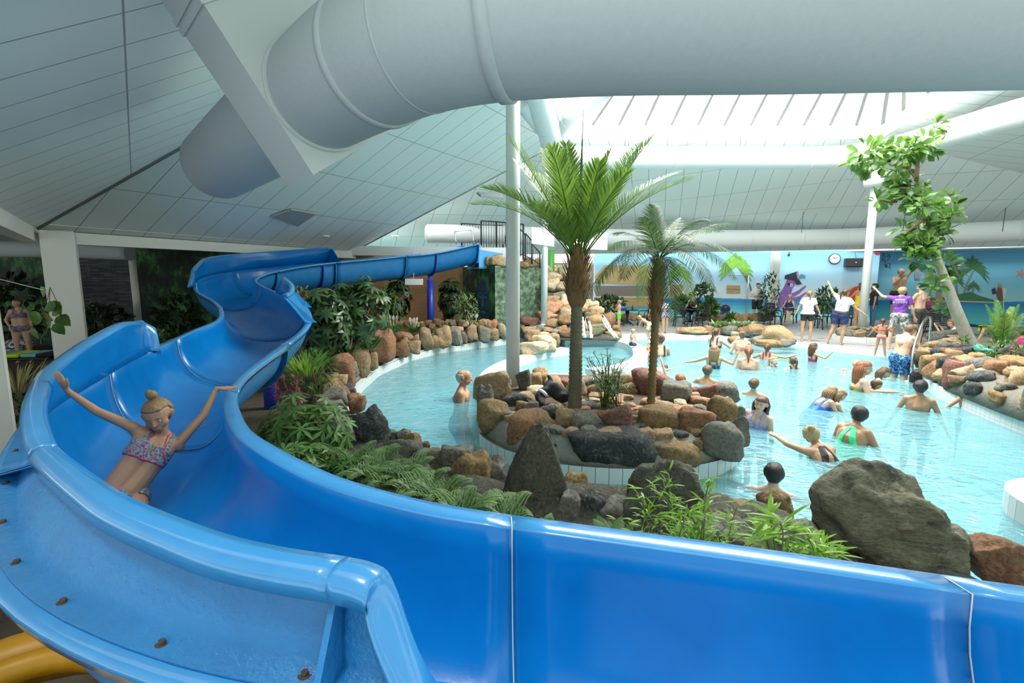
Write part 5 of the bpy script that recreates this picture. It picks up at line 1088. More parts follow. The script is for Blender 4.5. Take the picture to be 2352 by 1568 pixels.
names = ['leftmost fern under the lobed shrub', 'fern second from the left along the slide rim', 'pale fern in the middle of the fern patch', 'fern at the right end of the dense fern patch', 'small fern touching the foot of the black boulder', 'fern under the bright low shrub', 'fern just below the row of small stones', 'upright fern below the tall pointed boulder', 'fern leaning on the slide rim before the dark ochre boulder', 'last fern on the right, beside the broad shiny leaves']
for i, (x, y, t) in enumerate(FE): fern(names[i], x, y, t, 10, .34 if i < 7 else .27, 60 + i)
# broad leaves
for i, (x, y, t, lab) in enumerate([(1250, 1215, 2.7, 'broad shiny leaved plant at the foot of the pointed boulder'), (1405, 1240, 2.5, 'small broad leaved plant left of the bamboo')]):
    rr = random.Random(90 + i); p = W(x, y + 12, t); T = thing('broadleaf_plant', lab, 'plant', p); g = M()
    for k in range(9): a = rr.uniform(0, 2 * pi); blade(g, p, V((cos(a), sin(a) * .6, rr.uniform(.5, 1.1))), V((0, -.8, 1)), rr.uniform(.1, .17), .065, .3, OVAL)
    mk('foliage', g, LF['mid'], parent=T)
# bamboo
def bamboo(label, x0_, x1_, yb, yt, t, n, seed, L=.13):
    rr = random.Random(seed); T = thing('bamboo', label, 'bamboo', W((x0_ + x1_) / 2, yb, t)); g2 = M()
    for k in range(n):
        xb = rr.uniform(x0_ + (x1_ - x0_) * .25, x1_ - (x1_ - x0_) * .2); tt = t + rr.uniform(-.25, .25); a = W(xb, yb, tt); b = W(xb + rr.uniform(-.45, .45) * (x1_ - x0_), yt + rr.random() ** 1.6 * (yb - yt) * .7, tt); P = arc3(a, b, V((rr.uniform(-.03, .03), 0, .04)), 7)
        g = M(); g.tube(P, .0032, 5); mk('cane', g, STEM, parent=T)
        for j in range(1, 8):
            for h in range(3 if j > 2 else 1):
                d = V((rr.uniform(-1, 1), rr.uniform(-.7, .7), rr.uniform(-.2, .7))); q = P[j] + d.normalized() * rr.uniform(0, .03)
                for m in range(2 if j > 3 else 1): blade(g2, q, d + rv(rr, .35), V((0, 0, 1)) + rv(rr, .3), L * rr.uniform(.5, 1), L * .13, .25, LANCE)
    mk('foliage', g2, LF['bamboo'], parent=T)
bamboo('bright green bamboo shoots rising over the slide rim in front of the big dark boulder', 1440, 1740, 1300, 1085, 2.35, 20, 101, .085)
bamboo('single thin bamboo shoot before the broad grey boulder', 1750, 1810, 1290, 1180, 2.1, 3, 102)
bamboo('little bamboo tuft at the foot of the huge rugged boulder', 1820, 1920, 1320, 1235, 2.0, 8, 103, .09)
# ---- deck and mural plants
bpx('ficus_plant', 'green ficus behind the seated red haired woman', 1612, 690, 22.4, 52, 80, 130, 'oval', .22, LF['dark'], stems=3, seed=111)
bpx('ficus_plant', 'tall dark ficus to the right of the white polo staff member', 1768, 680, 22.0, 48, 105, 180, 'lance', .24, LF['dark'], stems=4, seed=112)
bpx('bushy_plant', 'low dark bushes under the straw hut of the mural', 1400, 700, 21.8, 70, 34, 90, 'oval', .25, LF['dark'], stems=2, seed=113)
bpx('bushy_plant', 'broad green plant left of the ficus behind the tables', 1568, 700, 22.2, 36, 30, 60, 'oval', .3, LF['mid'], stems=2, seed=114)
bpx('bushy_plant', 'green plant under the ficus near the waste bin', 1632, 708, 22.2, 30, 30, 50, 'oval', .28, LF['mid'], stems=2, seed=115)
bpx('bushy_plant', 'small plant right of the waste bin', 1678, 730, 21.6, 16, 14, 30, 'oval', .2, LF['mid'], stems=1, seed=116)
bpx('spiky_plant', 'spiky dark plant behind the pointing woman in white', 1902, 685, 19.5, 50, 46, 110, 'lance', .32, LF['dark'], stems=2, seed=117)
for i, x in enumerate(range(1642, 1724, 13)): clump('hosta', 'striped low rosette plant in the stone border at the far pool edge', x, 752 + (i % 2), 17.9, 26, .34, .09, LF['pale'], 120 + i, group='rosette plants in the far stone border')
# small palm and shrubs on the right bank
sp0 = W(2300, 800, 10.2); sm = thing('small_palm', 'small bright fan of palm leaves behind the leaning tree at the right edge', 'palm', sp0)
for x, y, dt in [(2265, 700, 0), (2290, 690, .2), (2305, 683, -.1), (2325, 705, .1), (2352, 720, 0), (2248, 765, .1), (2256, 742, -.2), (2372, 745, 0), (2340, 700, -.3), (2280, 720, .4), (2310, 720, -.4), (2360, 770, -.2), (2275, 760, .3)]:
    e = W(x, y, 10.2 + dt); frond(sm, arc3(sp0, e, V((0, 0, .16)) - (e - sp0) * .06, 8), 28, .17, .014, LF['bamboo'] if y < 712 else LF['mid'], rp, vee=.3)
bpx('shrub', 'low leafy shrub on the right bank in front of the small palm', 2320, 805, 9.6, 110, 44, 120, 'lance', .12, LF['mid'], stems=3, seed=131, zb=.42)
bpx('shrub', 'dark green tuft at the foot of the leaning tree', 2212, 795, 10.6, 24, 40, 40, 'lance', .14, LF['mid'], stems=1, seed=132, zb=.42)
T = thing('turquoise_leaf_ornament', 'turquoise crumpled leaf ornament around the foot of the leaning tree', 'ornament', W(2240, 815, 10.2)); g = M(); rr = random.Random(5)
for k in range(26):
    a = rr.uniform(0, 2 * pi); blade(g, W(2238 + rr.uniform(-14, 16), 812, 10.3), V((cos(a), sin(a), rr.uniform(.2, 1.1))), V((0, 0, 1)) + rv(rr, .4), rr.uniform(.22, .42), .15, .35, LANCE, .5)
mk('foliage', g, LF['teal'], parent=T)
# hanging vine on the left pillar and wires
T = thing('hanging_vine', 'heart leaved vine dangling before the cream left pillar', 'vine', W(118, 660, 6.6)); g = M(); tv = 6.6; rr = random.Random(8)
for q in ([(115, 660), (108, 690), (96, 700), (112, 735)], [(115, 660), (130, 690), (142, 705), (130, 740)], [(115, 660), (112, 720), (108, 760), (95, 775), (94, 790)], [(112, 720), (90, 735), (72, 750)]): g.tube(catmull([W(x, y, tv) for x, y in q], 4), .005, 5)
mk('stem', g, BARK, parent=T); g = M()
for x, y, s_ in [(105, 675, 30), (120, 705, 34), (128, 712, 30), (118, 745, 40), (85, 730, 36), (90, 735, 30), (133, 740, 34), (126, 755, 30), (78, 765, 26), (138, 722, 26)]:
    d = V((rr.uniform(-1, 1), rr.uniform(-.2, .2), -rr.uniform(.3, 1))); blade(g, W(x, y - s_ * .4, tv + rr.uniform(-.1, .1)), d, V((0, -1, .2)) + rv(rr, .2), s_ * tv / FPX, s_ * .85 * tv / FPX, .15, (.35, 1, .95, .6, .05), .2)
mk('foliage', g, LF['mid'], parent=T)
g = M(); g.cyl(W(-20, 636, 6.2), W(100, 666, 6.6), .004, n=5); mk('guy_wire', g, WHITE, label='thin white line running from the left frame edge to the vine', cat='wire')
clump('dry_grass', 'dry straw coloured grass tuft at the left edge behind the slide', 40, 900, 6.4, 70, .5, .02, LF['straw'], 150, spread=.35)
bpx('shrub', 'dim low plant behind the frame post at the far left edge', 30, 935, 5.6, 70, 70, 60, 'lance', .14, LF['murk'], stems=1, seed=151)
# ============================================================ people
import numpy as np
def skinmat(name, c, rough=.5):
    return mat('skin_' + name, c, rough, tuple(x * .86 for x in c), ns=7, sss=.06, spec=.4)
SK_ = dict(light=skinmat('light', (.62, .40, .28)), tan=skinmat('tan', (.50, .29, .17)), pale=skinmat('pale', (.72, .50, .39)), warm=skinmat('warm', (.48, .26, .15)), brown=skinmat('brown', (.34, .18, .10)))
def hm(name, c): return mat('hair_' + name, c, .45, tuple(x * .55 for x in c), ns=60, stretch=(1, 1, .2), bump=.4, bs=90)
HR = dict(brown=hm('brown', (.12, .06, .03)), dark=hm('dark', (.02, .014, .012)), blond=hm('blond', (.55, .38, .18)), dblond=hm('dark_blond', (.30, .18, .085)), red=hm('ginger', (.30, .10, .035)), grey=hm('grey', (.55, .54, .50)), mouse=hm('mouse', (.20, .12, .07)))
def cloth(name, c, c2=None, ns=20, rough=.7, amt=.3, **k): return mat('cloth_' + name, c, rough, c2, ns=ns, amt=amt, **k)
CL_ = dict(white=cloth('white', (.78, .78, .76)), black=cloth('black', (.015, .015, .018)), navy=cloth('navy', (.02, .03, .10)), purple=cloth('purple', (.18, .05, .34)), maroon=cloth('maroon', (.22, .03, .09)), green=cloth('green', (.18, .62, .06)), lime=cloth('lime_floral', (.30, .55, .06), (.75, .8, .6), 30), neon=cloth('mint', (.08, .80, .32)),
           olive=cloth('olive', (.25, .22, .05)), royal=cloth('royal_blue', (.02, .10, .55), (.05, .2, .7), 12), blue=cloth('blue_print', (.06, .28, .62), (.01, .02, .08), 26, amt=.15), lilac=cloth('lilac', (.42, .32, .60), (.55, .45, .7), 30), pink=cloth('pink', (.85, .22, .24)), coral=cloth('coral', (.9, .28, .22)), dkfloral=cloth('navy_floral', (.02, .02, .05), (.5, .45, .5), 28, amt=.1),
           charcoal=cloth('charcoal', (.04, .045, .035)), plaid=cloth('plaid', (.5, .5, .47), (.14, .13, .12), 14, amt=.2), jeans=cloth('jeans', (.06, .13, .26)), teal=cloth('teal_print', (.02, .18, .22), (.01, .02, .05), 20), stripe=cloth('striped', (.03, .03, .10), (.45, .25, .35), 40, amt=.15, stretch=(.3, .3, 2)), red=cloth('red', (.40, .02, .03)), yellow=cloth('yellow', (.75, .48, .02)), magenta=cloth('magenta_trim', (.75, .03, .25)), greyp=cloth('grey_print', (.10, .11, .12), (.30, .33, .33), 90, amt=.3))
EYEW = mat('eye_white', (.75, .74, .70), .2); IRIS = mat('iris', (.03, .02, .015), .2); LIP = mat('lips', (.45, .14, .12), .45); SHOE = mat('shoe_black', (.02, .02, .02), .5); ORF = mat('orange_float', (.95, .22, .02), .25, coat=.3)
UNIT = {}
def capsule(g, p0, r0, p1, r1, n=12):
    p0, p1 = V(p0), V(p1); d = p1 - p0; L = d.length; d = d / L if L > 1e-6 else V((0, 0, 1)); rings = []; P = []
    for k in (-80, -50, -22): a = radians(k); P.append((p0 + d * r0 * sin(a), r0 * cos(a)))
    P += [(p0, r0), (p1, r1)]
    for k in (22, 50, 80): a = radians(k); P.append((p1 + d * r1 * sin(a), r1 * cos(a)))
    a = d.orthogonal().normalized(); b = d.cross(a)
    g.loft([[c + a * r * cos(2 * pi * k / n) + b * r * sin(2 * pi * k / n) for k in range(n)] for c, r in P], True, True)
def remesh(g, vox, smooth=3, fac=.5):
    me = bpy.data.meshes.new('tmp'); me.from_pydata([tuple(p) for p in g.v], [], g.f); o = bpy.data.objects.new('tmp', me); COL.objects.link(o)
    m = o.modifiers.new('r', 'REMESH'); m.mode = 'VOXEL'; m.voxel_size = vox
    if smooth: s = o.modifiers.new('s', 'SMOOTH'); s.iterations = smooth; s.factor = fac
    dg = bpy.context.evaluated_depsgraph_get(); me2 = bpy.data.meshes.new_from_object(o.evaluated_get(dg))
    bpy.data.objects.remove(o); bpy.data.meshes.remove(me); return me2
def nz(v): v = V(v); return v.normalized()
ST = dict(lean=0, roll=0, twist=0, head=(0, 0, 0), la=[(-.16, .02, -1), (-.05, .12, -1)], ra=[(.16, .02, -1), (.05, .12, -1)], ll=[(-.06, 0, -1), (0, 0, -1)], rl=[(.06, 0, -1), (0, 0, -1)])
SIT = dict(ll=[(-.15, 1, -.05), (0, .1, -1)], rl=[(.15, 1, -.05), (0, .1, -1)], la=[(-.2, .3, -1), (.1, .9, -.3)], ra=[(.2, .3, -1), (-.1, .9, -.3)])
def person(label, h, loc=None, head_at=None, yaw=0, pose=None, skin='light', hair=('short', 'brown'), wear=(), vox=.014, fat=1.0, child=0.0, group=None, feetz=None, face=True, female=False, rot=None, extras=None, hand_open=.25, arms_thick=1.0, pelvis_at=None):
    p = dict(ST); p.update(pose or {}); S = h / 1.75; prims = []
    def add(lb, a, ra, b, rb): prims.append((lb, V(a), ra, V(b), rb))
    hip = V((0, 0, .95)); Rt = Euler((radians(-p['lean']), radians(p['roll']), radians(p['twist'])), 'XYZ').to_matrix()
    T = lambda q: hip + Rt @ (V(q) - hip)
    f = fat; hw = 1.08 if female else 1.0; sw = (.90 if female else 1.0) * (1 - .08 * child)
    Rh2 = Euler((radians(-p['lean'] * .4), radians(p['roll'] * .5), radians(p['twist'] * .5)), 'XYZ').to_matrix(); T2 = lambda q: hip + Rh2 @ (V(q) - hip)
    for s in (-1, 1):
        add('pelvis', (0.02 * s, 0, .95), .115 * f, (s * .085 * hw, -.01, .92), .105 * f * hw)
        add('belly', T2((s * .045, .005, .99)), .10 * f, T((s * .05, .01, 1.16)), .095 * f)
        add('chest', T((s * .05, .01, 1.18)), .095 * f, T((s * .075 * sw, .012, 1.34)), .10 * f * sw)
        add('chest', T((s * .06, 0, 1.38)), .075, T((s * .165 * sw, -.005, 1.415)), .052 * f ** .5)
        if female: add('bust', T((s * .07, .085, 1.30)), .052 * f, T((s * .07, .06, 1.34)), .05)
    add('chest', T((0, -.02, 1.30)), .10 * f, T((0, -.01, 1.44)), .065)
    nb = T((0, -.005, 1.44)); hc0 = T((0, .012, 1.62)); hy, hp, hr = p['head']
    Rh = Rt @ Euler((radians(-hp), radians(hr), radians(hy)), 'XYZ').to_matrix() if not p.get('head_abs') else Euler((radians(-hp), radians(hr), radians(hy)), 'XYZ').to_matrix()
    np_ = T((0, .0, 1.487)); hs = 1 + .20 * child; HC = np_ + Rh @ (V((0, .012, .125)) * hs); H = lambda q: HC + Rh @ (V(q) * hs)
    add('neck', nb, .056 if not female else .050, np_.lerp(HC, .45), .050 if not female else .045)
    for s in (-1, 1): add('chest', np_.lerp(nb, .35) + Rt @ V((s * .018, -.015, 0)), .045, T((s * .13 * sw, -.01, 1.415)), .050)
    add('skull', H((0, -.035, -.005)), .068 * hs, H((0, -.03, .03)), .07 * hs)
    if head_at is not None:
        rz_ = radians(yaw) - atan2(head_at.x, head_at.y); Rz_ = Matrix.Rotation(rz_, 3, 'Z'); loc_ = V(head_at) - Rz_ @ (HC * S)
        for nm, s in (('la', -1), ('ra', 1)):
            if p[nm][0] == 'ik':
                sh_ = T((s * .175 * sw, 0, 1.405)); tg = (Rz_.inverted() @ (V(p[nm][1]) - loc_)) / S; dv = tg - sh_; D_ = min(dv.length, .525); dn_ = dv.normalized(); ca = (.285 ** 2 + D_ ** 2 - .245 ** 2) / (2 * .285 * D_); ca = max(-1, min(1, ca)); pl = V(p[nm][2]); pl = (pl - dn_ * pl.dot(dn_)).normalized()
                el_ = sh_ + dn_ * .285 * ca + pl * .285 * sqrt(1 - ca * ca); p[nm] = [el_ - sh_, (sh_ + dn_ * D_) - el_] + list(p[nm][3:])
    add('skull', H((0, -.028, .03)), .088 * hs, H((0, .022, .042)), .076 * hs); add('face', H((0, .04, -.02)), .060 * hs, H((0, .035, .02)), .068 * hs); add('face', H((0, .052, -.062)), .036 * hs, H((0, .035, -.035)), .052 * hs)
    add('face', H((-.03, .04, -.03)), .038 * hs, H((.03, .04, -.03)), .038 * hs)
    add('face', H((0, .098, .012)), .009 * hs, H((0, .112, -.022)), .0125 * hs)
    add('face', H((-.016, .088, -.052)), .010 * hs, H((.016, .088, -.052)), .010 * hs)
    for s in (-1, 1): add('ear', H((s * .082, -.008, -.015)), .010 * hs, H((s * .088, -.014, .018)), .013 * hs)
    W_ = {}
    for nm, s, lm in (('la', -1, 'L'), ('ra', 1, 'R')):
        u, fo = nz(p[nm][0]), nz(p[nm][1]); at = arms_thick * (1 - .12 * child)
        sh = T((s * .175 * sw, 0, 1.405)) + V((0, 0, max(0, u.z) * .05)); el = sh + u * .285; wr = el + fo * .245
        add('uparm', sh, .048 * f ** .6 * at, el, .036 * f ** .4 * at); add('forearm', el, .037 * f ** .4 * at, wr, .023 * at); hd = nz(p[nm][2]) if len(p[nm]) > 2 else fo
        side = hd.cross(V((0, 0, 1))); side = side.normalized() if side.length > .2 else V((1, 0, 0)); side = nz(p[nm][3]) if len(p[nm]) > 3 else side; side = (side - hd * side.dot(hd)).normalized(); pn = hd.cross(side).normalized()
        k1 = wr + hd * .085
        for q in (-.5, 0, .5): add('hand', wr + side * q * .026, .017 * at, k1 + side * q * .052, .014)
        for i, (q, l_) in enumerate(((-.036, .062), (-.012, .078), (.012, .082), (.036, .074))):
            b0 = k1 + side * q; b1_ = b0 + (hd + side * q * 9 * hand_open) * l_ * .5; b2_ = b1_ + (hd + side * q * 9 * hand_open - pn * .25) * l_ * .5; add('hand', b0, .0105, b1_, .0095); add('hand', b1_, .0095, b2_, .0075)
        tb = wr + hd * .03 + side * .026; add('hand', tb, .012, tb + (hd * .6 + side * .8) * .035, .0105); add('hand', tb + (hd * .6 + side * .8) * .035, .0105, tb + (hd * .9 + side * .75) * .065, .0085)
        W_[lm] = wr + hd * .07; W_[lm + 'f'] = (el, wr, sh, u)
    fz = []
    for nm, s in (('ll', -1), ('rl', 1)):
        u, fo = nz(p[nm][0]), nz(p[nm][1]); hp_ = V((s * .088 * hw, 0, .90)); kn = hp_ + u * .43; an = kn + fo * .42; ft = nz(p[nm][2]) if len(p[nm]) > 2 else nz(V((s * .12, 1, -.08)) - fo * (V((s * .12, 1, -.08)).dot(fo)) * .9)
        add('thigh', hp_, .088 * f * hw, kn, .055 * f ** .5); add('shin', kn, .053 * f ** .5, kn.lerp(an, .3) - ft * .012, .052 * f ** .5); add('shin', kn.lerp(an, .3) - ft * .012, .052 * f ** .5, an, .033)
        hl = an + fo * .045 - ft * .02; add('foot', hl, .030, an + fo * .045 + ft * .13, .024); add('foot', an + fo * .055 + ft * .13, .022, an + fo * .058 + ft * .175, .017); add('foot', an, .033, an + fo * .05 + ft * .08, .026); fz.append(min((an + fo * .075).z, (an + fo * .075 + ft * .17).z))
    g = M()
    for lb, a, ra, b, rb in prims: capsule(g, a, ra, b, rb)
    mz = min(fz); off = V((0, 0, 0))
    if rot is not None: RR = rot
    else: RR = None
    me = remesh(g, vox / S, 3)
    nv = len(me.vertices); co = np.empty(nv * 3, dtype=np.float64); me.vertices.foreach_get('co', co); co = co.reshape(-1, 3)
    no = np.empty(nv * 3, dtype=np.float64); me.vertices.foreach_get('normal', no); no = no.reshape(-1, 3)
    best = np.full(nv, 1e9); lab = np.zeros(nv, int); tt = np.zeros(nv); names = sorted({q[0] for q in prims}); ix = {n_: i for i, n_ in enumerate(names)}; side_ = np.zeros(nv)
    for lb, a, ra, b, rb in prims:
        A_ = np.array(a); d = np.array(b) - A_; l2 = max(1e-9, d @ d); t_ = np.clip(((co - A_) @ d) / l2, 0, 1); ds = np.linalg.norm(co - A_ - t_[:, None] * d, axis=1) - (ra + (rb - ra) * t_); mk_ = ds < best; best[mk_] = ds[mk_]; lab[mk_] = ix[lb]; tt[mk_] = t_[mk_]
    Rti = np.array(Rt.inverted()); tl = (co - np.array(hip)) @ Rti.T + np.array(hip); Rhi = np.array(Rh.inverted()); hl_ = ((co - np.array(HC)) @ Rhi.T) / hs
    is_ = lambda *L_: np.isin(lab, [ix[q] for q in L_ if q in ix]); X, Y, Z = tl[:, 0], tl[:, 1], tl[:, 2]
    low = is_('pelvis') | is_('belly'); torso = is_('pelvis', 'belly', 'chest', 'bust')
    Zp = co[:, 2]
    bra = np.abs(X)
    SEL = dict(
        tee=(torso & (Z > .93) & (Z < 1.47)) | (is_('uparm') & (tt < .5)), polo=(torso & (Z > .93) & (Z < 1.49)) | (is_('uparm') & (tt < .6)) | (is_('neck') & (tt < .2)),
        shorts=(is_('pelvis')) | (is_('belly') & (Z < 1.02)) | (is_('thigh') & (tt < .42)), trunks=is_('pelvis') | (is_('belly') & (Z < 1.01)) | (is_('thigh') & (tt < .72)), long=is_('pelvis', 'thigh', 'shin') | (is_('belly') & (Z < 1.02)),
        briefs=is_('pelvis') & (Zp > .86) | (is_('belly') & (Z < .975)) | (is_('thigh') & (tt < .04)),
        swimsuit=is_('pelvis') & (Zp > .85) | is_('belly') | (is_('bust')) | (is_('chest') & ((Z < 1.24) | ((Z < 1.34) & (Y > .0)))) | (is_('chest') & (Z > 1.2) & (bra > .065) & (bra < .10)),
        bra=(is_('chest', 'bust', 'belly') & (Z > 1.225) & (Z < 1.275)) | (is_('bust', 'chest') & (Y > .05) & (Z > 1.225) & (Z < 1.355) & (bra > .012)) | (is_('chest') & (Z > 1.27) & (bra > .072) & (bra < .094)),
        strap=(is_('chest', 'bust', 'belly') & (Z > 1.225) & (Z < 1.25)), racer=is_('pelvis') | is_('belly') | (is_('chest') & ((Z < 1.22) | (Y > .04) & (Z < 1.36) | ((bra < .12 - .3 * (Z - 1.2)) & (bra > .2 * (1.45 - Z)) & (Z < 1.44)))),
        skirt=is_('pelvis') | (is_('belly') & (Z < 1.04)) | (is_('thigh') & (tt < .6)), belt=is_('belly', 'pelvis') & (Z > .98) & (Z < 1.04), dress=is_('pelvis') | is_('belly') | (is_('chest', 'bust') & (Z < 1.30)) | (is_('thigh') & (tt < .3)))
    capz = is_('skull', 'face', 'ear') & ((hl_[:, 2] > (.074 if hair[0] in ('topbun', 'bun', 'pony') else .06) - .25 * np.clip(-hl_[:, 1] + .03, 0, 1)) & ((hl_[:, 1] < .075) | (hl_[:, 2] > .065)) | ((hl_[:, 1] < -.012) & (hl_[:, 2] > -.065))) & ~is_('ear') & ~((np.abs(hl_[:, 0]) > .066) & (hl_[:, 2] < .022) & (hl_[:, 1] > -.034))
    SEL['hair'] = capz; SEL['fringe'] = capz & ((hl_[:, 1] < -.0) & (hl_[:, 2] < .055))
    npoly = len(me.polygons); 
    loops = [tuple(pl.vertices) for pl in me.polygons]
    M4 = Matrix.Diagonal((S, S, S, 1))
    if RR is not None: M4 = RR.to_4x4() @ M4
    def tf(q): return M4 @ V(q)
    if head_at is not None:
        az = atan2(head_at.x, head_at.y); rz = radians(yaw) - az; Rz = Matrix.Rotation(rz, 4, 'Z'); loc = head_at - (Rz @ tf(HC))
    elif pelvis_at is not None:
        az = atan2(pelvis_at.x, pelvis_at.y); rz = radians(yaw) - az; Rz = Matrix.Rotation(rz, 4, 'Z'); loc = V(pelvis_at) - (Rz @ tf((0, 0, .92)))
    else:
        loc = V(loc); az = atan2(loc.x, loc.y); rz = radians(yaw) - az; loc = loc - V((0, 0, mz * S))
    me.transform(M4); me.materials.append(SK_[skin])
    me.polygons.foreach_set('use_smooth', [True] * npoly); me.name = 'person'
    body = bpy.data.objects.new('person', me); COL.objects.link(body); body.location = loc; body.rotation_euler = (0, 0, rz); tag(body, label, 'person', group)
    def shell(name, sel, offs, mt, rough=0.0, drop=0):
        keep = [lp for lp in loops if sum(sel[v] for v in lp) >= 2]
        if not keep: return None
        used = sorted({v for lp in keep for v in lp}); mp = {v: i for i, v in enumerate(used)}; vs = []
        for v in used:
            o = offs + (rough * noise.noise(V(co[v] * 14)) if rough else 0); q = co[v] + no[v] * o; vs.append(tuple(tf(q)))
        ec = {}
        for lp in keep:
            for a_, b_ in zip(lp, lp[1:] + lp[:1]): k_ = (a_, b_) if a_ < b_ else (b_, a_); ec[k_] = ec.get(k_, 0) + 1
        nb_ = {}
        for (a_, b_), c_ in ec.items():
            if c_ == 1: nb_.setdefault(mp[a_], []).append(mp[b_]); nb_.setdefault(mp[b_], []).append(mp[a_])
        vv = [V(q) for q in vs]
        for _ in range(10):
            nw = {i: (vv[i] * .4 + sum((vv[j] for j in ns_), V((0, 0, 0))) / len(ns_) * .6) for i, ns_ in nb_.items() if len(ns_) > 1}
            for i, q in nw.items(): vv[i] = q
        vs = [tuple(q) for q in vv]
        m_ = bpy.data.meshes.new(name); m_.from_pydata(vs, [], [tuple(mp[v] for v in lp) for lp in keep]); m_.materials.append(mt); m_.polygons.foreach_set('use_smooth', [True] * len(keep))
        o_ = bpy.data.objects.new(name, m_); COL.objects.link(o_); o_.parent = body
        so_ = o_.modifiers.new('cloth', 'SOLIDIFY'); so_.thickness = .004; so_.offset = 0
        return o_
    OFF = dict(tee=.020, polo=.020, shorts=.014, trunks=.022, long=.012, briefs=.005, swimsuit=.005, bra=.006, strap=.006, racer=.005, skirt=.024, belt=.03, dress=.012)
    NM = dict(tee='t_shirt', polo='polo_shirt', shorts='shorts', trunks='swim_trunks', long='trousers', briefs='bikini_bottom', swimsuit='swimsuit', bra='bikini_top', strap='bikini_strap', racer='swimsuit', skirt='skirt', belt='belt_bag', dress='top')
    for k, mt in wear: shell(NM[k], SEL[k], OFF[k], CL_[mt], .012 if k in ('tee', 'trunks', 'skirt') else 0)
    def pm(name, g_, mt, par=None): g_.v = [tf(q) for q in g_.v]; return mk(name, g_, mt, parent=par or body, local=True)
    hs_, hc_ = hair; hmt = HR[hc_] if hc_ in HR else None
    if hs_ != 'bald': 
        ho = shell('hair', SEL['fringe'] if hs_ == 'fringe' else SEL['hair'], .011 if hs_ in ('short', 'fringe') else .006, hmt, .009 if hs_ == 'short' else .003)
    g2 = M()
    if hs_ == 'pony': g2.tube(catmull([H((0, -.10, .05)), H((0, -.15, .03)), H((0, -.155, -.06)), H((0, -.13, -.20)) - V((0, 0, .02))], 4), [.018, .022, .024, .026, .028, .028, .028, .027, .026, .024, .02, .016, .008], 8)
    if hs_ == 'bun': g2.ball(H((0, -.105, .075)), (.042, .04, .042), 12, 8); g2.cyl(H((0, -.06, .06)), H((0, -.09, .07)), .03, n=10)
    if hs_ == 'topbun': g2.ball(H((.0, -.02, .155)), (.042, .038, .040), 12, 8); g2.ball(H((.012, -.02, .175)), (.028, .03, .026), 10, 6); g2.cyl(H((0, -.02, .10)), H((0, -.02, .14)), .028, n=10)
    if hs_ in ('long', 'wet', 'curly'):
        nst = 16 if hs_ != 'wet' else 11
        for k in range(nst):
            a = pi * (k / (nst - 1)) * 1.1 - .05 * pi; x_, y_ = .088 * cos(a), -.04 - .065 * sin(a); L_ = .24 if hs_ != 'curly' else .20; w_ = (.022 if hs_ != 'curly' else .032)
            dn = V((x_ * .3, -.01, -L_)) ; P_ = [H((x_ * .8, y_ * .8, .05)), H((x_ * 1.12, y_ * 1.12, -.02)), H((x_ * 1.1, y_ * 1.15, -.09)), H((x_ * 1.1, y_ * 1.15, -.09)) + V((0, 0, -L_ * .45)), H((x_ * 1.05, y_ * 1.1, -.09)) + V((0, 0, -L_ * .85))]
            g2.tube(catmull(P_, 3), [w_ * (1, 1, 1, 1, 1, 1, 1, .95, .9, .85, .75, .5, .2)[i] for i in range(13)], 6)
    if g2.v: pm('hair_tail' if hs_ in ('pony', 'bun', 'topbun') else 'hair_length', g2, hmt)
    if face:
        for s in (-1, 1):
            q = M(); q.ball(H((s * .030, .0885, .006)), (.0095 * hs, .0078 * hs, .0040 * hs), 10, 7, Rh); e = pm('eye', q, EYEW); q = M(); q.ball(H((s * .030, .0925, .0055)), (.0060 * hs, .0040 * hs, .0042 * hs), 8, 6, Rh); pm('iris', q, IRIS, e)
            q = M(); q.tube([H((s * .014, .098, .024)), H((s * .030, .100, .030)), H((s * .046, .088, .025))], [.003, .004, .002], 5); pm('eyebrow', q, hmt or HR['mouse'])
        q = M(); q.tube([H((-.024, .088, -.046)), H((-.012, .098, -.051)), H((0, .100, -.052)), H((.012, .098, -.051)), H((.024, .088, -.046))], [.002, .0052, .0055, .0052, .002], 6); pm('mouth', q, LIP)
    def surf(q, lift=.008):
        i = int(np.argmin(((co - np.array(q)) ** 2).sum(1))); return V(co[i]) + V(no[i]) * lift
    info = dict(surf=surf, H=H, T=T, W=W_, tf=tf, pm=pm, S=S, body=body, HC=HC, Rh=Rh)
    if extras: extras(info)
    return body
def floats(info, mt=None):
    for s in ('Lf', 'Rf'):
        el, wr, sh, u = info['W'][s]; c = sh.lerp(el, .55); a = u.orthogonal().normalized(); b = u.cross(a); q = M()
        for dz in (-.04, .04):
            q.tube([c + u * dz + (a * cos(k * pi / 6) + b * sin(k * pi / 6)) * .055 for k in range(13)], .038, 8, caps=False)
        info['pm']('arm_float', q, mt or ORF)
def hpx(lab, hx, hy, ph, wy=None, t=None, **k):
    """swimmer: head centre pixel, head height in pixels, waterline pixel -> distance"""
    t = t or Tz(hx, wy, WZ); hd_ = .225 * (1 + .2 * k.get('child', 0)); h = ph * t / FPX / hd_ * 1.75; return person(lab, h, head_at=W(hx, hy, t), **k)
def fpx(lab, x, top, foot, z=0.0, hpix=None, **k):
    p = G(x, foot, z); t = Tz(x, foot, z); h = (hpix or (foot - top)) * t / FPX; return person(lab, h, loc=p, **k)
UPW = dict(la=[(-.9, .3, -.35), (-.3, .9, .0)], ra=[(.9, .3, -.35), (.3, .9, .0)])
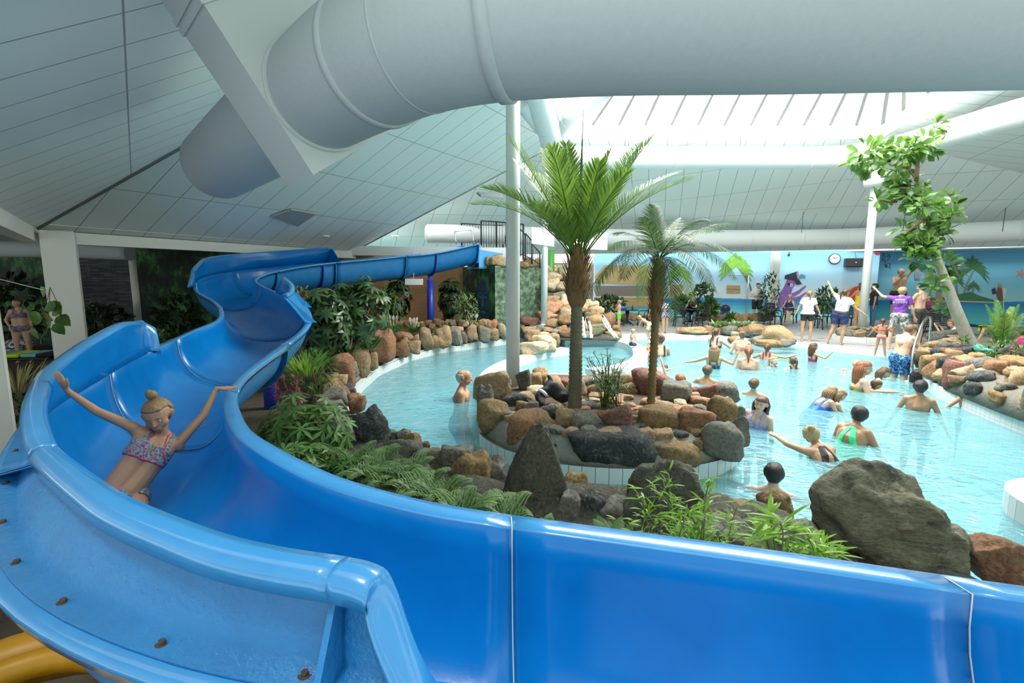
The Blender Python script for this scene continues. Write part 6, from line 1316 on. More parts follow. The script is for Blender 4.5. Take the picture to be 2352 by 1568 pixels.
def trims(info):
    sf, T = info['surf'], info['T']; mg = CL_['magenta']
    def line(P_, r_=.0035): q = M(); q.tube([sf(T(p)) for p in P_], r_, 6); info['pm']('pink_trim', q, mg)
    L_ = lambda a, b, n=7: [tuple(a[i] + (b[i] - a[i]) * k / n for i in range(3)) for k in range(n + 1)]
    for s in (-1, 1): line(L_((s * .045, .0, 1.47), (s * .066, .14, 1.335), 6)); line(L_((s * .066, .14, 1.335), (s * .008, .14, 1.235))); line(L_((s * .066, .14, 1.335), (s * .15, .06, 1.24)))
    line([(sin(a) * .17, cos(a) * .17, 1.23) for a in [(-1.4 + .2 * k) for k in range(15)]], .004)
# ---- girl in the slide
gp_ = W(300, 1075, 2.62)
girl = person('girl in patterned pink trimmed bikini sliding down with both arms spread', 1.30, head_at=W(362, 955, 2.82), yaw=172, vox=.0065, child=.75, skin='warm', female=False, fat=.92,
    pose=dict(lean=-22, roll=-36, twist=6, head_abs=True, head=(-8, 14, 6), la=['ik', W(503, 912, 3.1) + V((-.01, .0, .035)), (-.1, .2, -1), (-1, .0, -.05), (0, 1, 0)], ra=[(.80, -.25, .52), (.70, -.25, .70), (.35, -.05, 1), (-.5, .6, .2)], ll=[(-.25, 1, -.12), (0, 1, -.1)], rl=[(.12, 1, -.12), (.05, 1, -.1)]),
    hair=('topbun', 'dblond'), wear=(('bra', 'greyp'), ('briefs', 'greyp'),), extras=trims)
def tee_text(info):
    cu = bpy.data.curves.new('txt', 'FONT'); cu.body = '& LEREN'; cu.size = .085; cu.extrude = .001; cu.align_x = 'CENTER'; cu.shear = .25; o = bpy.data.objects.new('t', cu); COL.objects.link(o)
    me = bpy.data.meshes.new_from_object(o.evaluated_get(bpy.context.evaluated_depsgraph_get())); bpy.data.objects.remove(o)
    T, tf = info['T'], info['tf']
    q = M(); q.v = [T((-p.co.x * -1, -.148 - .0 * abs(p.co.x), 1.29 + p.co.y)) for p in me.vertices]; q.f = [tuple(p.vertices) for p in me.polygons]; q.uv = [None] * len(q.f); q.mi = [0] * len(q.f); q.sm = [False] * len(q.f)
    info['pm']('shirt_print', q, CL_['white'])
    q = M(); q.box((0, 0, 0), (.22, .003, .022)); q.v = [T(V((p.x, -.148 + p.y, 1.385 + p.z))) for p in q.v]; info['pm']('shirt_print', q, CL_['white'])
# ---- on the far deck
fpx('boy in green shorts and orange arm floats standing by the waterfall', 1421, 690, 756, yaw=70, child=.7, skin='light', hair=('short', 'blond'), wear=(('trunks', 'green'),), extras=floats, pose=dict(la=[(-.3, .3, -1), (.3, .9, .1)], ra=[(.3, .3, -1), (-.3, .9, -.2)]), vox=.018)
fpx('toddler in lime floral shorts bending over at the pool edge', 1490, 722, 782, hpix=68, yaw=75, child=.9, skin='tan', hair=('short', 'blond'), wear=(('trunks', 'lime'),), pose=dict(lean=58, la=[(-.1, .5, -1), (0, .2, -1)], ra=[(.1, .5, -1), (0, .2, -1)], ll=[(-.1, .25, -1), (0, -.3, -1)], rl=[(.1, .25, -1), (0, -.3, -1)]), vox=.018)
person('small blond child in dark shorts sitting on the white basin wall', .95, pelvis_at=W(1452, 790, 14.4), yaw=-40, child=1, skin='light', hair=('short', 'blond'), wear=(('shorts', 'navy'),), pose=dict(SIT, lean=4, ll=[(-.1, 1, -.1), (0, .8, -.3)], rl=[(.1, 1, -.1), (0, .8, -.3)]), vox=.016)
fpx('adult in navy floral swim shorts bending behind the smaller palm', 1526, 655, 766, hpix=108, yaw=60, skin='tan', hair=('short', 'brown'), wear=(('trunks', 'dkfloral'),), pose=dict(lean=55, la=[(-.1, .4, -1), (0, .3, -1)], ra=[(.1, .4, -1), (0, .3, -1)]), fat=1.1, vox=.018)
person('woman with long red hair and black top sitting at a table, chin on her hand', 1.66, pelvis_at=W(1590, 722, 22.0) + V((0, 0, .1)), yaw=170, female=True, skin='light', hair=('curly', 'red'), wear=(('tee', 'black'), ('long', 'jeans')), pose=dict(SIT, lean=8, ra=[(.25, .6, -.7), (-.35, .3, 1)], la=[(-.2, .6, -.8), (.4, .9, .1)]), vox=.02)
fpx('staff member in white polo and black shorts, arms crossed at the mural', 1736, 651, 741, yaw=178, fat=1.15, skin='pale', hair=('short', 'dark'), wear=(('polo', 'white'), ('trunks', 'black')), pose=dict(head=(-18, 0, 0), la=[(-.35, .25, -1), (.95, .45, .12)], ra=[(.35, .25, -1), (-.95, .5, .05)]), vox=.016)
person('older woman in navy swimsuit sitting cross legged on a dark chair', 1.66, pelvis_at=W(1812, 716, 21.0), yaw=165, female=True, skin='tan', hair=('short', 'grey'), wear=(('swimsuit', 'navy'),), pose=dict(SIT, rl=[(-.35, 1, .12), (-.1, .35, -1)], ll=[(-.1, 1, -.1), (0, .0, -1)], la=[(-.3, .4, -1), (.5, .8, -.1)], ra=[(.3, .4, -1), (-.5, .8, -.1)]), vox=.018)
fpx('woman with ponytail, white tee and black shorts standing back to camera at the pool edge', 1850, 668, 785, yaw=5, female=True, skin='tan', hair=('pony', 'dblond'), wear=(('tee', 'white'), ('shorts', 'black')), pose=dict(head=(10, 0, 0), la=[(-.42, .1, -1), (-.35, .1, -1)], ra=[(.42, .1, -1), (.45, .15, -1)]), vox=.014)
fpx('woman in white tee and navy skirt leaning back and pointing with her raised arm', 1925, 664, 792, yaw=-20, female=True, fat=1.22, skin='tan', hair=('pony', 'brown'), wear=(('tee', 'white'), ('skirt', 'navy'), ('belt', 'black')), pose=dict(lean=-4, roll=8, head=(-30, 0, 0), la=[(-.8, .35, .65), (-.5, .2, .9)], ra=[(.5, .3, -.8), (.75, .3, -.6)], ll=[(-.18, -.1, -1), (-.25, -.1, -1)], rl=[(.05, 0, -1), (-.1, 0, -1)]), vox=.014)
fpx('person in yellow swimwear partly hidden behind the right column', 1969, 650, 760, yaw=40, fat=1.15, female=True, skin='warm', hair=('wet', 'brown'), wear=(('swimsuit', 'yellow'),), pose=dict(la=[(-.3, .6, -.8), (-.2, 1, -.2)]), vox=.018)
fpx('person in black vest and jeans standing right of the right column', 2001, 652, 757, yaw=100, skin='tan', hair=('short', 'dark'), wear=(('tee', 'black'), ('long', 'jeans')), pose=dict(ra=[(.3, .5, -.8), (-.2, .9, .4)]), vox=.018)
fpx('shirtless man drying himself with a raised towel in the mural corner', 2056, 618, 742, yaw=-150, fat=1.25, skin='tan', hair=('fringe', 'mouse'), wear=(('trunks', 'black'),), pose=dict(head=(0, 20, 0), ra=[(.3, .7, -.5), (-.3, .6, .6)], la=[(-.5, .1, .9), (-.4, .2, 1)]), vox=.018,
    extras=lambda i: i['pm']('towel', (lambda q: (q.tube([i['W']['L'] + V((0, .03, -.02 - .09 * k)) for k in range(8)], [.03, .06, .08, .09, .10, .10, .09, .07], 8, flat=.3), q)[1])(M()), cloth('towel_grey', (.35, .38, .45))))
fpx('man in purple t-shirt with white lettering and plaid shorts pointing left', 2058, 661, 804, yaw=-12, skin='light', hair=('short', 'blond'), wear=(('tee', 'purple'), ('trunks', 'plaid')), pose=dict(head=(-10, 0, 0), la=[(-1, .25, .18), (-.75, .3, .75)], ra=[(.3, .1, -1), (.2, .35, -1)], ll=[(-.16, 0, -1), (-.02, -.1, -1)], rl=[(.20, 0, -1), (-.15, -.15, -1)]), extras=tee_text, vox=.011)
def baby(info):
    q = M(); c = info['T']((-.12, .2, 1.3)); capsule(q, c, .085, c + V((0, .0, -.12)), .09); capsule(q, c + V((-.02, .06, .11)), .075, c + V((-.02, .06, .13)), .07); capsule(q, c + V((-.05, .05, -.15)), .05, c + V((-.12, .12, -.25)), .035); capsule(q, c + V((.05, .05, -.15)), .05, c + V((.02, .14, -.25)), .035); info['baby'] = q; info['pm']('held_infant', q, SK_['pale'])
mb_ = fpx('tall shirtless man in dark swim shorts holding a baby', 2103, 652, 792, yaw=55, skin='light', hair=('short', 'dark'), wear=(('trunks', 'charcoal'),), pose=dict(head=(10, 0, 0), la=[(-.3, .45, -.9), (.3, .9, .3)], ra=[(.2, .35, -1), (-.3, 1, .25)]), vox=.012)
bt_ = Tz(2092, 700, 1.2); person('bald baby carried against the chest of the tall shirtless man', .68, head_at=W(2086, 686, Tz(2103, 792, 0) - .25), yaw=-60, child=1, skin='pale', hair=('bald', 'blond'), wear=(('briefs', 'teal'),), pose=dict(SIT), vox=.014)
fpx('toddler in coral bikini with orange arm floats seen from behind', 2020, 733, 818, z=-.12, yaw=0, child=.9, skin='warm', female=False, hair=('pony', 'brown'), wear=(('bra', 'pink'), ('briefs', 'coral')), extras=floats, pose=dict(la=[(-.6, .2, -.8), (-.5, .2, -.8)], ra=[(.6, .2, -.8), (.6, .2, -.7)], ll=[(-.12, 0, -1), (-.1, 0, -1)], rl=[(.12, 0, -1), (.14, 0, -1)]), vox=.011)
person('heavy man in blue patterned trunks climbing out by the steel handrail', 1.78, head_at=W(2091, 758, 10.9), yaw=-38, fat=1.28, skin='light', hair=('short', 'mouse'), wear=(('trunks', 'blue'),), pose=dict(lean=10, head=(-10, 22, 0), ra=[(.3, .5, -1), (-.1, 1, .05)], la=[(-.2, .4, -1), (.3, 1, .1)]), vox=.010)
person('woman in white tee crouching with a camera behind the dark flat rock', 1.86, head_at=W(2188, 742, 13.2), yaw=78, female=True, skin='tan', hair=('bun', 'brown'), wear=(('tee', 'white'), ('shorts', 'black')), pose=dict(lean=26, ll=[(-.2, 1, -.2), (0, -.2, -1)], rl=[(.2, 1, -.2), (0, -.2, -1)], la=[(-.2, .8, -.6), (.1, .5, .8)], ra=[(.1, .8, -.6), (-.1, .5, .8)]), vox=.013,
    extras=lambda i: i['pm']('camera', (lambda q: (q.box(i['W']['R'] + V((-.05, .03, .02)), (.13, .05, .08), bev=.01), q)[1])(M()), DARK))
person('person resting on a dark lounger behind the small palm', 1.72, head_at=W(2318, 722, 15.5), yaw=150, skin='tan', hair=('short', 'dark'), wear=(('shorts', 'black'),), pose=dict(SIT, lean=-35, ll=[(-.2, 1, .35), (0, .5, -1)], rl=[(.2, 1, .3), (0, .5, -1)]), vox=.018)
person('dark haired person low at the right edge behind the bank', 1.7, head_at=W(2345, 764, 12.2), yaw=60, skin='tan', hair=('short', 'dark'), wear=(('tee', 'magenta'),), pose=dict(SIT, lean=10), vox=.016)
person('woman with red skirt sitting on the dark tables behind the tall man', 1.65, pelvis_at=W(2128, 722, 18.5), yaw=160, female=True, skin='light', hair=('bun', 'brown'), wear=(('tee', 'maroon'), ('skirt', 'red')), pose=dict(SIT), vox=.02)
fpx('woman in striped bikini standing with hand on hip at the far left', 58, 688, 832, yaw=165, female=True, fat=1.22, skin='light', hair=('bun', 'red'), wear=(('bra', 'stripe'), ('briefs', 'stripe')), pose=dict(head=(-45, 0, 0), la=[(-.2, -.1, -1), (-.1, .3, -1)], ra=[(.45, -.2, -.9), (-.35, .45, -.7)]), vox=.014)
g = M(); fpx('bather standing on the tower platform, mostly hidden behind the centre column', 1162, 512, 586, z=TC + .12, yaw=160, skin='tan', hair=('short', 'brown'), wear=(('trunks', 'black'),), vox=.02) if False else None
tpx = W(1169, 586, 17.6); person('bather on the tower platform mostly hidden by the centre column', 1.7, loc=(tpx.x, tpx.y, TC + .12), yaw=120, skin='tan', hair=('short', 'brown'), wear=(('trunks', 'black'),), vox=.02)
# ---- in the water
hpx('bald elderly man in blue trunks standing alone in the left channel', 1066, 868, 36, 918, yaw=-95, skin='warm', fat=1.1, hair=('fringe', 'grey'), wear=(('trunks', 'royal'),), pose=dict(lean=6, ll=[(-.1, .5, -1), (0, -.2, -1)], rl=[(.1, .3, -1), (0, -.1, -1)]), vox=.010)
hpx('girl with ponytail holding up a phone, standing before the far stones', 1645, 763, 20, 808, yaw=-30, female=True, skin='light', hair=('pony', 'brown'), wear=(('bra', 'navy'), ('briefs', 'navy')), pose=dict(ra=[(.4, .6, -.5), (.3, .7, .8)], la=[(-.1, .5, -.7), (.8, .7, .1)]), vox=.015)
hpx('girl with long fair hair raising her right hand, dark swimsuit', 1641, 803, 22, 846, yaw=-5, skin='tan', child=.3, hair=('long', 'dblond'), wear=(('swimsuit', 'teal'),), pose=dict(ra=[(.9, .1, -.4), (.35, .1, 1)], la=[(-.9, .2, -.4), (-.7, .3, -.2)]), vox=.014)
hpx('person with pink strap and patterned shorts seen from behind near the far stones', 1705, 770, 19, 815, yaw=5, skin='light', hair=('bun', 'mouse'), wear=(('strap', 'pink'), ('shorts', 'dkfloral')), pose=dict(la=[(-.35, .0, -1), (.5, .5, -.6)]), vox=.015)
hpx('girl with long auburn ponytail and red bikini strap, back to camera', 1720, 808, 24, 848, yaw=0, skin='light', hair=('pony', 'red'), wear=(('strap', 'red'), ('briefs', 'navy')), vox=.014)
hpx('girl in maroon bikini stretching both arms sideways', 1763, 798, 20, 826, yaw=-10, child=.3, skin='tan', hair=('pony', 'brown'), wear=(('swimsuit', 'maroon'),), pose=dict(ra=[(.9, .3, -.1), (.9, .3, .35)], la=[(-.7, .3, -.4), (-.2, .3, .5)]), vox=.014)
hpx('smiling blond girl with only head and shoulders above water', 1778, 829, 20, 842, yaw=-130, child=.4, skin='pale', hair=('pony', 'blond'), wear=(('swimsuit', 'navy'),), vox=.013)
hpx('woman in dark swimsuit floating with ponytail, facing the smiling girl', 1820, 829, 20, 846, yaw=40, female=True, skin='tan', hair=('pony', 'brown'), wear=(('swimsuit', 'black'),), pose=dict(la=[(-.9, .4, -.4), (-.9, .6, 0)], ra=[(.9, .4, -.4), (.9, .6, 0)]), vox=.013)
hpx('little girl in red and blue swimsuit holding her hand out', 1869, 797, 18, 830, yaw=-55, child=.8, skin='tan', hair=('wet', 'brown'), wear=(('swimsuit', 'maroon'),), pose=dict(ra=[(.8, .5, -.3), (.4, .6, .8)], la=[(-.3, .4, -.9), (.1, .9, .2)]), vox=.012)
hpx('short haired boy reaching one arm high beside the date palm', 1562, 873, 27, 893, yaw=20, child=.3, skin='light', hair=('short', 'red'), wear=(('shorts', 'navy'),), pose=dict(la=[(-.45, .25, 1), (-.3, .2, 1)], lean=12), vox=.012)
hpx('broad backed man with short brown hair left of the pool centre', 1625, 852, 26, 882, yaw=-8, skin='tan', hair=('short', 'brown'), wear=(('shorts', 'navy'),), pose=dict(la=[(-.8, .3, -.7), (-.5, .6, -.3)], ra=[(.8, .3, -.7), (.5, .6, -.3)]), vox=.013)
hpx('boy with short reddish hair seen from behind just right of the island', 1732, 883, 26, 907, yaw=-15, child=.2, skin='light', hair=('short', 'brown'), wear=(('shorts', 'royal'),), pose=UPW, vox=.012)
hpx('girl in lilac swimsuit with closed eyes and wet hair facing the camera', 1748, 928, 36, 985, yaw=155, child=.25, skin='pale', female=False, hair=('wet', 'brown'), wear=(('swimsuit', 'lilac'),), pose=dict(lean=14, roll=-8, head=(8, -12, -6), ra=[(.5, .0, -1), (.3, .2, -1)]), vox=.008)
hpx('girl with wet blond hair in royal blue swimsuit leaning forward', 1912, 902, 28, 938, yaw=-50, child=.3, skin='light', hair=('wet', 'dblond'), wear=(('swimsuit', 'royal'),), pose=dict(lean=45, head=(0, -10, 0), la=[(-.3, .4, -1), (0, .3, -1)], ra=[(.3, .4, -1), (0, .3, -1)]), vox=.010)
hpx('second fair haired child partly hidden behind the girl in royal blue', 1930, 908, 26, 940, yaw=-60, child=.4, skin='light', hair=('wet', 'dblond'), wear=(('swimsuit', 'royal'),), pose=dict(lean=30, ra=[(.2, .5, -1), (0, .4, -1)]), vox=.011)
hpx('blond woman with bun and black straps stretching her arms ahead', 1864, 1000, 42, 1040, yaw=42, female=True, skin='tan', hair=('bun', 'blond'), wear=(('racer', 'black'),), pose=dict(lean=48, head=(-25, -18, 0), la=[(-.2, 1, .02), (.15, 1, .05)], ra=[(.45, 1, -.15), (.3, 1, .1)], ll=[(-.1, -.7, -.8), (0, -.9, -.4)], rl=[(.1, -.7, -.8), (0, -.9, -.4)]), vox=.0085)
hpx('large woman with short dark hair and mint green swimsuit straps', 1972, 954, 40, 1012, yaw=-25, female=True, fat=1.3, skin='warm', hair=('short', 'dark'), wear=(('racer', 'neon'),), pose=dict(lean=22, head=(35, 0, 0), la=[(-.5, .4, -1), (-.7, .6, -.3)], ra=[(.5, .2, -1), (.5, .5, -.8)]), vox=.009)
hpx('girl with wet ginger hair in olive bandeau top', 1984, 846, 33, 898, yaw=-68, child=.35, skin='light', hair=('wet', 'red'), wear=(('dress', 'olive'),), pose=dict(head=(-10, 0, 0), lean=6, la=[(-.3, .1, -1), (0, .4, -1)], ra=[(.3, .2, -1), (.2, .9, -.4)]), vox=.009)
hpx('blond toddler with coral arm float behind the girl in olive', 1967, 838, 20, 852, yaw=20, child=.9, skin='pale', hair=('short', 'blond'), wear=(('swimsuit', 'teal'),), extras=lambda i: floats(i, mat('coral_float', (.9, .20, .12), .3)), pose=dict(la=[(-1, .3, 0), (-.8, .5, .2)], ra=[(1, .3, 0), (.8, .5, .2)]), vox=.012)
hpx('girl with wet brown hair in profile just right of the girl in olive', 2032, 856, 24, 872, yaw=-80, child=.2, skin='light', hair=('wet', 'brown'), wear=(('swimsuit', 'black'),), pose=dict(lean=30, la=[(-.6, .2, -.8), (-.4, .5, -.5)]), vox=.011)
hpx('boy lying flat in the water with his arm stretched to the right', 2013, 884, 22, 897, yaw=-80, child=.3, skin='tan', hair=('short', 'brown'), wear=(('shorts', 'black'),), pose=dict(lean=68, head=(20, -60, 0), ra=[(.4, 1, .15), (.1, 1, .1)], la=[(-.3, 1, .0), (0, 1, 0)], ll=[(-.1, -1, -.3), (0, -1, -.2)], rl=[(.1, -1, -.3), (0, -1, -.2)]), vox=.011)
hpx('dark wet haired girl raising her fist near the rock bank', 2106, 860, 24, 878, yaw=-5, child=.3, skin='light', hair=('wet', 'dark'), wear=(('swimsuit', 'black'),), pose=dict(la=[(-.9, .3, -.3), (-.5, .4, .5)], ra=[(.8, .3, -.5), (.6, .6, -.2)]), vox=.011)
hpx('boy with black bowl shaped hair, broad bare back to camera', 2114, 890, 32, 942, yaw=-4, skin='warm', child=.15, hair=('short', 'dark'), wear=(('shorts', 'navy'),), pose=dict(la=[(-.45, .1, -1), (-.4, .3, -1)], ra=[(.45, .1, -1), (.4, .3, -1)]), vox=.009)
hpx('slim boy by the white edge under the right rock bank', 2231, 895, 27, 940, yaw=15, child=.5, skin='warm', hair=('short', 'brown'), wear=(('shorts', 'black'),), pose=dict(la=[(-.7, .1, -.8), (-.9, .2, -.3)]), vox=.009)
hpx('man with wet dark hair close to the near boulders', 1778, 1090, 50, 1128, yaw=-3, skin='pale', hair=('short', 'dark'), wear=(('trunks', 'red'),), pose=dict(la=[(-1, .55, -.12), (-.1, 1, .12)], ra=[(1, .1, -.25), (1, -.2, -.1)], lean=6), vox=.008)
hpx('swimmer with only the back of the head showing beside the date palm trunk', 1526, 843, 15, 848, yaw=-60, child=.3, skin='light', hair=('short', 'mouse'), wear=(('shorts', 'navy'),), pose=dict(lean=60, ra=[(.3, 1, .2), (.1, 1, .2)]), vox=.013)
hpx('swimmer with wet head low in the inner basin by the pale rock', 1293, 785, 11, 790, yaw=-70, skin='light', hair=('short', 'brown'), wear=(('shorts', 'navy'),), pose=dict(lean=50), vox=.016)
hpx('woman in black low backed swimsuit behind the date palm trunk', 1517, 780, 23, 818, yaw=10, female=True, skin='light', hair=('bun', 'brown'), wear=(('swimsuit', 'black'),), pose=dict(la=[(-.5, .7, -.6), (-.2, 1, .1)], ra=[(.3, .8, -.6), (-.4, 1, .1)]), vox=.013)
hpx('small child with bright orange arm floats held by the woman in black', 1494, 792, 15, 806, t=13.0, yaw=100, child=1, skin='pale', hair=('short', 'blond'), wear=(('shorts', 'lime'),), extras=floats, pose=dict(la=[(-1, .2, .1), (-.8, .5, .1)], ra=[(1, .2, .1), (.8, .5, .1)]), vox=.014)
# ============================================================ furniture and fittings on the deck
PLD = mat('dark_plastic', (.018, .020, .024), .35)
def chair_proto(loc, rz, label):
    t = thing('garden_chair', label, 'chair', loc, rz, 'dark plastic chairs on the far deck'); L = dict(parent=t, local=True)
    g = M(); g.box((0, 0, .43), (.46, .46, .035), bev=.012); mk('seat', g, PLD, **L)
    g = M()
    for k in range(7): g.box((0, .235 + .010 * k, .55 + .062 * k), (.42, .02, .045), bev=.006)
    for s in (-1, 1): g.tube([(s * .215, .22, .44), (s * .22, .30, .97)], .02, 8)
    g.tube([(-.22, .30, .97), (0, .32, .99), (.22, .30, .97)], .028, 8); mk('backrest', g, PLD, **L)
    for s in (-1, 1):
        g = M(); g.tube(catmull([(s * .25, -.24, .0), (s * .25, -.22, .45), (s * .26, -.18, .64), (s * .26, .0, .66), (s * .24, .25, .68)], 3), .02, 8); mk('armrest', g, PLD, **L)
        for y_ in (-1, 1): g = M(); g.tube([(s * .26, y_ * .27, 0), (s * .21, y_ * .2, .42)], [.018, .026], 8); mk('leg', g, PLD, **L)
    return t
first = None
CH = [(1562, 750, 10, 'dark chair seen from behind on the left of the table with the red haired woman'), (1608, 752, -60, 'dark chair on the right of the table with the red haired woman'), (1592, 735, 180, 'dark chair on which the red haired woman sits'), (1482, 748, -60, 'dark chair right of the table with blue things'), (1398, 742, 80, 'dark chair left of the table beside the green shorts boy'),
      (1774, 747, 30, 'empty dark chair between the ficus and the seated older woman'), (1812, 742, 165, 'dark chair under the older woman in navy swimsuit'), (1868, 755, 20, 'dark chair right behind the woman in white tee and black shorts'), (1890, 748, -20, 'dark chair between the two women in white tees'), (1948, 752, -30, 'dark chair left of the right column'),
      (2128, 790, -20, 'dark chair behind the steel handrail'), (2160, 786, 10, 'dark chair directly behind the crouching woman with camera'), (2150, 768, 30, 'dark chair farther back behind the crouching woman with camera')]
for x, y, a, lab in CH:
    p = G(x, y, 0); az = atan2(p.x, p.y)
    if first is None: first = chair_proto(p, radians(a) - az, lab)
    else: dup(first, p, radians(a) - az, lab)
def table(x, y, r, label):
    p = G(x, y, 0); t = thing('garden_table', label, 'table', p); g = M(); g.tube([p + V((0, 0, .69)), p + V((0, 0, .70)), p + V((0, 0, .73))], [r * .97, r, r * .98], 28); mk('tabletop', g, PLD, parent=t)
    g = M(); g.tube([p + V((0, 0, .70)), p + V((0, 0, .35)), p + V((0, 0, .1))], [.10, .05, .07], 12); mk('pedestal', g, PLD, parent=t)
    for k in range(4): a = pi / 4 + k * pi / 2; g = M(); g.tube(catmull([p + V((0, 0, .22)), p + V((.16 * cos(a), .16 * sin(a), .16)), p + V((.34 * cos(a), .34 * sin(a), .02))], 3), .028, 8); mk('leg', g, PLD, parent=t)
    return p
tp1 = table(1584, 745, .48, 'dark round table in front of the red haired woman'); tp2 = table(1440, 747, .50, 'dark round table with a blue towel near the waterfall'); tp3 = table(2115, 772, .5, 'dark table behind the tall man holding the baby')
g = M(); g.ball(tp2 + V((-.25, 0, .80)), (.22, .14, .10), 12, 8); mk('towel', g, CL_['royal'], label='crumpled blue towel on the dark table near the waterfall', cat='towel')
g = M(); g.tube([tp2 + V((.2, -.1, .73)), tp2 + V((.2, -.1, .85)), tp2 + V((.2, -.1, .88)), tp2 + V((.2, -.1, .93))], [.035, .035, .015, .015], 10); mk('bottle', g, CL_['navy'], label='small dark blue bottle on the dark table near the waterfall', cat='bottle')
# waste bin
p = G(1664, 739, 0); t = thing('waste_bin', 'dark blue dome topped waste bin by the mural', 'bin', p); BN = mat('bin_blue', (.03, .035, .09), .35)
g = M(); g.tube([p, p + V((0, 0, .04)), p + V((0, 0, .62))], [.20, .205, .225], 24); mk('bin_body', g, BN, parent=t); g = M(); g.tube([p + V((0, 0, .60)), p + V((0, 0, .66))], [.235, .235], 24); mk('rim', g, BN, parent=t)
g = M(); g.tube([p + V((0, 0, .66 + .22 * sin(a * pi / 12))) for a in range(7)], [.228 * cos(a * pi / 12.4) for a in range(7)], 24); mk('lid', g, BN, parent=t)
# broom
p = G(1646, 740, 0); t = thing('floor_squeegee', 'long blue and white squeegee leaning against the mural', 'broom', p); g = M(); g.cyl(p + V((0, 0, .03)), p + V((-.05, .35, 1.0)), .016, n=8); mk('handle', g, WHITE, parent=t); g = M(); g.cyl(p + V((-.05, .35, 1.0)), p + V((-.11, .6, 1.75)), .018, n=8); mk('grip', g, mat('tool_blue', (.02, .12, .55), .4), parent=t); g = M(); g.box(p + V((0, 0, .03)), (.5, .06, .05), bev=.01); mk('head', g, mat('tool_blue', (0, 0, 0)), parent=t)
# wall geometry helpers
def onw(px, py, a, b, lift=.02):
    a, b = V((a[0], a[1], 0)), V((b[0], b[1], 0)); n = (b - a).cross(V((0, 0, 1))).normalized(); n = n if n.y < 0 else -n; d = ray(px, py); o = V((0, 0, CAMH)); return o + d * ((a + n * lift - o).dot(n) / d.dot(n)), n
def flat(pts, a, b, mt, name, par, lift=.012, th=.006):
    g = M(); q = [onw(x, y, a, b, lift) for x, y in pts]; n = q[0][1]; r0 = [p for p, _ in q]; ar = sum(pts[i][0] * pts[(i + 1) % len(pts)][1] - pts[(i + 1) % len(pts)][0] * pts[i][1] for i in range(len(pts)))
    g.loft([r0, [p + n * th for p in r0]], True, True); return mk(name, g, mt, parent=par)
def pmat(n, c, c2=None, ns=6, st=None): return mat('paint_' + n, c, .65, c2, ns=ns, stretch=st)
mw = (A1, A2); mm = (A2, A3); mb = (B0, B1)
T = thing('mural_hut', 'painted straw roofed beach hut on the left part of the beach mural', 'mural picture', onw(1434, 700, *mw)[0])
STRAW = pmat('straw', (.62, .46, .22), (.45, .30, .12), 8, (1, 1, 14))
flat([(1367, 650), (1367, 634), (1388, 609), (1489, 609), (1504, 632), (1507, 655)], *mw, STRAW, 'painted_roof', T); flat([(1368, 656), (1506, 656), (1504, 682), (1369, 682)], *mw, pmat('hut_dark', (.26, .22, .20)), 'painted_opening', T)
flat([(1367, 683), (1506, 683), (1506, 704), (1367, 706)], *mw, STRAW, 'painted_counter', T); flat([(1367, 680), (1507, 680), (1507, 684), (1367, 684)], *mw, pmat('cream', (.7, .62, .45)), 'painted_ledge', T, .022)
WDP = pmat('planks', (.58, .40, .20), (.40, .26, .12), 5, (1, 1, 6))
for q, lab in (([(1539, 654), (1568, 654), (1567, 682), (1538, 681)], 'painted plank sign hanging left of the ficus'), ([(1669, 655), (1700, 655), (1700, 673), (1669, 673)], 'painted plank sign hanging by the changing door')):
    T = thing('plank_sign', lab, 'sign', onw(*q[0], *mw)[0]); flat(q, *mw, WDP, 'board', T); ym = (q[0][1] + q[2][1]) / 2; flat([(q[0][0], ym - .7), (q[1][0], ym - .7), (q[1][0], ym + .4), (q[0][0], ym + .4)], *mw, pmat('hut_dark', (0, 0, 0)), 'gap', T, .02)
def ppalm(x, y, r, tr, par, a, b, c, n=11, w=5, droop=.5):
    for k in range(n):
        th = pi * (-.15 + 1.3 * k / (n - 1)); ex, ey = x + r * cos(th), y - r * .8 * sin(th) + r * droop * abs(cos(th)); mx_, my_ = (x + ex) / 2, (y + ey) / 2 - r * .22; dx, dy = ex - x, ey - y; l = max(1, (dx * dx + dy * dy) ** .5); nx_, ny_ = -dy / l, dx / l
        flat([(x, y), (mx_ + nx_ * w * .5, my_ + ny_ * w * .5), (ex, ey), (mx_ - nx_ * w * .5, my_ - ny_ * w * .5)], a, b, c, 'painted_frond', par, .012 + .001 * k)
    for i in range(len(tr) - 1):
        (x0_, y0_), (x1_, y1_) = tr[i], tr[i + 1]; flat([(x0_ - 2, y0_), (x0_ + 2, y0_), (x1_ + 2.4, y1_), (x1_ - 2.4, y1_)], a, b, pmat('trunk', (.22, .20, .14)), 'painted_trunk', par, .011)
T = thing('mural_palm', 'bright painted palm leaning over the changing door', 'mural picture', onw(1690, 620, *mw)[0]); GR = pmat('bright_green', (.28, .58, .08), (.12, .38, .05), 9)
ppalm(1690, 612, 42, [(1696, 615), (1710, 632), (1722, 655), (1727, 670)], T, *mw, GR, 13, 12)
ppalm(1560, 628, 30, [(1548, 632), (1538, 655)], T, *mw, GR, 9, 9)
T = thing('mural_octopus', 'painted purple octopus wearing a black pirate hat', 'mural picture', onw(1815, 680, *mm)[0]); PU = pmat('purple', (.22, .08, .38), (.36, .18, .52), 5); HT = pmat('black_hat', (.03, .03, .05)); 
ci = lambda x, y, rx, ry, n=18, a0=0: [(x + rx * cos(a0 + 2 * pi * k / n), y + ry * sin(a0 + 2 * pi * k / n)) for k in range(n)]
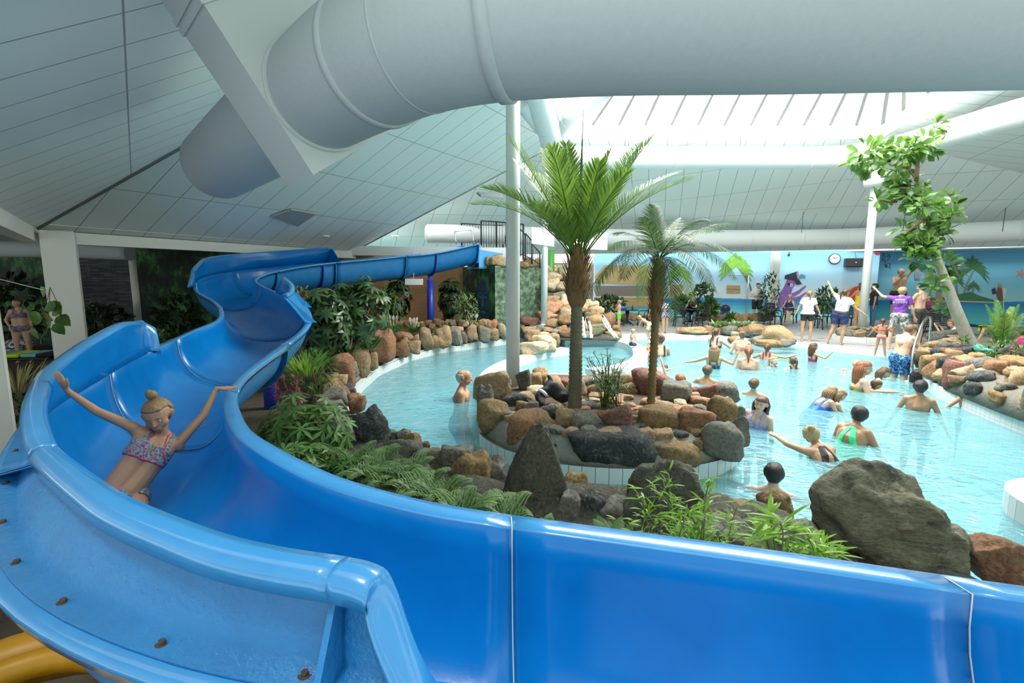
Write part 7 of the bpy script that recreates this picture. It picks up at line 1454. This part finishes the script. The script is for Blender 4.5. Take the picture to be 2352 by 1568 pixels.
flat([(1808, 642), (1822, 640), (1828, 650), (1820, 662), (1816, 676), (1822, 690), (1820, 702), (1812, 700), (1806, 706), (1800, 700), (1794, 704), (1786, 695), (1790, 678), (1800, 660)], *mm, PU, 'painted_body', T)
flat([(1815, 675), (1832, 668), (1850, 655), (1852, 657), (1836, 673), (1818, 684)], *mm, PU, 'painted_tentacle', T, .013); flat([(1818, 684), (1836, 680), (1851, 670), (1852, 673), (1838, 685), (1820, 691)], *mm, PU, 'painted_tentacle', T, .014); flat([(1786, 694), (1782, 708), (1790, 712), (1796, 702)], *mm, PU, 'painted_tentacle', T, .014)
flat([(1802, 640), (1803, 632), (1832, 623), (1834, 640), (1842, 652), (1830, 654), (1824, 644)], *mm, HT, 'painted_hat', T, .02); flat([(1829, 626), (1834, 624), (1836, 640), (1832, 641)], *mm, pmat('hat_grey', (.35, .35, .4)), 'painted_brim', T, .027); flat([(1834, 634), (1840, 629), (1850, 632), (1849, 640), (1843, 637), (1836, 640)], *mm, pmat('feather_blue', (.08, .32, .55)), 'painted_feather', T, .02)
flat(ci(1818, 655, 3.2, 3.6), *mm, pmat('eye', (.85, .85, .85)), 'painted_eye', T, .02); flat(ci(1818.5, 655, 1.1, 1.4), *mm, HT, 'painted_pupil', T, .027); flat(ci(1811, 652, 3, 3), *mm, HT, 'painted_eye_patch', T, .02)
T = thing('mural_island', 'painted island with palms on the blue mural at the right', 'mural picture', onw(2240, 690, *mb)[0]); DG = pmat('island_green', (.05, .20, .08), (.03, .12, .05), 9); SD = pmat('sand', (.45, .40, .30))
flat([(2128, 690), (2128, 684), (2180, 682), (2200, 676), (2230, 670), (2252, 680), (2282, 688), (2282, 694), (2200, 692)], *mb, DG, 'painted_bush', T); flat([(2128, 694), (2128, 690), (2200, 690), (2285, 693), (2285, 696), (2200, 693)], *mb, SD, 'painted_beach', T, .014)
ppalm(2234, 618, 42, [(2236, 622), (2222, 650), (2212, 680)], T, *mb, DG, 13, 8); ppalm(2196, 645, 22, [(2196, 648), (2200, 682)], T, *mb, DG, 9, 5); ppalm(2236, 658, 18, [(2236, 660), (2234, 680)], T, *mb, DG, 9, 4)
T = thing('mural_swimmer', 'painted leaping girl in a blue dress squirting water on the right mural', 'mural picture', onw(2160, 650, *mb)[0]); SKP = pmat('skin', (.42, .22, .11)); BD = pmat('dress', (.05, .10, .30), (.08, .35, .45), 8)
flat([(2148, 665), (2152, 640), (2160, 622), (2172, 622), (2180, 640), (2184, 662), (2170, 672), (2155, 672)], *mb, BD, 'painted_dress', T); flat([(2150, 670), (2160, 672), (2168, 690), (2162, 697), (2158, 690), (2158, 702), (2152, 704), (2148, 694), (2152, 684)], *mb, SKP, 'painted_leg', T, .02); flat([(2166, 670), (2176, 668), (2186, 690), (2182, 696)], *mb, SKP, 'painted_leg', T, .02)
flat([(2126, 628), (2150, 632), (2160, 640), (2148, 642), (2126, 636)], *mb, SKP, 'painted_arm', T, .02); flat([(2180, 636), (2206, 626), (2208, 632), (2182, 644)], *mb, SKP, 'painted_arm', T, .02); flat(ci(2166, 615, 7, 8), *mb, SKP, 'painted_face', T, .02)
for cx, cy_ in ((2124, 616), (2202, 612)): flat(ci(cx, cy_, 17, 9), *mb, BD, 'painted_water_toy', T, .026); flat(ci(cx, cy_ - 4, 9, 5), *mb, pmat('toy_purple', (.16, .03, .14)), 'painted_water_toy_top', T, .033)
T = thing('mural_figure', 'small painted brown clad figure on the far right of the mural', 'mural picture', onw(2296, 670, *mb)[0]); flat([(2288, 672), (2292, 660), (2300, 660), (2306, 690), (2298, 692), (2292, 690)], *mb, pmat('brown_coat', (.16, .07, .04)), 'painted_coat', T); flat(ci(2297, 656, 4, 5), *mb, SKP, 'painted_head', T, .02); flat([(2278, 664), (2286, 660), (2288, 674), (2280, 676)], *mb, HT, 'painted_bag', T, .02); flat([(2302, 662), (2314, 662), (2308, 684), (2304, 684)], *mb, pmat('pale_wing', (.5, .55, .6)), 'painted_cloak', T, .016)
T = thing('mural_starfish', 'orange painted starfish at the far right of the mural', 'mural picture', onw(2345, 628, *mb)[0]); flat([(2345 + (14 if k % 2 == 0 else 5) * cos(k * pi / 5), 628 + (12 if k % 2 == 0 else 4) * sin(k * pi / 5)) for k in range(10)], *mb, pmat('starfish', (.42, .22, .12)), 'painted_star', T)
T = thing('wall_lettering', 'dark handwritten scrawl on the mural beside the corner', 'lettering', onw(2036, 595, *mb)[0])
for q in ([(2026, 600), (2030, 582), (2034, 590), (2029, 594), (2034, 602)], [(2038, 590), (2042, 584), (2044, 592), (2038, 598)], [(2032, 604), (2034, 614), (2036, 606), (2038, 614)], [(2040, 604), (2046, 606), (2042, 614), (2046, 616)]):
    g = M(); g.tube([onw(x, y, A3, (A3.x + 1.9, A3.y + .5), .02)[0] for x, y in q], .022, 5); mk('stroke', g, pmat('lettering_violet', (.04, .02, .10)), parent=T)
# clock
p, n = onw(1917, 594, *mm, .06); t = thing('wall_clock', 'round white wall clock with black rim on the blue mural', 'clock', p); r_ = .26; a_ = n.cross(V((0, 0, 1))).normalized(); b_ = V((0, 0, 1))
def ring(c, r0, r1, th, mt, nm, par): g = M(); g.tube([c - n * th, c + n * th], [r1, r1], 32); return mk(nm, g, mt, parent=par)
ring(p, 0, r_, .03, PLD, 'clock_rim', t); ring(p + n * .012, 0, r_ * .88, .022, mat('clock_face', (.82, .82, .8), .4), 'dial', t)
for k in range(12):
    g = M(); th = k * pi / 6; d = a_ * sin(th) + b_ * cos(th); g.cyl(p + n * .036 + d * r_ * .66, p + n * .036 + d * r_ * .8, .010, n=5); mk('hour_mark', g, PLD, parent=t)
for ang, l_, w_ in ((300, .58, .008), (35, .38, .012)): g = M(); th = radians(ang); d = -a_ * sin(th) * -1 + b_ * cos(th); g.cyl(p + n * .042, p + n * .042 + d * r_ * l_, w_, n=5); mk('hand', g, PLD, parent=t)
# loudspeaker
p, n = onw(1963, 603, *mm, .25); t = thing('loudspeaker', 'black wall loudspeaker left of the right column', 'loudspeaker', p); az = atan2(n.x, -n.y); rz_ = Matrix.Rotation(az, 3, 'Z')
g = M(); g.box(p, (.85, .36, .44), rz_, bev=.03); mk('cabinet', g, PLD, parent=t); g = M(); g.box(p + n * .19, (.78, .02, .38), rz_, bev=.01); mk('grille', g, mat('grille_black', (.03, .03, .035), .8), parent=t); g = M(); g.ball(p + n * .2 + V((0, 0, 0)), (.03, .02, .03), 8, 6); mk('badge', g, WHITE, parent=t)
g = M(); g.cyl(p + V((.05, .0, .2)), p + V((.05, .1, .5)), .01, n=6); mk('cable', g, PLD, parent=t)
# hose reel
p, n = onw(1973, 676, *mm, .18); t = thing('fire_hose_reel', 'round red fire hose reel on the mural behind the right column', 'hose reel', p); RD = mat('fire_red', (.55, .03, .02), .35)
g = M(); g.tube([p - n * .1, p + n * .1], .42, 32); mk('reel_drum', g, RD, parent=t); g = M(); g.tube([p + n * .1, p + n * .12], .14, 20); mk('hub', g, PLD, parent=t); g = M(); g.box(p + n * .11 + V((-.05, 0, .28)), (.16, .02, .08)); mk('label', g, CL_['yellow'], parent=t)
for px, py, W2_, lab in ((2007, 661, mm, 'small red alarm bell beside the hose reel'), (2016, 580, mm, 'red alarm sounder high in the mural corner')): p, n = onw(px, py, *W2_, .06); g = M(); g.tube([p - n * .05, p + n * .03, p + n * .05], [.1, .1, .06], 16); mk('alarm_bell', g, RD, label=lab, cat='alarm')
p = W(832, 579, 17.0); g = M(); g.ball(p, (.07, .05, .06), 10, 8); mk('alarm_sounder', g, RD, label='red alarm sounder on the white band behind the slide', cat='alarm')
for px, lab in ((1812, 'tiny black security camera above the octopus'),): p, n = onw(px, 585, *mm, .08); g = M(); g.ball(p, .06, 10, 8); g.cyl(p, p + V((0, 0, .15)), .02, n=6); mk('security_camera', g, PLD, label=lab, cat='camera')
# yellow and red tiles and call points on the tiled passage wall
for x, y, m_, lab in ((1275, 611, 'yellow', 'yellow accent tile left on the beige tiled wall'), (1353, 611, 'yellow', 'yellow accent tile right on the beige tiled wall'), (1287, 631, 'red', 'red fire call box on the beige tiled wall')):
    p, n = onw(x, y, (A1.x - 5.5, A1.y + .6), (A1.x, A1.y + .1), .03); g = M(); g.box(p, (.14, .04, .14)); mk('call_box' if m_ == 'red' else 'accent_tile', g, CL_[m_], label=lab, cat='call box' if m_ == 'red' else 'tile')
# door frame by the mural
T = thing('door_frame', 'steel door frame set in front of the mural near the staff member', 'door frame', onw(1715, 735, *mw)[0])
for q in ([(1713, 737), (1717, 632)],): a, b = onw(*q[0], *mw, .1)[0], onw(*q[1], *mw, .1)[0]; g = M(); g.cyl(a, V((a.x, a.y, b.z)), .035, n=8); mk('frame_post', g, STL, parent=T); top = V((a.x, a.y, b.z)); c = onw(1668, 632, *mw, .1)[0]; c.z = b.z; g = M(); g.cyl(top, c, .02, n=8); mk('frame_rail', g, STL, parent=T)
# steel pool handrail
t = thing('pool_handrail', 'curved stainless steel handrail at the pool steps', 'handrail', W(2120, 820, 11.5))
for q in ([(2095, 850, 10.6), (2098, 800, 10.7), (2108, 770, 10.9), (2122, 738, 11.1), (2134, 728, 11.3), (2138, 740, 11.6), (2134, 790, 11.8), (2131, 806, 11.8)], ): g = M(); g.tube(catmull([W(*k) for k in q], 5), .024, 10); mk('rail', g, STL, parent=t)
g = M(); g.tube(catmull([W(2093, 850, 10.4), W(2099, 798, 10.5), W(2118, 745, 10.8), W(2130, 729, 11.1)], 5), .024, 10); mk('rail', g, STL, parent=t)
# loungers and towels on the right
def lounger(x, y, a, lab, tow):
    p = G(x, y, 0); t = thing('sun_lounger', lab, 'sun lounger', p, radians(a)); L = dict(parent=t, local=True); g = M(); g.box((0, 0, .36), (1.3, .6, .05), bev=.015); mk('bed', g, PLD, **L)
    g = M(); g.box((.85, 0, .55), (.62, .6, .04), Matrix.Rotation(radians(-38), 3, 'Y'), bev=.012); mk('backrest', g, PLD, **L)
    for sx in (-.55, .5):
        for sy in (-.26, .26): g = M(); g.cyl((sx, sy, 0), (sx, sy, .35), .022, n=8); mk('leg', g, PLD, **L)
    return p
lp = lounger(2262, 770, 8, 'dark sun lounger with teal and lime towels under the mural', 1)
g = M(); g.box(lp + V((-.1, 0, .45)), (1.1, .66, .12), bev=.05); mk('towel', g, mat('towel_teal', (.03, .28, .32), .9), label='teal towel folded on the dark sun lounger', cat='towel')
g = M(); g.box(lp + V((-.15, -.32, .30)), (.9, .04, .24), bev=.015); mk('towel', g, mat('towel_lime', (.55, .70, .03), .9), label='lime towel hanging off the dark sun lounger', cat='towel')
lp = lounger(2335, 778, 5, 'second dark sun lounger at the right edge behind the small palm', 1)
p = G(48, 862, 0); g = M(); g.box(p + V((.2, 0, .40)), (1.2, .6, .06), Matrix.Rotation(.2, 3, 'Z'), bev=.02); lo_ = mk('lounger_bed', g, PLD, label='low dark lounger behind the slide at the far left', cat='sun lounger')
for dx, m_, lab in ((-.25, 'light_teal', 'pale teal towel on the lounger at the far left'), (.08, 'lime', 'lime towel between the teal and the dark towel at the far left'), (.42, 'aqua', 'aqua striped towel end at the far left'), (.68, 'black', 'black towel at the right end of the far left lounger')):
    c_ = dict(light_teal=(.12, .40, .42), lime=(.45, .55, .02), aqua=(.20, .50, .55), black=(.01, .012, .02))[m_]; g = M(); g.box(p + V((dx, -.02 + dx * .2, .47)), (.33, .66, .07), Matrix.Rotation(.2, 3, 'Z'), bev=.025); mk('towel', g, mat('towel_' + m_, c_, .9), label=lab, cat='towel')
p = G(46, 815, 0); g = M(); g.ball(p + V((0, 0, .25)), (.35, .3, .22), 14, 8); mk('beach_bag', g, cloth('bag_print', (.03, .03, .04), (.7, .7, .7), 9, amt=.1, stretch=(1, 1, 3)), label='black and white beach bag on the floor behind the striped bikini woman', cat='bag')
# dark jacket on the island rocks
p = W(1262, 915, 6.9); t = thing('wet_jacket', 'dark crumpled jacket lying over the island rocks near the centre column', 'jacket', p)
g = M(); capsule(g, p + V((-.15, -.1, .06)), .07, p + V((.02, .05, .16)), .09); capsule(g, p + V((.02, .05, .16)), .10, p + V((.18, .0, .05)), .12); capsule(g, p + V((-.15, -.1, .06)), .06, p + V((-.12, -.22, -.02)), .05); capsule(g, p + V((.03, .1, .2)), .05, p + V((.0, .1, .3)), .03)
mj = remesh(g, .02, 4); q = M(); q.v = [v.co + noise.noise_vector(v.co * 9) * .03 for v in mj.vertices]; q.f = [tuple(f.vertices) for f in mj.polygons]; q.uv = [None] * len(q.f); q.mi = [0] * len(q.f); q.sm = [True] * len(q.f); mk('jacket_cloth', q, mat('jacket_black', (.02, .021, .024), .75, bump=.3, bs=12), parent=t)
g = M(); g.cyl(p + V((-.12, -.08, .08)), p + V((-.09, -.06, .11)), .075, n=16); mk('cuff_band', g, WHITE, parent=t)
g = M(); p = W(1722, 1163, 4.3); capsule(g, p + V((-.14, 0, 0)), .035, p + V((.14, .0, -.03)), .03); mk('pool_noodle', g, RD, label='red float showing between the near boulders beside the swimmer', cat='float')
# ceiling grilles, downlights and boards
CG = mat('grille_grey', (.34, .36, .37), .6)
TL = (E1, E2, C0)
def bil(px, py):
    "point on the left ceiling patch under a picture point"
    best = None
    for i in range(61):
        for j in range(61):
            s, t_ = i / 60, j / 60; P_ = (E1 * (1 - s) + E2 * s) * (1 - t_) + (C0 * (1 - s) + D0 * s) * t_; c = P_ - V((0, 0, CAMH)); fw_ = c.y * cos(PITCH) - c.z * sin(PITCH); u_ = c.y * sin(PITCH) + c.z * cos(PITCH)
            if fw_ < .1: continue
            e = abs(1176 + FPX * c.x / fw_ - px) + abs(784 - FPX * u_ / fw_ - py)
            if best is None or e < best[0]: best = (e, P_)
    return best[1]
cn_ = [bil(620, 494), bil(668, 478), bil(722, 488), bil(680, 514)]; dn_ = V((0, 0, -.04)); g = M(); g.loft([[q + dn_ for q in cn_], [q + dn_ * 2 for q in cn_]], True, True); mk('ceiling_grille', g, CG, label='grey square grille panel in the sloping left ceiling', cat='ceiling grille')
g = M(); p = W(1127, 449, 13.5); d1 = V((.9, .5, .0)).normalized(); g.box(p, (.75, .3, .06), Matrix.Rotation(.5, 3, 'Z') @ Matrix.Rotation(.5, 3, 'X')); mk('ceiling_grille', g, CG, label='small grey grille high left of the centre column', cat='ceiling grille')
for x, y, t_, lab in ((908, 541, 17.8, 'small round ceiling downlight above the slide tower'), (747, 541, 14.8, 'small round ceiling downlight above the far slide bend'), (1837, 408, 19.6, 'small round downlight in the far sloping ceiling'), (2262, 354, 16.2, 'small round downlight in the right hand ceiling')):
    g = M(); p = W(x, y, t_); g.tube([p, p - V((0, 0, .03)), p - V((0, 0, .06))], [.14, .14, .08], 18); mk('downlight', g, WHITE, label=lab, cat='downlight')
g = M(); a, b = W(1221, 521, 16.0), W(1262, 521, 16.0); g.loft([[W(1221, 521, 16.0), W(1273, 530, 16.0), W(1273, 566, 16.0), W(1221, 559, 16.0)], [q + V((0, .06, 0)) for q in (W(1221, 521, 16.0), W(1273, 530, 16.0), W(1273, 566, 16.0), W(1221, 559, 16.0))]], True, True); mk('hanging_board', g, WHITE, label='blank white board hanging by the stairs behind the taller palm', cat='board')
g = M(); q = [W(1300, 540, 17), W(1395, 535, 17), W(1395, 574, 17), W(1300, 570, 17)]; g.loft([q, [k + V((0, .06, 0)) for k in q]], True, True); mk('hanging_board', g, WHITE, label='second blank white board between the two palms', cat='board')
g = M(); q = [W(930, 640, 15.5), W(971, 640, 15.5), W(971, 654, 15.5), W(930, 654, 15.5)]; g.loft([q, [k + V((0, .05, 0)) for k in q]], True, True); g.cyl(W(950, 641, 15.52), W(950, 612, 15.52), .012, n=6); g.cyl(W(950, 612, 15.52), V((W(950, 612, 15.52).x, W(950, 612, 15.52).y, 3.0)), .012, n=6); mk('hanging_board', g, WHITE, label='white board under the slide before the brown wall', cat='board')
